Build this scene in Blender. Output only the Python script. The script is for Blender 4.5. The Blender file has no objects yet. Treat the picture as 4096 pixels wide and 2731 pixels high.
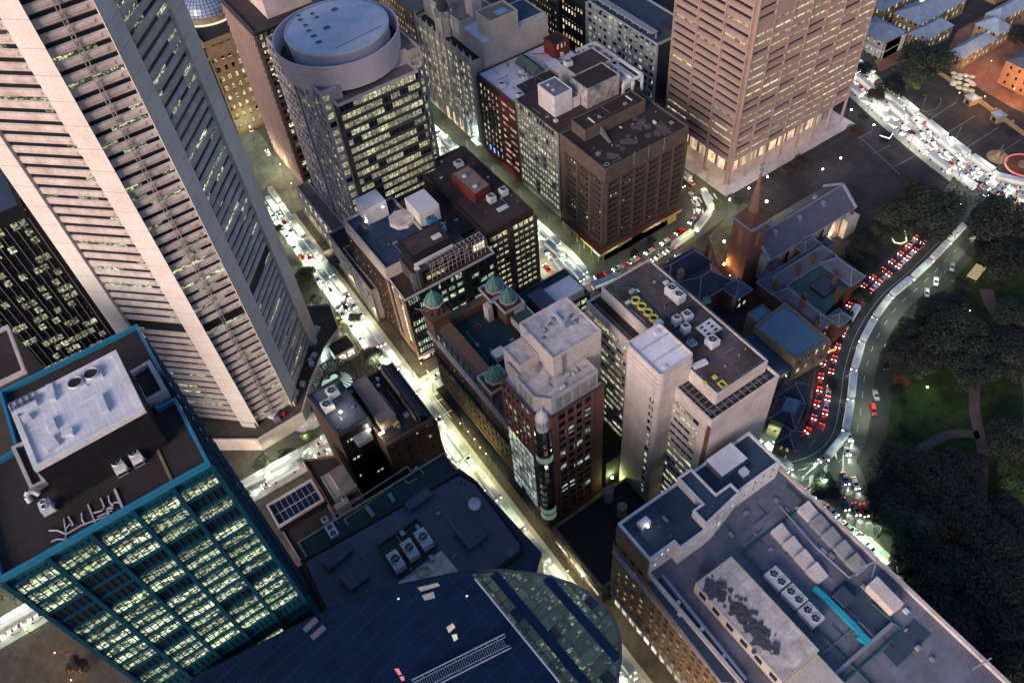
import bpy, math, random
from mathutils import Vector, Matrix
random.seed(7)
R = math.radians
scene = bpy.context.scene
col = scene.collection

# ------------------------------------------------------------------ camera
F, PITCH, ROLL, YAW, CAMZ = 3290.0, R(50.97), R(6.313), R(29.617), 250.0
def _axes():
    fw = Vector((0, math.cos(PITCH), -math.sin(PITCH))); rt = Vector((1, 0, 0)); dn = Vector((0, -math.sin(PITCH), -math.cos(PITCH)))
    c, s = math.cos(ROLL), math.sin(ROLL)
    r2 = c*rt + s*dn; d2 = -s*rt + c*dn
    m = Matrix.Rotation(-YAW, 3, 'Z')
    return m@r2, m@d2, m@fw
AX, AY, AZ = _axes()
def at(px, py, z=0.0):
    """photo pixel -> point on the horizontal plane at height z (metres)"""
    d = AX*((px-2048)/F) + AY*((py-1365.5)/F) + AZ
    t = (z-CAMZ)/d.z
    return (d.x*t, d.y*t)
OX = [0, 900, 1800, 2996]
def q(k, zx, zy, z=0.0):
    """surveyed points, read off enlargements of the photo, brought to real height z"""
    a, b = int(k[0]), int(k[1])
    ox = (0, 900, 1800, 2996)[a] if b == 0 else (0, 1000, 2000, 2996)[a]
    oy = (0, 700, 1300, 1931)[b]
    return at(ox+zx/1.96, oy+zy/1.96, z)
def pix(p):
    v = Vector(p)-Vector((0, 0, CAMZ)); w = v.dot(AZ)
    if w < 1: return None
    return (2048+F*v.dot(AX)/w, 1365.5+F*v.dot(AY)/w)
cam = bpy.data.cameras.new('camera'); camo = bpy.data.objects.new('camera', cam); col.objects.link(camo)
cam.sensor_width = 36; cam.lens = 36*F/4096; cam.clip_start = 1; cam.clip_end = 5000
mm = Matrix((( AX.x, -AY.x, -AZ.x, 0), (AX.y, -AY.y, -AZ.y, 0), (AX.z, -AY.z, -AZ.z, CAMZ), (0, 0, 0, 1)))
camo.matrix_world = mm
scene.camera = camo

# ------------------------------------------------------------------ materials
def new_mat(name):
    m = bpy.data.materials.new(name); m.use_nodes = True
    nt = m.node_tree; b = nt.nodes['Principled BSDF']
    return m, nt, b
def N(nt, t, **k):
    n = nt.nodes.new(t)
    for a, v in k.items(): setattr(n, a, v)
    return n
def math_(nt, op, a, b=None, c=None):
    n = N(nt, 'ShaderNodeMath', operation=op)
    for i, v in enumerate((a, b, c)):
        if v is None: continue
        if isinstance(v, (int, float)): n.inputs[i].default_value = v
        else: nt.links.new(v, n.inputs[i])
    return n.outputs[0]
def mixc(nt, f, a, b, mode='MIX'):
    n = N(nt, 'ShaderNodeMix', data_type='RGBA', blend_type=mode)
    for i, v in ((0, f), (6, a), (7, b)):
        if isinstance(v, (int, float)): n.inputs[i].default_value = v
        elif isinstance(v, tuple): n.inputs[i].default_value = v if len(v) == 4 else v+(1,)
        else: nt.links.new(v, n.inputs[i])
    return n.outputs[2]
def wall(name, c, dirt=0.35, scale=0.15, rough=0.85, c2=None, streak=True, brick=None, metal=0, spec=0.3, streak_amt=.3, joints=None):
    """weathered surface: broad blotches, fine grain, vertical streaks, optional brick / panel joints"""
    m, nt, b = new_mat(name)
    tc = N(nt, 'ShaderNodeTexCoord')
    n1 = N(nt, 'ShaderNodeTexNoise'); n1.inputs['Scale'].default_value = scale; n1.inputs['Detail'].default_value = 5; n1.inputs['Roughness'].default_value = .65
    nt.links.new(tc.outputs['Object'], n1.inputs['Vector'])
    n2 = N(nt, 'ShaderNodeTexNoise'); n2.inputs['Scale'].default_value = 2.2; n2.inputs['Detail'].default_value = 3
    nt.links.new(tc.outputs['Object'], n2.inputs['Vector'])
    dark = tuple(x*(1-dirt) for x in (c2 or c))
    mr = N(nt, 'ShaderNodeMapRange'); mr.inputs[1].default_value = .35; mr.inputs[2].default_value = .68
    nt.links.new(n1.outputs['Fac'], mr.inputs[0])
    out = mixc(nt, mr.outputs[0], dark, tuple(c))
    if streak:
        mp = N(nt, 'ShaderNodeMapping'); mp.inputs['Scale'].default_value = (1.2, 1.2, .04)
        nt.links.new(tc.outputs['Object'], mp.inputs['Vector'])
        n3 = N(nt, 'ShaderNodeTexNoise'); n3.inputs['Scale'].default_value = 1; n3.inputs['Detail'].default_value = 4
        nt.links.new(mp.outputs[0], n3.inputs['Vector'])
        s3 = math_(nt, 'MULTIPLY_ADD', n3.outputs['Fac'], streak_amt, 1-streak_amt*.5)
        out = mixc(nt, 1.0, out, mixc(nt, 0, s3, s3), 'MULTIPLY')
    s2 = math_(nt, 'MULTIPLY_ADD', n2.outputs['Fac'], .5, .75)
    out = mixc(nt, 1.0, out, s2, 'MULTIPLY')
    if joints:
        sx = N(nt, 'ShaderNodeSeparateXYZ'); nt.links.new(tc.outputs['Object'], sx.inputs[0])
        fr = math_(nt, 'FRACT', math_(nt, 'DIVIDE', sx.outputs[2], joints)); jn = math_(nt, 'MULTIPLY_ADD', math_(nt, 'LESS_THAN', fr, .03), -.35, 1)
        out = mixc(nt, 1.0, out, mixc(nt, 0, jn, jn), 'MULTIPLY')
    if brick:
        bw, bh, jc = brick
        bt = N(nt, 'ShaderNodeTexBrick'); bt.inputs['Scale'].default_value = 1
        bt.inputs['Brick Width'].default_value = bw; bt.inputs['Row Height'].default_value = bh; bt.inputs['Mortar Size'].default_value = .07
        bt.offset = 0
        bt.inputs['Color1'].default_value = (1, 1, 1, 1); bt.inputs['Color2'].default_value = (.82, .82, .82, 1); bt.inputs['Mortar'].default_value = (jc, jc, jc, 1)
        nt.links.new(tc.outputs['Object'], bt.inputs['Vector'])
        out = mixc(nt, 1.0, out, bt.outputs['Color'], 'MULTIPLY')
    nt.links.new(out, b.inputs['Base Color'])
    b.inputs['Roughness'].default_value = rough; b.inputs['Metallic'].default_value = metal
    b.inputs['Specular IOR Level'].default_value = spec
    bp = N(nt, 'ShaderNodeBump'); bp.inputs['Strength'].default_value = .25; bp.inputs['Distance'].default_value = .1
    nt.links.new(n2.outputs['Fac'], bp.inputs['Height']); nt.links.new(bp.outputs[0], b.inputs['Normal'])
    return m
def lit(name, frac=.5, ca=(.80, .86, .48), cb=(.95, .62, .28), warm=.15, S=1.0, cw=3.0, fh=3.6, gx=.9, gy=.45, glass=(.012, .018, .025), base=.12, rough=.12, thr=.5, rowmix=.35, vp=None):
    """office glazing: dark glass, some bays lit, inside them uneven bright desks and ceiling lights (UV in metres)"""
    m, nt, b = new_mat(name)
    uv = N(nt, 'ShaderNodeUVMap'); sep = N(nt, 'ShaderNodeSeparateXYZ'); nt.links.new(uv.outputs[0], sep.inputs[0])
    cu = math_(nt, 'FLOOR', math_(nt, 'DIVIDE', sep.outputs[0], cw)); cv = math_(nt, 'FLOOR', math_(nt, 'DIVIDE', sep.outputs[1], fh))
    cmb = N(nt, 'ShaderNodeCombineXYZ'); nt.links.new(cu, cmb.inputs[0]); nt.links.new(cv, cmb.inputs[1]); cmb.inputs[2].default_value = random.random()*50
    wn = N(nt, 'ShaderNodeTexWhiteNoise', noise_dimensions='3D'); nt.links.new(cmb.outputs[0], wn.inputs['Vector'])
    cm2 = N(nt, 'ShaderNodeCombineXYZ'); nt.links.new(math_(nt, 'FLOOR', math_(nt, 'DIVIDE', sep.outputs[0], cw*4)), cm2.inputs[0]); nt.links.new(cv, cm2.inputs[1])
    wn2 = N(nt, 'ShaderNodeTexWhiteNoise', noise_dimensions='3D'); nt.links.new(cm2.outputs[0], wn2.inputs['Vector'])
    hh = math_(nt, 'ADD', math_(nt, 'MULTIPLY', wn.outputs['Value'], 1-rowmix), math_(nt, 'MULTIPLY', wn2.outputs['Value'], rowmix))
    # fractions measured on the mixed distribution
    on = math_(nt, 'LESS_THAN', hh, .12+frac*.76 if frac < 1 else 2)
    row_ = math_(nt, 'FLOOR', math_(nt, 'DIVIDE', sep.outputs[1], gy))
    wr = N(nt, 'ShaderNodeTexWhiteNoise', noise_dimensions='1D'); nt.links.new(row_, wr.inputs['W'])
    def cell(g, k):
        c_ = N(nt, 'ShaderNodeCombineXYZ'); nt.links.new(math_(nt, 'FLOOR', math_(nt, 'ADD', math_(nt, 'DIVIDE', sep.outputs[0], g), math_(nt, 'MULTIPLY', wr.outputs['Value'], 7))), c_.inputs[0]); nt.links.new(row_, c_.inputs[1]); c_.inputs[2].default_value = k
        w_ = N(nt, 'ShaderNodeTexWhiteNoise', noise_dimensions='3D'); nt.links.new(c_.outputs[0], w_.inputs['Vector']); return w_
    vo = cell(gx, 3.3); vf = cell(gx*.37, 8.1)
    sc = N(nt, 'ShaderNodeSeparateColor'); nt.links.new(vo.outputs['Color'], sc.inputs[0])
    pat = N(nt, 'ShaderNodeMapRange'); pat.inputs[1].default_value = thr; pat.inputs[2].default_value = thr+.25; pat.inputs[3].default_value = base; pat.inputs[4].default_value = 1
    nt.links.new(math_(nt, 'ADD', math_(nt, 'MULTIPLY', sc.outputs[0], .68), math_(nt, 'MULTIPLY', vf.outputs['Value'], .32)), pat.inputs[0])
    vary = math_(nt, 'MULTIPLY_ADD', math_(nt, 'MULTIPLY', wn.outputs['Value'], 1/(.12+.76*min(frac, .99))), .75, .45)
    st = math_(nt, 'MULTIPLY', math_(nt, 'MULTIPLY', on, pat.outputs[0]), math_(nt, 'MULTIPLY', vary, S))
    if vp:
        fv = math_(nt, 'FRACT', math_(nt, 'DIVIDE', sep.outputs[1], fh)); st = math_(nt, 'MULTIPLY', st, math_(nt, 'MULTIPLY_ADD', math_(nt, 'LESS_THAN', fv, vp), .78, .22))
    isw = math_(nt, 'GREATER_THAN', sc.outputs[1], 1-warm)
    colr = mixc(nt, isw, ca, cb)
    csep = N(nt, 'ShaderNodeSeparateColor'); nt.links.new(wn.outputs['Color'], csep.inputs[0])
    colr = mixc(nt, math_(nt, 'MULTIPLY', csep.outputs[1], .45), colr, tuple(x*.8 for x in (cb[0], cb[1]*1.15, cb[2]*1.3)))
    colr = mixc(nt, math_(nt, 'MULTIPLY', sc.outputs[2], .35), colr, (1, 1, .95))
    nt.links.new(colr, b.inputs['Emission Color']); nt.links.new(st, b.inputs['Emission Strength'])
    b.inputs['Base Color'].default_value = glass+(1,); b.inputs['Roughness'].default_value = rough
    b.inputs['Specular IOR Level'].default_value = .6
    return m
def plain(name, c, rough=.6, metal=0, spec=.4):
    return wall(name, c, dirt=.15, scale=.6, rough=rough, streak=False, metal=metal, spec=spec)
def glow(name, c, s):
    m, nt, b = new_mat(name); b.inputs['Base Color'].default_value = (.3, .3, .3, 1)
    b.inputs['Emission Color'].default_value = c+(1,); b.inputs['Emission Strength'].default_value = s
    return m
def glassy(name, c, rough=.08, spec=.8):
    m, nt, b = new_mat(name); b.inputs['Base Color'].default_value = c+(1,); b.inputs['Roughness'].default_value = rough; b.inputs['Specular IOR Level'].default_value = spec
    tc = N(nt, 'ShaderNodeTexCoord'); n = N(nt, 'ShaderNodeTexNoise'); n.inputs['Scale'].default_value = .25; n.inputs['Detail'].default_value = 3
    nt.links.new(tc.outputs['Object'], n.inputs['Vector'])
    nt.links.new(mixc(nt, n.outputs['Fac'], tuple(x*.55 for x in c), tuple(min(1, x*1.5) for x in c)), b.inputs['Base Color'])
    bp = N(nt, 'ShaderNodeBump'); bp.inputs['Strength'].default_value = .08; nt.links.new(n.outputs['Fac'], bp.inputs['Height']); nt.links.new(bp.outputs[0], b.inputs['Normal'])
    return m

# ------------------------------------------------------------------ mesh builder
class MB:
    def __init__(s): s.v = []; s.f = []; s.uv = []; s.smooth = []; s.marks = []
    def mark(s):
        if not s.marks or s.marks[-1] != len(s.f): s.marks.append(len(s.f))
    def face(s, pts, uv=None, smooth=False):
        i = len(s.v); s.v += [tuple(p) for p in pts]; s.f.append(tuple(range(i, i+len(pts)))); s.uv.append(uv); s.smooth.append(smooth)
    def prism(s, poly, z0, z1, bottom=False, top=True, zt=None):
        s.mark(); n = len(poly); zt = zt or [z1]*n
        for i in range(n):
            a, b = poly[i], poly[(i+1) % n]
            L = math.hypot(b[0]-a[0], b[1]-a[1])
            s.face([(a[0], a[1], z0), (b[0], b[1], z0), (b[0], b[1], zt[(i+1) % n]), (a[0], a[1], zt[i])], [(0, z0), (L, z0), (L, zt[(i+1) % n]), (0, zt[i])])
        if top: s.face([(p[0], p[1], zt[i]) for i, p in enumerate(poly)])
        if bottom: s.face([(p[0], p[1], z0) for p in reversed(poly)])
    def box(s, x0, y0, z0, x1, y1, z1, bottom=False):
        if x1 < x0: x0, x1 = x1, x0
        if y1 < y0: y0, y1 = y1, y0
        s.prism([(x0, y0), (x1, y0), (x1, y1), (x0, y1)], z0, z1, bottom)
    def bar(s, a, b, w, z0, z1, bottom=True):
        """box along plan segment a-b, width w"""
        dx, dy = b[0]-a[0], b[1]-a[1]; L = math.hypot(dx, dy) or 1; nx, ny = -dy/L*w/2, dx/L*w/2
        s.prism([(a[0]-nx, a[1]-ny), (b[0]-nx, b[1]-ny), (b[0]+nx, b[1]+ny), (a[0]+nx, a[1]+ny)], z0, z1, bottom)
    def ring(s, poly, z0, z1, t):
        s.mark(); inn = inset(poly, t); n = len(poly)
        for i in range(n):
            j = (i+1) % n; a, b, c, d = poly[i], poly[j], inn[j], inn[i]
            s.face([(a[0], a[1], z0), (b[0], b[1], z0), (b[0], b[1], z1), (a[0], a[1], z1)])
            s.face([(a[0], a[1], z1), (b[0], b[1], z1), (c[0], c[1], z1), (d[0], d[1], z1)])
            s.face([(c[0], c[1], z0), (d[0], d[1], z0), (d[0], d[1], z1), (c[0], c[1], z1)])
    def cyl(s, cx, cy, z0, z1, r, n=16, r2=None, cap=True, smooth=True):
        if cap: s.mark()
        r2 = r if r2 is None else r2
        for i in range(n):
            a, b = 2*math.pi*i/n, 2*math.pi*(i+1)/n
            s.face([(cx+r*math.cos(a), cy+r*math.sin(a), z0), (cx+r*math.cos(b), cy+r*math.sin(b), z0), (cx+r2*math.cos(b), cy+r2*math.sin(b), z1), (cx+r2*math.cos(a), cy+r2*math.sin(a), z1)], smooth=smooth)
        if cap and r2 > 0: s.face([(cx+r2*math.cos(2*math.pi*i/n), cy+r2*math.sin(2*math.pi*i/n), z1) for i in range(n)])
    def lathe(s, cx, cy, prof, n=20, smooth=True):
        s.mark()
        for (r0, z0), (r1, z1) in zip(prof, prof[1:]):
            s.cyl(cx, cy, z0, z1, max(r0, .001), n, max(r1, .001), cap=False, smooth=smooth)
    def tube(s, p, q_, r, n=6):
        s.mark(); p, q_ = Vector(p), Vector(q_); d = (q_-p).normalized(); u = d.orthogonal().normalized(); w = d.cross(u)
        for i in range(n):
            a, b = 2*math.pi*i/n, 2*math.pi*(i+1)/n
            oa = (u*math.cos(a)+w*math.sin(a))*r; ob = (u*math.cos(b)+w*math.sin(b))*r
            s.face([p+oa, p+ob, q_+ob, q_+oa], smooth=True)
    def path(s, pts, r, n=6):
        for a, b in zip(pts, pts[1:]): s.tube(a, b, r, n)
    def hip(s, poly4, z0, z1, over=.6, ridge=None):
        """hipped roof on a 4-corner plan"""
        p = [Vector((x, y)) for x, y in poly4]; c = sum(p, Vector((0, 0)))/4
        p = [v+(v-c).normalized()*over*1.3 for v in p]
        a = (p[1]-p[0]).length; b = (p[2]-p[1]).length
        if a < b: p = p[1:]+p[:1]; a, b = b, a
        ins = (b/2 if ridge is None else ridge)
        m0 = (p[0]+p[3])/2; m1 = (p[1]+p[2])/2; d = (m1-m0).normalized(); r0 = m0+d*ins; r1 = m1-d*ins
        P3 = lambda v, z: (v.x, v.y, z)
        A, B, C, D = [P3(v, z0) for v in p]; E_, F_ = P3(r0, z1), P3(r1, z1)
        s.face([A, B, F_, E_]); s.face([C, D, E_, F_]); s.face([B, C, F_]); s.face([D, A, E_])
        return [A, B, C, D, E_, F_]
    def build(s, name, mat, parent=None, origin=(0, 0, 0)):
        me = bpy.data.meshes.new(name)
        ox, oy, oz = origin
        me.from_pydata([(v[0]-ox, v[1]-oy, v[2]-oz) for v in s.v], [], s.f)
        uvl = me.uv_layers.new(name='UVMap')
        flat = []
        for f, uv in zip(s.f, s.uv):
            if uv is None: flat += [0.0, 0.0]*len(f)
            else:
                for u in uv: flat += [u[0], u[1]]
        uvl.data.foreach_set('uv', flat)
        me.polygons.foreach_set('use_smooth', s.smooth)
        me.materials.append(mat); me.update()
        o = bpy.data.objects.new(name, me); col.objects.link(o)
        if parent is not None: o.parent = parent
        return o
def inset(poly, d):
    n = len(poly); out = []
    for i in range(n):
        p0, p1, p2 = Vector(poly[i-1]), Vector(poly[i]), Vector(poly[(i+1) % n])
        e1 = (p1-p0).normalized(); e2 = (p2-p1).normalized()
        n1 = Vector((-e1.y, e1.x)); n2 = Vector((-e2.y, e2.x))
        k = 1+n1.dot(n2); m_ = (n1+n2)/(k if k > .15 else .15)
        v = p1+m_*d; out.append((v.x, v.y))
    return out
def ccw(poly):
    a = sum(poly[i][0]*poly[(i+1) % len(poly)][1]-poly[(i+1) % len(poly)][0]*poly[i][1] for i in range(len(poly)))
    return list(poly) if a > 0 else list(reversed(poly))
def rect(x0, y0, x1, y1): return [(x0, y0), (x1, y0), (x1, y1), (x0, y1)]
def tag(o, label=None, cat=None, group=None, kind=None):
    if label: o['label'] = label
    if cat: o['category'] = cat
    if group: o['group'] = group
    if kind: o['kind'] = kind
    return o
def empty(name, loc, rz=0, **k):
    o = bpy.data.objects.new(name, None); col.objects.link(o); o.location = loc; o.rotation_euler.z = rz; o.empty_display_size = .5
    return tag(o, **k)
def copy_tree(o, parent=None):
    c = o.copy(); col.objects.link(c)
    if parent is not None: c.parent = parent
    for ch in list(o.children): copy_tree(ch, c)
    return c

# ------------------------------------------------------------------ buildings
SEP = set('roof_duct yellow_hatch louvre_panel roof_hatch roof_hatch_kerb skylight chimney roof_cowl anchor_mark vent_box roof_cap helipad_ring pier air_grille access_hatch house_window side_panel lightning_mast duct_light red_roof_band plant_box plant_hut roof_upstand green_duct parapet_mast dark_deck street_fascia roof_stain_x exhaust_fan_throat white_cowl solar_rack_gap solar_rack_edge roof_screen red_pipe white_sheeting top_band cornice teal_coping walkway_strip roof_rib yellow_hatch wall_x lift_tower_band'.split())
class Bld:
    def __init__(s, name, label, cat='building', base=(0, 0), group=None):
        s.root = empty(name, (base[0], base[1], 0), label=label, cat=cat, group=group)
        s.o = (base[0], base[1], 0); s.parts = {}; s.wins = []; s.order = []
    def mb(s, part, mat, parent=None):
        k = (part, mat.name)
        if k not in s.parts: s.parts[k] = (MB(), mat); s.order.append(k)
        return s.parts[k][0]
    def one(s, part, mat, fn, parent=None):
        m = MB(); fn(m); return m.build(part, mat, parent or s.root, s.o)
    def body(s, poly, z0, z1, wmat, rmat=None, par=1.0, pt=.4, part='wall', rpart='roof', pmat=None):
        poly = ccw(poly)
        s.mb(part, wmat).prism(poly, z0, z1)
        if rmat:
            ip = inset(poly, pt+.02) if par > 0 else poly
            s.mb(rpart, rmat).prism(ip, z1, z1+.12)
        if par > 0:
            s.mb('parapet' if pmat else part, pmat or wmat).ring(inset(poly, -.04), z1-.15, z1+par, pt+.04)
    def facade(s, A, B, z0, z1, gm, wm, fh=3.6, bw=3.0, ww=.6, wh=.5, d=.35, band=False, mull=0, name=None, ends=1.0, sill=None, part='wall', skip=None, endtop=0, mm_=None, wmul=1):
        """windows between projecting piers and spandrels on the wall A->B (outside on the right)"""
        A, B = Vector(A), Vector(B); L = (B-A).length; e = (B-A)/L; nn = Vector((e.y, -e.x))
        W = s.mb(part, wm)
        def P(u, o, z): v = A+e*u+nn*o; return (v.x, v.y, z)
        def blk(u0, u1, za, zb, o0, o1):
            p = [P(u0, o0, 0), P(u0, o1, 0), P(u1, o1, 0), P(u1, o0, 0)]
            W.prism([(a[0], a[1]) for a in p], za, zb, bottom=True)
        nf = max(1, round((z1-z0-endtop)/fh)); f = (z1-z0-endtop)/nf
        u0, u1 = ends, L-ends
        nb = max(1, round((u1-u0)/bw)); w_ = (u1-u0)/nb
        sp = f*(1-wh) if sill is None else f*sill
        # spandrels
        for k in range(nf):
            zb = z0+k*f
            lo = zb; hi = zb+sp
            blk(-d+.04, L+d-.04, lo, hi, 0, d-.04)
            zt = zb+f
            if sill is not None and hi+f*wh < zt-.02: blk(-d+.04, L+d-.04, hi+f*wh, zt, 0, d-.06)
        if endtop: blk(-d+.04, L+d-.04, z1-endtop, z1, 0, d-.02)
        # end piers
        blk(-d, max(u0, .15), z0, z1, 0, d); blk(min(u1, L-.15), L+d, z0, z1, 0, d)
        if not band:
            pw = w_*(1-ww)
            for i in range(1, nb): blk(u0+i*w_-pw/2, u0+i*w_+pw/2, z0, z1, 0, d)
        elif mull:
            M_ = s.mb('mullion' if mm_ else part, mm_ or wm)
            nm = int((u1-u0)/mull)
            for i in range(1, nm):
                uu = u0+(u1-u0)*i/nm
                p = [P(uu-.09, 0, 0), P(uu-.09, d*.6, 0), P(uu+.09, d*.6, 0), P(uu+.09, 0, 0)]
                M_.prism([(a[0], a[1]) for a in p], z0, z1, bottom=False, top=False)
        off = random.randint(0, 40)*fh*3
        for k in range(nf):
            za = z0+k*f+sp; zb = za+f*wh
            if skip and skip(k): continue
            spans = [(u0, u1)] if band else [(u0+i*w_+w_*(1-ww)/2, u0+(i+1)*w_-w_*(1-ww)/2) for i in range(nb)]
            for (a, b) in spans:
                m = MB(); vb = (k+.2)*fh
                m.face([P(a, .05, za), P(b, .05, za), P(b, .05, zb), P(a, .05, zb)], [(a+off, vb), (b+off, vb), (b+off, vb+(zb-za)), (a+off, vb+(zb-za))])
                s.wins.append((m, gm, name or ('window_band' if band else 'window')))
    def done(s, cap=100):
        for k in s.order:
            m, mat = s.parts[k]
            if not m.f: continue
            if k[0] in SEP and 1 < len(m.marks) <= 60:
                for a, b in zip(m.marks, m.marks[1:]+[len(m.f)]):
                    c = MB()
                    for i in range(a, b): c.face([m.v[j] for j in m.f[i]], m.uv[i], m.smooth[i])
                    c.build(k[0], mat, s.root, s.o)
            else: m.build(k[0], mat, s.root, s.o)
        sc = []
        for w in s.wins:
            ps = [pix(v) for v in w[0].v]; a = 0
            if all(ps):
                a = abs(sum(ps[i][0]*ps[(i+1) % 4][1]-ps[(i+1) % 4][0]*ps[i][1] for i in range(4)))/2
                v = w[0].v; n_ = (Vector(v[1])-Vector(v[0])).cross(Vector(v[3])-Vector(v[0]))
                if n_.dot(Vector((0, 0, CAMZ))-Vector(v[0])) <= 0: a = 0
                cx = sum(p[0] for p in ps)/4; cy = sum(p[1] for p in ps)/4
                if not (0 <= cx <= 4096 and 0 <= cy <= 2731): a = 0
            sc.append(a)
        idx = sorted(range(len(s.wins)), key=lambda i: -sc[i])
        rest = {}
        for r_, i in enumerate(idx):
            m, mat, nm = s.wins[i]
            if r_ < cap and sc[i] > 0: m.build(nm, mat, s.root, s.o)
            else:
                g = rest.setdefault((nm, mat.name), (MB(), mat))[0]
                g.face(m.v, m.uv[0])
        for (nm, _), (m, mat) in rest.items():
            o = m.build(nm, mat, s.root, s.o); o['kind'] = 'stuff'
        return s.root
# ------------------------------------------------------------------ palette
M = {}
M['mlc'] = wall('tower_concrete', (.66, .67, .63), dirt=.14, scale=.06, c2=(.65, .62, .58), streak_amt=.16, joints=6.84)
M['mlc_sp'] = wall('tower_spandrel', (.60, .56, .53), dirt=.3, scale=.25, c2=(.56, .49, .46), streak_amt=.3)
M['drum'] = wall('drum_panel', (.68, .62, .66), dirt=.12, scale=.2, streak_amt=.12, joints=3.4)
M['white'] = wall('white_render', (.80, .78, .78), dirt=.3, scale=.25)
M['white_peel'] = wall('peeling_white', (.55, .54, .54), dirt=.55, scale=.5, c2=(.5, .42, .4))
M['cream'] = wall('cream_render', (.56, .51, .46), dirt=.25, scale=.12)
M['cream2'] = wall('pale_pink_render', (.68, .59, .55), dirt=.28, scale=.15)
M['stone'] = wall('sandstone', (.36, .25, .15), dirt=.4, scale=.4)
M['gold'] = wall('golden_stone', (.27, .215, .15), dirt=.4, scale=.5)
M['gothic'] = wall('gothic_stone', (.60, .57, .49), dirt=.25, scale=.4)
M['brick'] = wall('red_brick', (.17, .075, .05), dirt=.35, scale=.4)
M['brickm'] = wall('victorian_brick', (.15, .085, .06), dirt=.35, scale=.4)
M['brickd'] = wall('dark_brick', (.06, .036, .03), dirt=.35, scale=.4)
M['brickr'] = wall('bright_red_brick', (.19, .035, .025), dirt=.4, scale=.3)
M['pinkpier'] = wall('pink_granite', (.22, .095, .08), dirt=.25, scale=.4)
M['brown'] = wall('brown_precast', (.14, .105, .09), dirt=.3, scale=.3)
M['brownsp'] = wall('brown_precast_dark', (.085, .065, .058), dirt=.3, scale=.3)
M['supr'] = wall('pink_aggregate', (.40, .285, .25), dirt=.18, scale=.15)
M['suprd'] = wall('pink_aggregate_dark', (.30, .20, .17), dirt=.2, scale=.3)
M['grey'] = wall('grey_concrete', (.32, .325, .33), dirt=.35, scale=.3)
M['greyd'] = wall('dark_grey', (.07, .072, .08), dirt=.35, scale=.3)
M['black'] = wall('near_black_cladding', (.014, .016, .021), dirt=.3, scale=.4, rough=.5)
M['lilac'] = wall('pale_granite', (.54, .49, .51), dirt=.25, scale=.3)
M['gridw'] = wall('white_grid_precast', (.42, .44, .47), dirt=.2, scale=.3)
M['navywall'] = wall('navy_end_wall', (.04, .052, .075), dirt=.3, scale=.2)
M['teal'] = plain('teal_metal', (.002, .06, .10), rough=.55, spec=.2)
M['tealcap'] = plain('teal_coping', (.02, .20, .34), rough=.4, spec=.5)
M['tealglass'] = glassy('teal_glass', (.01, .07, .09), rough=.12)
M['copper'] = wall('green_copper', (.13, .30, .27), dirt=.3, scale=1.2, rough=.6)
M['copperd'] = wall('dark_copper', (.05, .11, .10), dirt=.3, scale=1.2, rough=.6)
M['slate'] = wall('blue_slate', (.11, .115, .16), dirt=.25, scale=.5, streak=False)
M['slated'] = wall('dark_slate', (.05, .055, .08), dirt=.3, scale=.5, streak=False)
M['lead'] = plain('lead_ridge', (.22, .27, .38))
M['mintroof'] = wall('pale_slate', (.27, .34, .46), dirt=.25, scale=.4, streak=False)
M['hallroof'] = wall('blue_corrugated', (.12, .22, .31), dirt=.2, scale=.2, streak=False)
M['r_dark'] = wall('dark_roof', (.04, .034, .037), dirt=.5, scale=.12, streak=False, brick=(4.5, 4.5, .6), c2=(.06, .045, .04))
M['r_brown'] = wall('brown_roof', (.07, .045, .05), dirt=.4, scale=.2, streak=False)
M['r_tan'] = wall('tan_roof', (.26, .20, .17), dirt=.3, scale=.3, streak=False)
M['r_navy'] = wall('navy_roof', (.045, .075, .12), dirt=.25, scale=.3, streak=False)
M['r_blue'] = wall('blue_tarp_roof', (.035, .06, .14), dirt=.45, scale=.5, streak=False)
M['r_slateblue'] = wall('ribbed_blue_roof', (.105, .11, .16), dirt=.15, scale=.12, streak=False, brick=(.9, 60, .75))
M['r_grey'] = wall('grey_roof', (.215, .22, .28), dirt=.4, scale=.15, streak=False, brick=(7, 7, .8))
M['r_light'] = wall('light_roof', (.74, .72, .78), dirt=.22, scale=.15, streak=False)
M['r_white'] = wall('white_sheet_roof', (.76, .74, .78), dirt=.12, scale=.2, streak=False, brick=(.8, 60, .8))
M['r_cream'] = wall('cream_slab_roof', (.80, .70, .66), dirt=.45, scale=.35, streak=False, brick=(4, 3, .7))
M['r_green'] = wall('green_membrane', (.025, .06, .065), dirt=.4, scale=.3, streak=False)
M['r_tiles'] = wall('brown_slab_roof', (.13, .10, .105), dirt=.5, scale=.14, streak=False, brick=(3.4, 3.4, .6), c2=(.10, .07, .07))
M['terra'] = wall('terracotta_tiles', (.24, .13, .09), dirt=.25, scale=.6, streak=False, brick=(.5, 40, .8))
M['ac'] = plain('ac_white', (.62, .64, .68))
M['acd'] = plain('ac_dark_fan', (.02, .02, .024))
M['acg'] = plain('ac_grey_blade', (.22, .23, .25))
M['steel'] = plain('galvanised_steel', (.34, .36, .40), rough=.4, metal=.4)
M['pipeg'] = plain('green_pipe', (.01, .09, .09))
M['yellow'] = plain('yellow_paint', (.62, .56, .10))
M['orange'] = plain('orange_paint', (.5, .12, .03))
M['red'] = plain('red_paint', (.45, .02, .015))
M['cyan'] = plain('cyan_duct', (.02, .36, .48))
M['wood'] = plain('timber', (.25, .16, .08))
M['skyl'] = glassy('skylight_glass', (.10, .13, .12), rough=.2)
M['awn'] = wall('awning_tiles', (.20, .07, .045), dirt=.3, scale=.5, streak=False)
M['glassd'] = glassy('dark_glass', (.015, .02, .03))
M['glassn'] = glassy('navy_roof_glass', (.004, .014, .042), rough=.4, spec=.12)
M['domeglass'] = glassy('blue_dome_glass', (.20, .28, .42), rough=.25)
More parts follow.
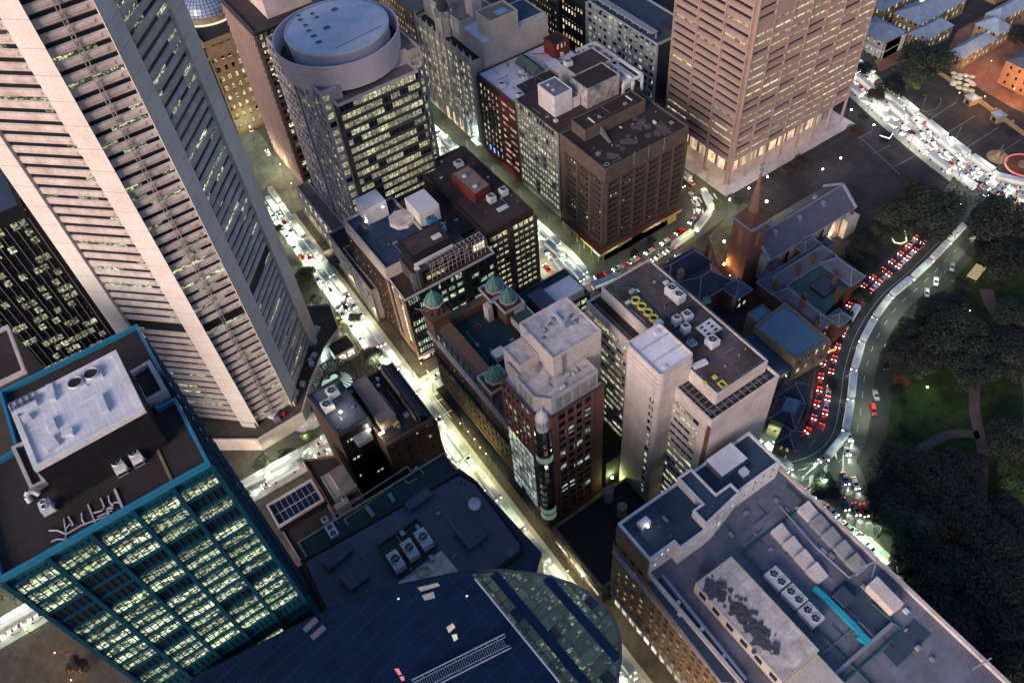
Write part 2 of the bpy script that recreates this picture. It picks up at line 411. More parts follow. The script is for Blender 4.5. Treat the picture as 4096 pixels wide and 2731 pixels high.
# lit glazing
L = {}
L['teal'] = lit('office_teal', frac=.78, cw=6.5, fh=3.6, gx=.8, gy=.33, thr=.40, base=.08, S=1.25, vp=.52, ca=(.62, .80, .34), cb=(.82, .80, .52), warm=.3)
L['mlc'] = lit('office_concrete', frac=.28, cw=6, fh=3.3, gx=1.0, gy=.45, thr=.45, base=.08, S=.75, ca=(.62, .74, .40), cb=(.95, .78, .30), warm=.12, rowmix=.6)
L['circ'] = lit('office_circular', frac=.72, cw=3.6, fh=3.6, gx=.8, gy=.5, thr=.5, base=.36, S=.8, ca=(.70, .78, .46), cb=(.95, .58, .22), warm=.25)
L['circd'] = lit('office_circular_side', frac=.40, cw=2.6, fh=3.6, gx=.8, gy=.6, thr=.6, base=.05, S=.9)
L['darkg'] = lit('office_dark_glass', frac=.50, cw=2.4, fh=3.6, gx=.8, gy=.7, thr=.4, base=.12, S=.8, ca=(.62, .78, .45))
L['woven'] = lit('office_woven', frac=.5, cw=3, fh=3.4, gx=1, gy=1, thr=.4, base=.2, S=.9)
L['gothic'] = lit('office_gothic', frac=.72, cw=2.0, fh=3.5, gx=.9, gy=1.0, thr=.35, base=.35, S=.8, ca=(.76, .78, .48))
L['red'] = lit('office_red', frac=.75, cw=3.0, fh=3.5, gx=.8, gy=.8, thr=.4, base=.3, S=.75, ca=(.85, .74, .5), cb=(.9, .2, .15), warm=.15)
L['green'] = lit('office_green', frac=.78, cw=3.0, fh=3.4, gx=.8, gy=.6, thr=.45, base=.26, S=.85, ca=(.66, .78, .52))
L['brown'] = lit('office_brown', frac=.16, cw=3.2, fh=3.4, gx=.5, gy=1.2, thr=.45, base=.15, S=.9, rowmix=.5)
L['supr'] = lit('office_pink', frac=.68, cw=9.5, fh=3.7, gx=1.0, gy=1.4, thr=.3, base=.3, S=1.0, ca=(.84, .76, .42), cb=(.96, .62, .26), warm=.3)
L['suprw'] = lit('office_pink_west', frac=.22, cw=9.5, fh=3.7, gx=1.0, gy=1.4, thr=.3, base=.25, S=.9, ca=(.84, .76, .42), cb=(.96, .62, .26), warm=.3)
L['gridw'] = lit('office_grid', frac=.48, cw=3.2, fh=3.4, gx=1.2, gy=.8, thr=.5, base=.35, S=.7, ca=(.50, .80, .66), cb=(.9, .85, .5), warm=.3)
L['b17'] = lit('office_ledges', frac=.92, cw=2.4, fh=3.6, gx=.8, gy=.6, thr=.42, base=.3, S=.9, ca=(.76, .78, .46))
L['b18'] = lit('office_mint', frac=.60, cw=4.6, fh=3.7, gx=1.1, gy=.6, thr=.4, base=.18, S=.85, ca=(.45, .85, .62), cb=(.85, .85, .45), warm=.3)
L['brick'] = lit('office_brick', frac=.18, cw=3, fh=3.5, gx=.8, gy=.8, thr=.4, base=.2, S=.8, ca=(.5, .8, .7), cb=(.9, .75, .4))
L['b21'] = lit('office_pink_piers', frac=.20, cw=3, fh=3.5, gx=.8, gy=.8, thr=.4, base=.2, S=.75, ca=(.45, .85, .75), cb=(.8, .8, .6))
L['b21c'] = lit('curtain_wall', frac=.85, cw=2.4, fh=3.5, gx=2.0, gy=.5, thr=.45, base=.12, S=.8, ca=(.75, .85, .75), cb=(.3, .6, .75), warm=.25)
L['b22'] = lit('office_cream', frac=.66, cw=3.4, fh=3.6, gx=1.0, gy=.6, thr=.4, base=.2, S=.85, ca=(.68, .76, .40), cb=(.95, .7, .3), warm=.12)
L['b28'] = lit('office_stone', frac=.40, cw=3.4, fh=3.8, gx=1, gy=1, thr=.3, base=.4, S=.85, ca=(.88, .80, .45), cb=(.98, .62, .25), warm=.25)
L['few'] = lit('sparse_windows', frac=.02, cw=2.4, fh=3.4, gx=.9, gy=.9, thr=.2, base=.5, S=.9, ca=(.95, .7, .35), cb=(.7, .9, .5), rowmix=.1)
L['small'] = lit('small_windows', frac=.45, cw=2.4, fh=3.4, gx=.9, gy=.9, thr=.3, base=.4, S=.9, ca=(.9, .75, .4), cb=(.6, .8, .6))
L['arch'] = lit('warm_arches', frac=1, cw=3, fh=9, gx=.8, gy=2, thr=.3, base=.5, S=1.1, ca=(.95, .62, .30), cb=(.9, .5, .25))
L['shop'] = lit('shop_fronts', frac=.92, cw=4, fh=4, gx=1.2, gy=1, thr=.3, base=.4, S=1.3, ca=(.95, .85, .6), cb=(.9, .7, .4))
L['jpm'] = lit('roof_glass_lit', frac=.99, cw=2.6, fh=2.6, gx=.65, gy=.65, thr=.80, base=.075, S=.85, ca=(.50, .66, .38), cb=(.1, .6, .55), warm=.10, rowmix=.2)
L['jpmd'] = lit('roof_glass_dim', frac=.10, cw=3.2, fh=3.2, gx=1.3, gy=1.3, thr=.6, base=.15, S=.35, ca=(.45, .5, .35), cb=(.1, .4, .6))
# ================================================================== 1 concrete octagonal tower
P3, P4, P8, P0 = (2.7, 195.3), (16.2, 195.3), (39.3, 222.8), (-21.1, 218.2)
def lerp(a, b, t): return (a[0]+(b[0]-a[0])*t, a[1]+(b[1]-a[1])*t)
def uni(a, b): L_ = math.hypot(b[0]-a[0], b[1]-a[1]); return ((b[0]-a[0])/L_, (b[1]-a[1])/L_), L_
t = Bld('concrete_tower', 'tall pale concrete octagonal office tower with stacked ledges, filling the upper left corner', 'office tower', (9, 225))
oct_ = ccw([P0, P3, P4, P8, (39.3, 236), (20, 262), (-2, 262), (-21.1, 236)])
e1, L1 = uni(P0, P3); e3, L3 = uni(P4, P8)
def inw(p, e, d): return (p[0]-e[1]*d, p[1]+e[0]*d)   # inward (left of travel)
core = [inw(P0, e1, 1.6), (P3[0]-.2, P3[1]+2.2), (P4[0]+.2, P4[1]+2.2), inw(P8, e3, 1.6), (37.5, 235), (19, 260), (-1, 260), (-19.5, 235)]
t.body(core, 0, 232, M['mlc_sp'], M['r_grey'])
ZB, ZT, FH = 7.0, 232.0, 3.42
cw = 6.6
cols = []
def colm(pts): t.one('column', M['mlc'], lambda m: m.prism(ccw(pts), 3, ZT))
colm([P0, (P0[0]+e1[0]*6.4, P0[1]+e1[1]*6.4), inw((P0[0]+e1[0]*6.4, P0[1]+e1[1]*6.4), e1, 3), inw(P0, e1, 3)])
q2 = (P3[0]-e1[0]*6.8, P3[1]-e1[1]*6.8)
colm([q2, P3, (P3[0]+.1, P3[1]+3.2), inw(q2, e1, 3)])
q4 = (P4[0]+e3[0]*7.2, P4[1]+e3[1]*7.2)
colm([P4, q4, inw(q4, e3, 3), (P4[0]-.1, P4[1]+3.2)])
q7 = (P8[0]-e3[0]*7.4, P8[1]-e3[1]*7.4)
colm([q7, P8, inw(P8, e3, 3), inw(q7, e3, 3)])
# flared feet
for a, b in ((q2, P3), (P4, q4), (q7, P8)):
    t.one('column_foot', M['mlc'], lambda m: m.bar(lerp(a, b, .1), lerp(a, b, .9), 1.6, 0, 9))
sp = t.mb('spandrel', M['mlc_sp'])
def bay(A, B, k, out, rec):
    """one storey of a bay: sloping sill beam with a raised panel, window strip behind"""
    z = ZB+k*FH
    (ex, ey), L_ = uni(A, B); nx, ny = ey, -ex
    def P(u, o, zz): return (A[0]+ex*u+nx*o, A[1]+ey*u+ny*o, zz)
    if k == 15:                                            # open plant floor
        return
    h = FH*.63
    sp.face([P(0, rec, z), P(L_, rec, z), P(L_, out, z+.5), P(0, out, z+.5)])
    sp.face([P(0, out, z+.5), P(L_, out, z+.5), P(L_, out, z+h), P(0, out, z+h)])
    sp.face([P(0, out, z+h), P(L_, out, z+h), P(L_, rec, z+h+.25), P(0, rec, z+h+.25)])
    i0, i1 = 1.0, L_-1.0                                    # raised oval panel
    sp.face([P(i0, out+.02, z+.9), P(i1, out+.02, z+.9), P(i1-.5, out+.16, z+1.15), P(i0+.5, out+.16, z+1.15)])
    sp.face([P(i0+.5, out+.16, z+1.15), P(i1-.5, out+.16, z+1.15), P(i1-.5, out+.16, z+h-.35), P(i0+.5, out+.16, z+h-.35)])
    sp.face([P(i0+.5, out+.16, z+h-.35), P(i1-.5, out+.16, z+h-.35), P(i1, out+.02, z+h-.1), P(i0, out+.02, z+h-.1)])
    m = MB(); o_ = rec+.04; of = 40*int(A[0])
    m.face([P(.1, o_, z+h+.2), P(L_-.1, o_, z+h+.2), P(L_-.1, o_, z+FH), P(.1, o_, z+FH)], [(of, (k+.2)*3.3), (of+L_, (k+.2)*3.3), (of+L_, (k+.2)*3.3+1.4), (of, (k+.2)*3.3+1.4)])
    t.wins.append((m, L['mlc'], 'window_band'))
c1 = (P0[0]+e1[0]*6.4, P0[1]+e1[1]*6.4)
for k in range(int((ZT-ZB)/FH)):
    bay(inw(c1, e1, .7), inw(q2, e1, .7), k, -.1, -.6)
    bay((P3[0]+.1, P3[1]+1.2), (P4[0]-.1, P4[1]+1.2), k, 0, -.6)
    bay(inw(q4, e3, .7), inw(q7, e3, .7), k, -.1, -.6)
# window-cleaning track on the narrow face
tr = MB()
xm = (P3[0]+P4[0])/2-.4
for dx in (-.45, .45): tr.tube((xm+dx, P3[1]+.75, 8), (xm+dx, P3[1]+.75, 230), .12)
for i in range(150): tr.tube((xm-.45, P3[1]+.75, 8+i*1.48), (xm+.45, P3[1]+.75, 8+i*1.48+(.74 if i % 2 else .1)), .09, 4)
tr.build('cleaning_track', M['grey'], t.root, t.o)
pf = t.mb('plant_floor', M['black'])
z15 = ZB+15*FH
pf.bar(inw(c1, e1, 1.3), inw(q2, e1, 1.3), .4, z15, z15+FH); pf.bar((P3[0], P3[1]+2.0), (P4[0], P4[1]+2.0), .3, z15, z15+FH); pf.bar(inw(q4, e3, 1.3), inw(q7, e3, 1.3), .4, z15, z15+FH)
t.done()

# ================================================================== 2 teal-framed glass tower
t = Bld('glass_tower', 'teal framed glass office tower with dark flat roof, lower left, its office floors brightly lit', 'office tower', (-24, 104))
ZT = 140.0
pl = ccw([(-40.4, 86), (-8, 86), (-8, 101.5), (-11, 101.5), (-11, 108.8), (-8, 108.8), (-8, 121.8), (-32.6, 121.8), (-33, 108), (-40.4, 107)])
t.body(pl, 0, ZT, M['tealglass'], M['r_dark'], par=1.1, pt=.45, pmat=M['tealcap'])
fr = t.mb('frame', M['teal'])
FH = 3.62; nf = int(ZT/FH)
for i in range(6):
    x = -40.4+32.4*i/5; fr.box(x-.34, 85.3, 0, x+.34, 86.05, ZT)
for k in range(nf):
    z = ZT-1.3-k*FH
    fr.box(-40.4, 85.55, z-.5, -8, 86.03, z)
mu = t.mb('mullion', M['teal'])
for i in range(1, 30):
    if i % 6: x = -40.4+32.4*i/30; mu.box(x-.07, 85.75, 0, x+.07, 86.03, ZT-1)
for k in range(nf-1):
    z1 = ZT-1.8-k*FH; z0 = z1-FH+.5
    for i in range(5):
        x0 = -40.4+6.48*i+.45; x1 = x0+5.6
        if k in (14, 15): mt = M['tealglass']
        else: mt = L['teal']
        m = MB(); v0 = (60-k)*3.6+.3
        m.face([(x0, 85.93, z0), (x1, 85.93, z0), (x1, 85.93, z1), (x0, 85.93, z1)], [(i*6.5+.4, v0), (i*6.5+6.0, v0), (i*6.5+6.0, v0+2.8), (i*6.5+.4, v0+2.8)])
        t.wins.append((m, mt, 'window'))
# east side: rippled glass with dark vertical recess
gs = t.mb('side_mullion', M['teal'])
for k in range(nf): gs.box(-8.02, 86, 137-k*FH, -7.8, 101.4, 137.3-k*FH); gs.box(-8.02, 109, 137-k*FH, -7.8, 121.7, 137.3-k*FH)
for i in range(7): gs.box(-8.02, 86+i*2.55, 0, -7.82, 86.1+i*2.55, 138)
def edge_box(b, part, mat, pts, z0, z1, rm=None, par=0.5, pt=.35): 
    pts = ccw(pts)
    b.mb(part, mat).prism(pts, z0, z1)
    if rm: b.mb(part+'_roof', rm).prism(inset(pts, pt+.02) if par else pts, z1, z1+.1)
    if par: b.mb(part, mat).ring(inset(pts, -.03), z1-.1, z1+par, pt+.03)
s = 1-150/250
ph = [(-73*s, 270*s), (-30.2*s, 271*s), (-30.2*s, 235*s), (-72*s, 234*s)]
edge_box(t, 'plant_room', M['black'], ph, ZT, 149.4)
t.mb('plant_room_coping', M['white']).ring(inset(ccw(ph), -.12), 149.2, 150.0, .75)
t.mb('plant_room_roof', M['r_white']).prism(inset(ccw(ph), .4), 149.3, 149.6)
# side bays of the penthouse
edge_box(t, 'lift_overrun', M['lilac'], [(-29.5*.436, 254*.436), (-20*.436, 255*.436), (-19.6*.436, 236*.436), (-29*.436, 235.5*.436)], ZT, 141.2, M['r_dark'], par=.9, pt=.7)
edge_box(t, 'side_ledge', M['lilac'], [(-33.4, 108.4), (-31.2, 108.4), (-30.4, 98.4), (-32.8, 98.4)], 128, 140.6, M['r_dark'], par=.7, pt=.5)
# penthouse roof kit
zr = 149.6
def hood(name, mat, k, zx, zy, z, w, d, h, rz=0):
    m = MB(); m.box(-w/2, -d/2, 0, w/2, d/2, h)
    o = m.build(name, mat, None); x, y = q(k, zx, zy, z); o.location = (x, y, z); o.rotation_euler.z = rz
    return o
fans = t.mb('exhaust_fan', M['ac']); fd = t.mb('exhaust_fan_throat', M['acd'])
for zx, zy in ((605, 470), (728, 400)):
    x, y = q('02', zx, zy, zr); fans.box(x-1.35, y-1.35, zr, x+1.35, y+1.35, zr+.45); fans.cyl(x, y, zr+.45, zr+.9, 1.1, 20, cap=False); fd.cyl(x, y, zr+.4, zr+.62, 1.0, 20)
dk = t.mb('roof_duct', M['ac'])
for a, b, w in (((790, 560), (840, 690), .9), ((400, 480), (420, 600), 1.0), ((400, 750), (430, 830), 1.1), ((380, 900), (430, 970), 1.8), ((540, 830), (540, 880), 1.6), ((200, 720), (230, 760), 1.2)):
    p1, p2 = q('02', *a, zr), q('02', *b, zr); dk.bar(p1, p2, w, zr, zr+.7)
dk.bar(q('02', 120, 700, zr), q('02', 300, 620, zr), .8, zr, zr+.6)
lv = t.mb('louvre_cage', M['steel']); x, y = q('02', 190, 620, zr)
for i in range(5): lv.box(x-1.9+i*.95, y-.9, zr, x-1.82+i*.95, y+.9, zr+.7)
lv.box(x-1.9, y-.95, zr, x+1.95, y-.87, zr+.7); lv.box(x-1.9, y+.87, zr, x+1.95, y+.95, zr+.7)
wk = t.mb('walkway_strip', M['r_light']); wk.bar(q('02', 180, 860, zr), q('02', 960, 440, zr), .35, zr, zr+.06); 
wd = t.mb('plank_strip', M['wood']); wd.bar(q('02', 1200, 900, 140.2), q('02', 1355, 1240, 140.2), .45, 140.12, 140.3)
tp = t.mb('pipe_marking', M['lilac'])
def pl_(pts, r=.12):
    pp = [q('03', a, b, 140.3)+(140.3,) for a, b in pts]; tp.path(pp, r, 5)
for pts in ([(500, 495), (520, 400), (500, 280)], [(520, 400), (450, 370), (385, 372)], [(400, 460), (450, 438), (510, 440)], [(520, 400), (640, 330), (860, 250), (840, 215), (900, 150), (940, 150)],
            [(560, 330), (575, 325), (535, 262)], [(520, 360), (550, 320)], [(640, 235), (645, 290), (665, 320)], [(730, 235), (800, 215), (820, 190), (790, 120)], [(850, 100), (860, 150), (890, 180)], [(860, 290), (840, 200), (890, 195)], [(765, 265), (880, 215)], [(870, 265), (890, 235)]): pl_(pts)
wl = t.mb('roof_rib', M['lilac']); wl.bar(q('03', 900, 50, 140.2), q('03', 975, 225, 140.2), .35, 140.1, 140.4); wl.bar(q('03', 690, 170, 140.2), q('03', 765, 350, 140.2), .2, 140.1, 140.35)
t.done()

# ================================================================== 3 dark glass block left, 4 neighbours
t = Bld('dark_glass_office', 'black glass office block with scattered lit bays, behind the concrete tower on the far left', 'office building', (-50, 245))
x0, x1, y0, y1, z = -86, -26, 252, 286, 88
t.body(rect(x0, y0, x1, y1), 0, z, M['black'], M['r_navy'])
t.facade((x0, y0), (x1, y0), 0, z-4, L['darkg'], M['black'], fh=3.6, bw=2.4, ww=.86, wh=.74, d=.4, endtop=0)
for i in range(26): t.mb('fin', M['steel']).box(x0+i*2.4-.08, y0-.9, 6, x0+i*2.4+.08, y0-.3, 84)
t.facade((x1, y0), (x1, y1), 0, z-4, L['darkg'], M['black'], fh=3.6, bw=2.4, ww=.8, wh=.7, d=.3)
t.mb('plant_room', M['lilac']).box(-60, 254, z, -46, 262, z+2.4)
t.done(60)
t = Bld('edge_office', 'dark flat roofed office block with pale coping, at the left edge behind the teal tower', 'office building', (-60, 215))
zt = 84; s = 1-zt/250
x1 = -63*s; y0 = 282*s; y1 = 312*s
t.body(rect(-75, y0, x1, y1), 0, zt, M['greyd'], M['r_dark'], par=1.2, pt=.7, pmat=M['lilac'])
t.done()
t = Bld('brown_office', 'low brown office block with glowing yellow windows between dark glass and teal tower', 'office building', (-45, 222))
t.body(rect(-66, 219, -30, 240), 0, 34, M['brickd'], M['r_dark'])
t.facade((-66, 219), (-30, 219), 2, 34, L['supr'], M['stone'], fh=4.2, bw=3.4, ww=.6, wh=.5, d=.3)
t.done(60)

# ================================================================== 5 tower with round drum roof
t = Bld('drum_top_tower', 'grey office tower crowned by a round drum roof, top centre left', 'office tower', (95, 265))
ZT = 88.0
main = ccw([(74, 244), (82, 244), (82, 248), (110, 248), (110, 246), (115.4, 246), (115.4, 290), (74, 290), (74, 272), (75.5, 272), (75.5, 268), (74, 268)])
t.body(main, 0, ZT, M['lilac'], M['r_tan'], par=1.0, pt=.6, pmat=M['lilac'])
t.facade((74, 290), (74, 272), 4, ZT-1, L['circd'], M['lilac'], fh=3.6, bw=3.0, ww=.66, wh=.62, d=.25)
t.facade((74, 268), (74, 244), 4, ZT-1, L['circd'], M['lilac'], fh=3.6, bw=2.8, ww=.66, wh=.62, d=.25)
t.facade((74, 244), (77.6, 244), 4, ZT-1, L['circ'], M['lilac'], fh=3.6, bw=3, ww=.85, wh=.6, d=.2, ends=.4)
t.facade((110.4, 246), (115.4, 246), 4, ZT-1, L['circ'], M['lilac'], fh=3.6, bw=4, ww=.85, wh=.6, d=.2, ends=.4)
t.facade((115.4, 246), (115.4, 290), 4, ZT-1, L['circd'], M['lilac'], fh=3.6, bw=2.8, ww=.62, wh=.62, d=.3)
t.body([(77.7, 240), (110.3, 240), (110.3, 248), (77.7, 248)], 0, 83.6, M['black'], M['r_tan'], par=1.0, pt=.6, part='glass_bay_wall', pmat=M['lilac'])
t.facade((77.7, 240), (110.3, 240), 4, 83.6, L['circ'], M['greyd'], fh=3.62, bw=3.6, ww=.9, wh=.64, d=.3, band=True, mull=1.8, ends=.5, part='glass_bay_frame')
cx, cy = 92.0, 263.6
m = MB(); m.lathe(cx, cy, [(19, 83), (20.5, 86)], 64); m.build('glass_ring', M['glassd'], t.root, t.o)
m = MB(); m.lathe(cx, cy, [(20.5, 85.8), (21.9, 86.0), (22.6, 96.2), (22.2, 96.2), (21.5, 89.5)], 72); m.build('drum_screen', M['drum'], t.root, t.o)
m = MB(); m.cyl(cx, cy, 88, 89.7, 21.7, 64); m.build('drum_deck', M['greyd'], t.root, t.o)
cx2, cy2 = 93.4, 265.2
m = MB(); m.lathe(cx2, cy2, [(18.2, 89.5), (18.4, 95.0), (18.8, 96.6), (18.5, 97.2), (18.0, 97.2)], 72); m.build('inner_drum', M['drum'], t.root, t.o)
m = MB(); m.cyl(cx2, cy2, 96.5, 97.0, 18.1, 64); m.build('drum_roof', M['r_light'], t.root, t.o)
sk = t.mb('roof_hatch', M['glassd']); sw = t.mb('roof_hatch_kerb', M['ac'])
for zx, zy, w in ((575, 130, 1.3), (590, 163, 1.5), (685, 115, 1.5), (722, 143, 1.5), (632, 205, 1.5), (660, 247, 1.5), (697, 290, 1.9), (738, 337, 2.0), (860, 82, 2.2), (800, 225, 2.4)):
    x, y = q('10', zx, zy, 97); sw.box(x-w/2-.15, y-w/2-.1, 97, x+w/2+.15, y+w/2+.1, 97.25); sk.box(x-w/2, y-w/2+.2, 97.1, x+w/2, y+w/2, 97.32)
ro = t.mb('roof_cable', M['steel']); ro.path([q('10', 860, 380, 97.2)+(97.2,), q('10', 1225, 205, 97.2)+(97.2,)], .1)
ml = t.mb('mast', M['steel']); x, y = q('10', 415, 165, 99); ml.tube((74.5, 268, 60), (74.5, 268, 100), .18)
t.done()
# podium beside it
t = Bld('stone_podium', 'low cream terrace building with brown gravel roof at the foot of the drum topped tower', 'building', (69, 285))
zt = 15.; s = 1-zt/250
def R_(p, s): return [(a*s, b*s) for a, b in p]
t.body([(67.9, 297), (73.6, 297), (73.6, 258), (67.2, 258)], 0, zt, M['cream'], M['r_tan'], par=.8, pt=.5)
t.facade((67.9, 297), (67.2, 258), 0, 14, L['shop'], M['cream'], fh=7, bw=5, ww=.7, wh=.6, d=.6)
t.body([(60.9, 262), (67, 262), (67, 252), (60.9, 252)], 5.4, 6.0, M['greyd'], None, par=0, part='awning')
t.done()
t = Bld('arcade_podium', 'narrow two storey cream podium with rust coloured roof beside the brick block with blue roof', 'building', (66, 240))
t.body([(64.8, 258), (73.8, 258), (73.8, 246), (66.4, 246), (66.4, 218), (63.6, 218)], 0, 17, M['cream'], M['r_brown'], par=.8, pt=.5)
t.facade((64.6, 246), (63.6, 218), 0, 16, L['gothic'], M['cream'], fh=5.3, bw=3.6, ww=.6, wh=.6, d=.5)
t.done()

# ================================================================== 6 woven brown tower
t = Bld('woven_tower', 'brown tower with woven brickwork facade, between the dome and the drum topped tower', 'office tower', (86, 326))
t.body(rect(75, 309.5, 104, 345), 0, 81, M['black'], M['r_brown'], par=.8, pt=.5, pmat=M['greyd'])
W_ = t.mb('woven_screen', M['supr'])
for k in range(52):
    for i in range(17):
        yy = 309.6+(i+.5*(k % 2))*2.05
        if yy+1.75 < 345.6: W_.box(74.3, yy, 3+k*1.48, 75.02, yy+1.5, 3+k*1.48+.92, bottom=True)
t.facade((75, 309.5), (104, 309.5), 3, 80, L['woven'], M['brown'], fh=3.5, bw=3.2, ww=.6, wh=.6, d=.3)
edge_box(t, 'penthouse', M['cream2'], rect(84, 316, 103.8, 344.8), 81, 90, M['r_cream'])
t.done()

# ================================================================== 7 glass dome on banking hall
t = Bld('domed_hall', 'sandstone banking hall with a blue glass dome on its roof, top left of centre', 'building', (80, 395))
t.body(rect(66, 372, 100, 430), 0, 50, M['stone'], M['r_dark'], par=1.5, pt=.8)
t.facade((66, 372), (100, 372), 2, 49, L['supr'], M['stone'], fh=5.6, bw=3.4, ww=.42, wh=.55, d=.9, endtop=5)
t.facade((66, 430), (66, 372), 2, 49, L['supr'], M['stone'], fh=5.6, bw=3.6, ww=.42, wh=.55, d=.9, endtop=5)
t.mb('cornice', M['stone']).ring(inset(ccw(rect(66, 372, 100, 430)), -1.6), 43.5, 45, 1.5)
dcx, dcy = 80, 402
m = MB(); m.lathe(dcx, dcy, [(14.5, 50), (14.5, 53), (13.6, 53.2)], 48); m.build('dome_kerb', M['gold'], t.root, t.o)
m = MB(); m.lathe(dcx, dcy, [(13.4*math.cos(a), 53+9*math.sin(a)) for a in [i*math.pi/2/10 for i in range(11)]], 40, smooth=False); m.build('dome', M['domeglass'], t.root, t.o)
m = MB()
for j in range(1, 10):
    a = j*math.pi/20; rr = 13.5*math.cos(a); zz = 53+9.1*math.sin(a)
    for i in range(40): m.tube((dcx+rr*math.cos(i*math.pi/20), dcy+rr*math.sin(i*math.pi/20), zz), (dcx+rr*math.cos((i+1)*math.pi/20), dcy+rr*math.sin((i+1)*math.pi/20), zz), .09, 4)
for i in range(40):
    for j in range(9):
        a, b = j*math.pi/20, (j+1)*math.pi/20
        m.tube((dcx+13.5*math.cos(a)*math.cos(i*math.pi/20), dcy+13.5*math.cos(a)*math.sin(i*math.pi/20), 53+9.1*math.sin(a)), (dcx+13.5*math.cos(b)*math.cos(i*math.pi/20), dcy+13.5*math.cos(b)*math.sin(i*math.pi/20), 53+9.1*math.sin(b)), .08, 4)
m.build('dome_rib', M['greyd'], t.root, t.o)
m = MB(); m.lathe(dcx, dcy, [(15.2, 50.2), (16.4, 50.6), (15.2, 51.0)], 48); m.build('dome_light_ring', glow('dome_glow', (.95, .85, .55), .8), t.root, t.o)
t.done(80)

# ================================================================== 8/9 gothic stone block and annex
t = Bld('gothic_building', 'pale gothic revival stone building with pointed pinnacles and a globe topped turret', 'building', (170, 310))
t.body(rect(157, 284, 176, 334), 0, 46, M['gothic'], M['r_dark'], par=1.0, pt=.5)
t.facade((157, 334), (157, 284), 8, 45, L['gothic'], M['gothic'], fh=3.55, bw=2.05, ww=.62, wh=.62, d=.15, endtop=2)
for i in range(10):
    yy = 284.6+i*5.4
    def f(m, yy=yy): m.box(156.1, yy-.22, 3, 157, yy+.22, 48.2+(1.2 if i % 3 == 0 else 0)); m.prism(rect(156.2, yy-.3, 156.9, yy+.3), 48.2, 48.3); m.lathe(156.55, yy, [(.45, 48.2), (.05, 50.6)], 6, False)
    t.one('pinnacle', M['gothic'], f)
def f(m):
    m.cyl(161, 313, 40, 55.5, 4.2, 8, smooth=False)
    for i in range(8): a = i*math.pi/4; m.box(161+4*math.cos(a)-.4, 313+4*math.sin(a)-.4, 46, 161+4*math.cos(a)+.4, 313+4*math.sin(a)+.4, 58)
t.one('turret', M['gothic'], f)
t.one('globe', M['greyd'], lambda m: m.lathe(161, 313, [(2.7*math.cos(a), 59.5+2.7*math.sin(a)) for a in [(-8+i)*math.pi/16 for i in range(17)]], 20))
m = MB()
for i in range(5): m.box(156.93, 288+i*6.2, .3, 156.97, 291+i*6.2, 7)
m.build('doorway', L['arch'], t.root, t.o)
t.done()
t = Bld('beige_annex', 'windowless cream annex with stepped flat roofs behind the gothic building', 'building', (182, 300))
t.body(rect(162, 281.5, 196.5, 300), 0, 54, M['cream'], M['r_light'], par=.8)
t.body(rect(162.2, 300, 181, 334), 0, 56, M['cream'], M['r_tan'], par=.8)
t.body(rect(166.5, 281.8, 181, 293), 54, 62.5, M['cream'], M['r_tan'], par=.8, part='upper_storey')
t.body(rect(181.2, 284, 196.3, 300), 54.2, 55, M['cream'], M['r_navy'], par=.7, part='dark_deck')
t.mb('lift_house', M['cream2']).box(169, 300, 56, 174, 306, 64)
t.mb('skylight', M['domeglass']).box(172, 284, 62.6, 178, 288, 63.0)
wb = t.mb('side_panel', M['white'])
for i in range(5): wb.box(161.8, 301+i*5.2, 50, 162.1, 305+i*5.2, 55)
t.done()
t = Bld('ochre_office', 'ochre stone office with small lit windows next to the gothic building, at the top edge', 'building', (166, 350))
t.body(rect(157, 336, 185, 372), 0, 47, M['stone'], M['r_tan'])
t.facade((157, 372), (157, 336), 2, 46, L['gothic'], M['stone'], fh=3.6, bw=2.6, ww=.45, wh=.5, d=.35)
t.facade((157, 336), (176, 336), 47.5-.1, 47.5, L['gothic'], M['stone'], fh=3.6, bw=2.6)
t.done(60)

# ================================================================== 10 dark offices at the top
t = Bld('banded_office', 'dark office with long bands of yellow lit windows at the top edge', 'office building', (238, 332))
t.body(rect(226, 314, 250, 352), 0, 58, M['black'], M['r_dark'])
t.facade((226, 352), (226, 314), 2, 57, L['gothic'], M['brownsp'], fh=3.6, bw=2.2, ww=.7, wh=.5, d=.8)
t.facade((226, 314), (250, 314), 2, 57, L['gothic'], M['brownsp'], fh=3.6, bw=3.2, ww=.7, wh=.5, d=.5)
t.done(60)
t = Bld('slim_dark_office', 'slim dark office with pale yellow windows squeezed beside the white grid building', 'office building', (236, 302))
t.body(rect(226.5, 293.6, 246, 312.6), 0, 41, M['black'], M['r_dark'], par=.6)
t.facade((226.5, 312.6), (226.5, 293.6), 2, 40, L['supr'], M['black'], fh=3.6, bw=2.3, ww=.6, wh=.62, d=.3)
t.done(60)

# ================================================================== 11 white grid building
t = Bld('white_grid_building', 'modernist office with a white square grid front and perforated rooftop canopy', 'office building', (240, 268))
t.body(rect(228, 243, 250, 292.6), 0, 45, M['navywall'], M['r_navy'], par=.9, pt=.5, pmat=M['gridw'])
t.facade((228, 292.6), (228, 243), 3, 45, L['gridw'], M['gridw'], fh=3.5, bw=3.8, ww=.86, wh=.8, d=.9, ends=.4)
bl = t.mb('balcony_panel', M['lilac'])
for k in range(12):
    for i in range(13):
        if random.random() < .8: bl.box(227.3, 243.7+i*3.78, 3.4+k*3.5, 227.38, 246.9+i*3.78, 4.5+k*3.5)
cn = t.mb('rooftop_canopy', M['gridw'])
cn.box(228.2, 247, 48.6, 231.4, 292, 49.0)
for i in range(9): cn.box(231.1, 247.6+i*5.4, 45, 231.6, 248.1+i*5.4, 48.6)
hl = t.mb('canopy_hole', M['greyd'])
for i in range(46):
    for j in range(3): hl.box(228.7+j*.85, 247.6+i*.96, 49.01, 229.15+j*.85, 248.1+i*.96, 49.03)
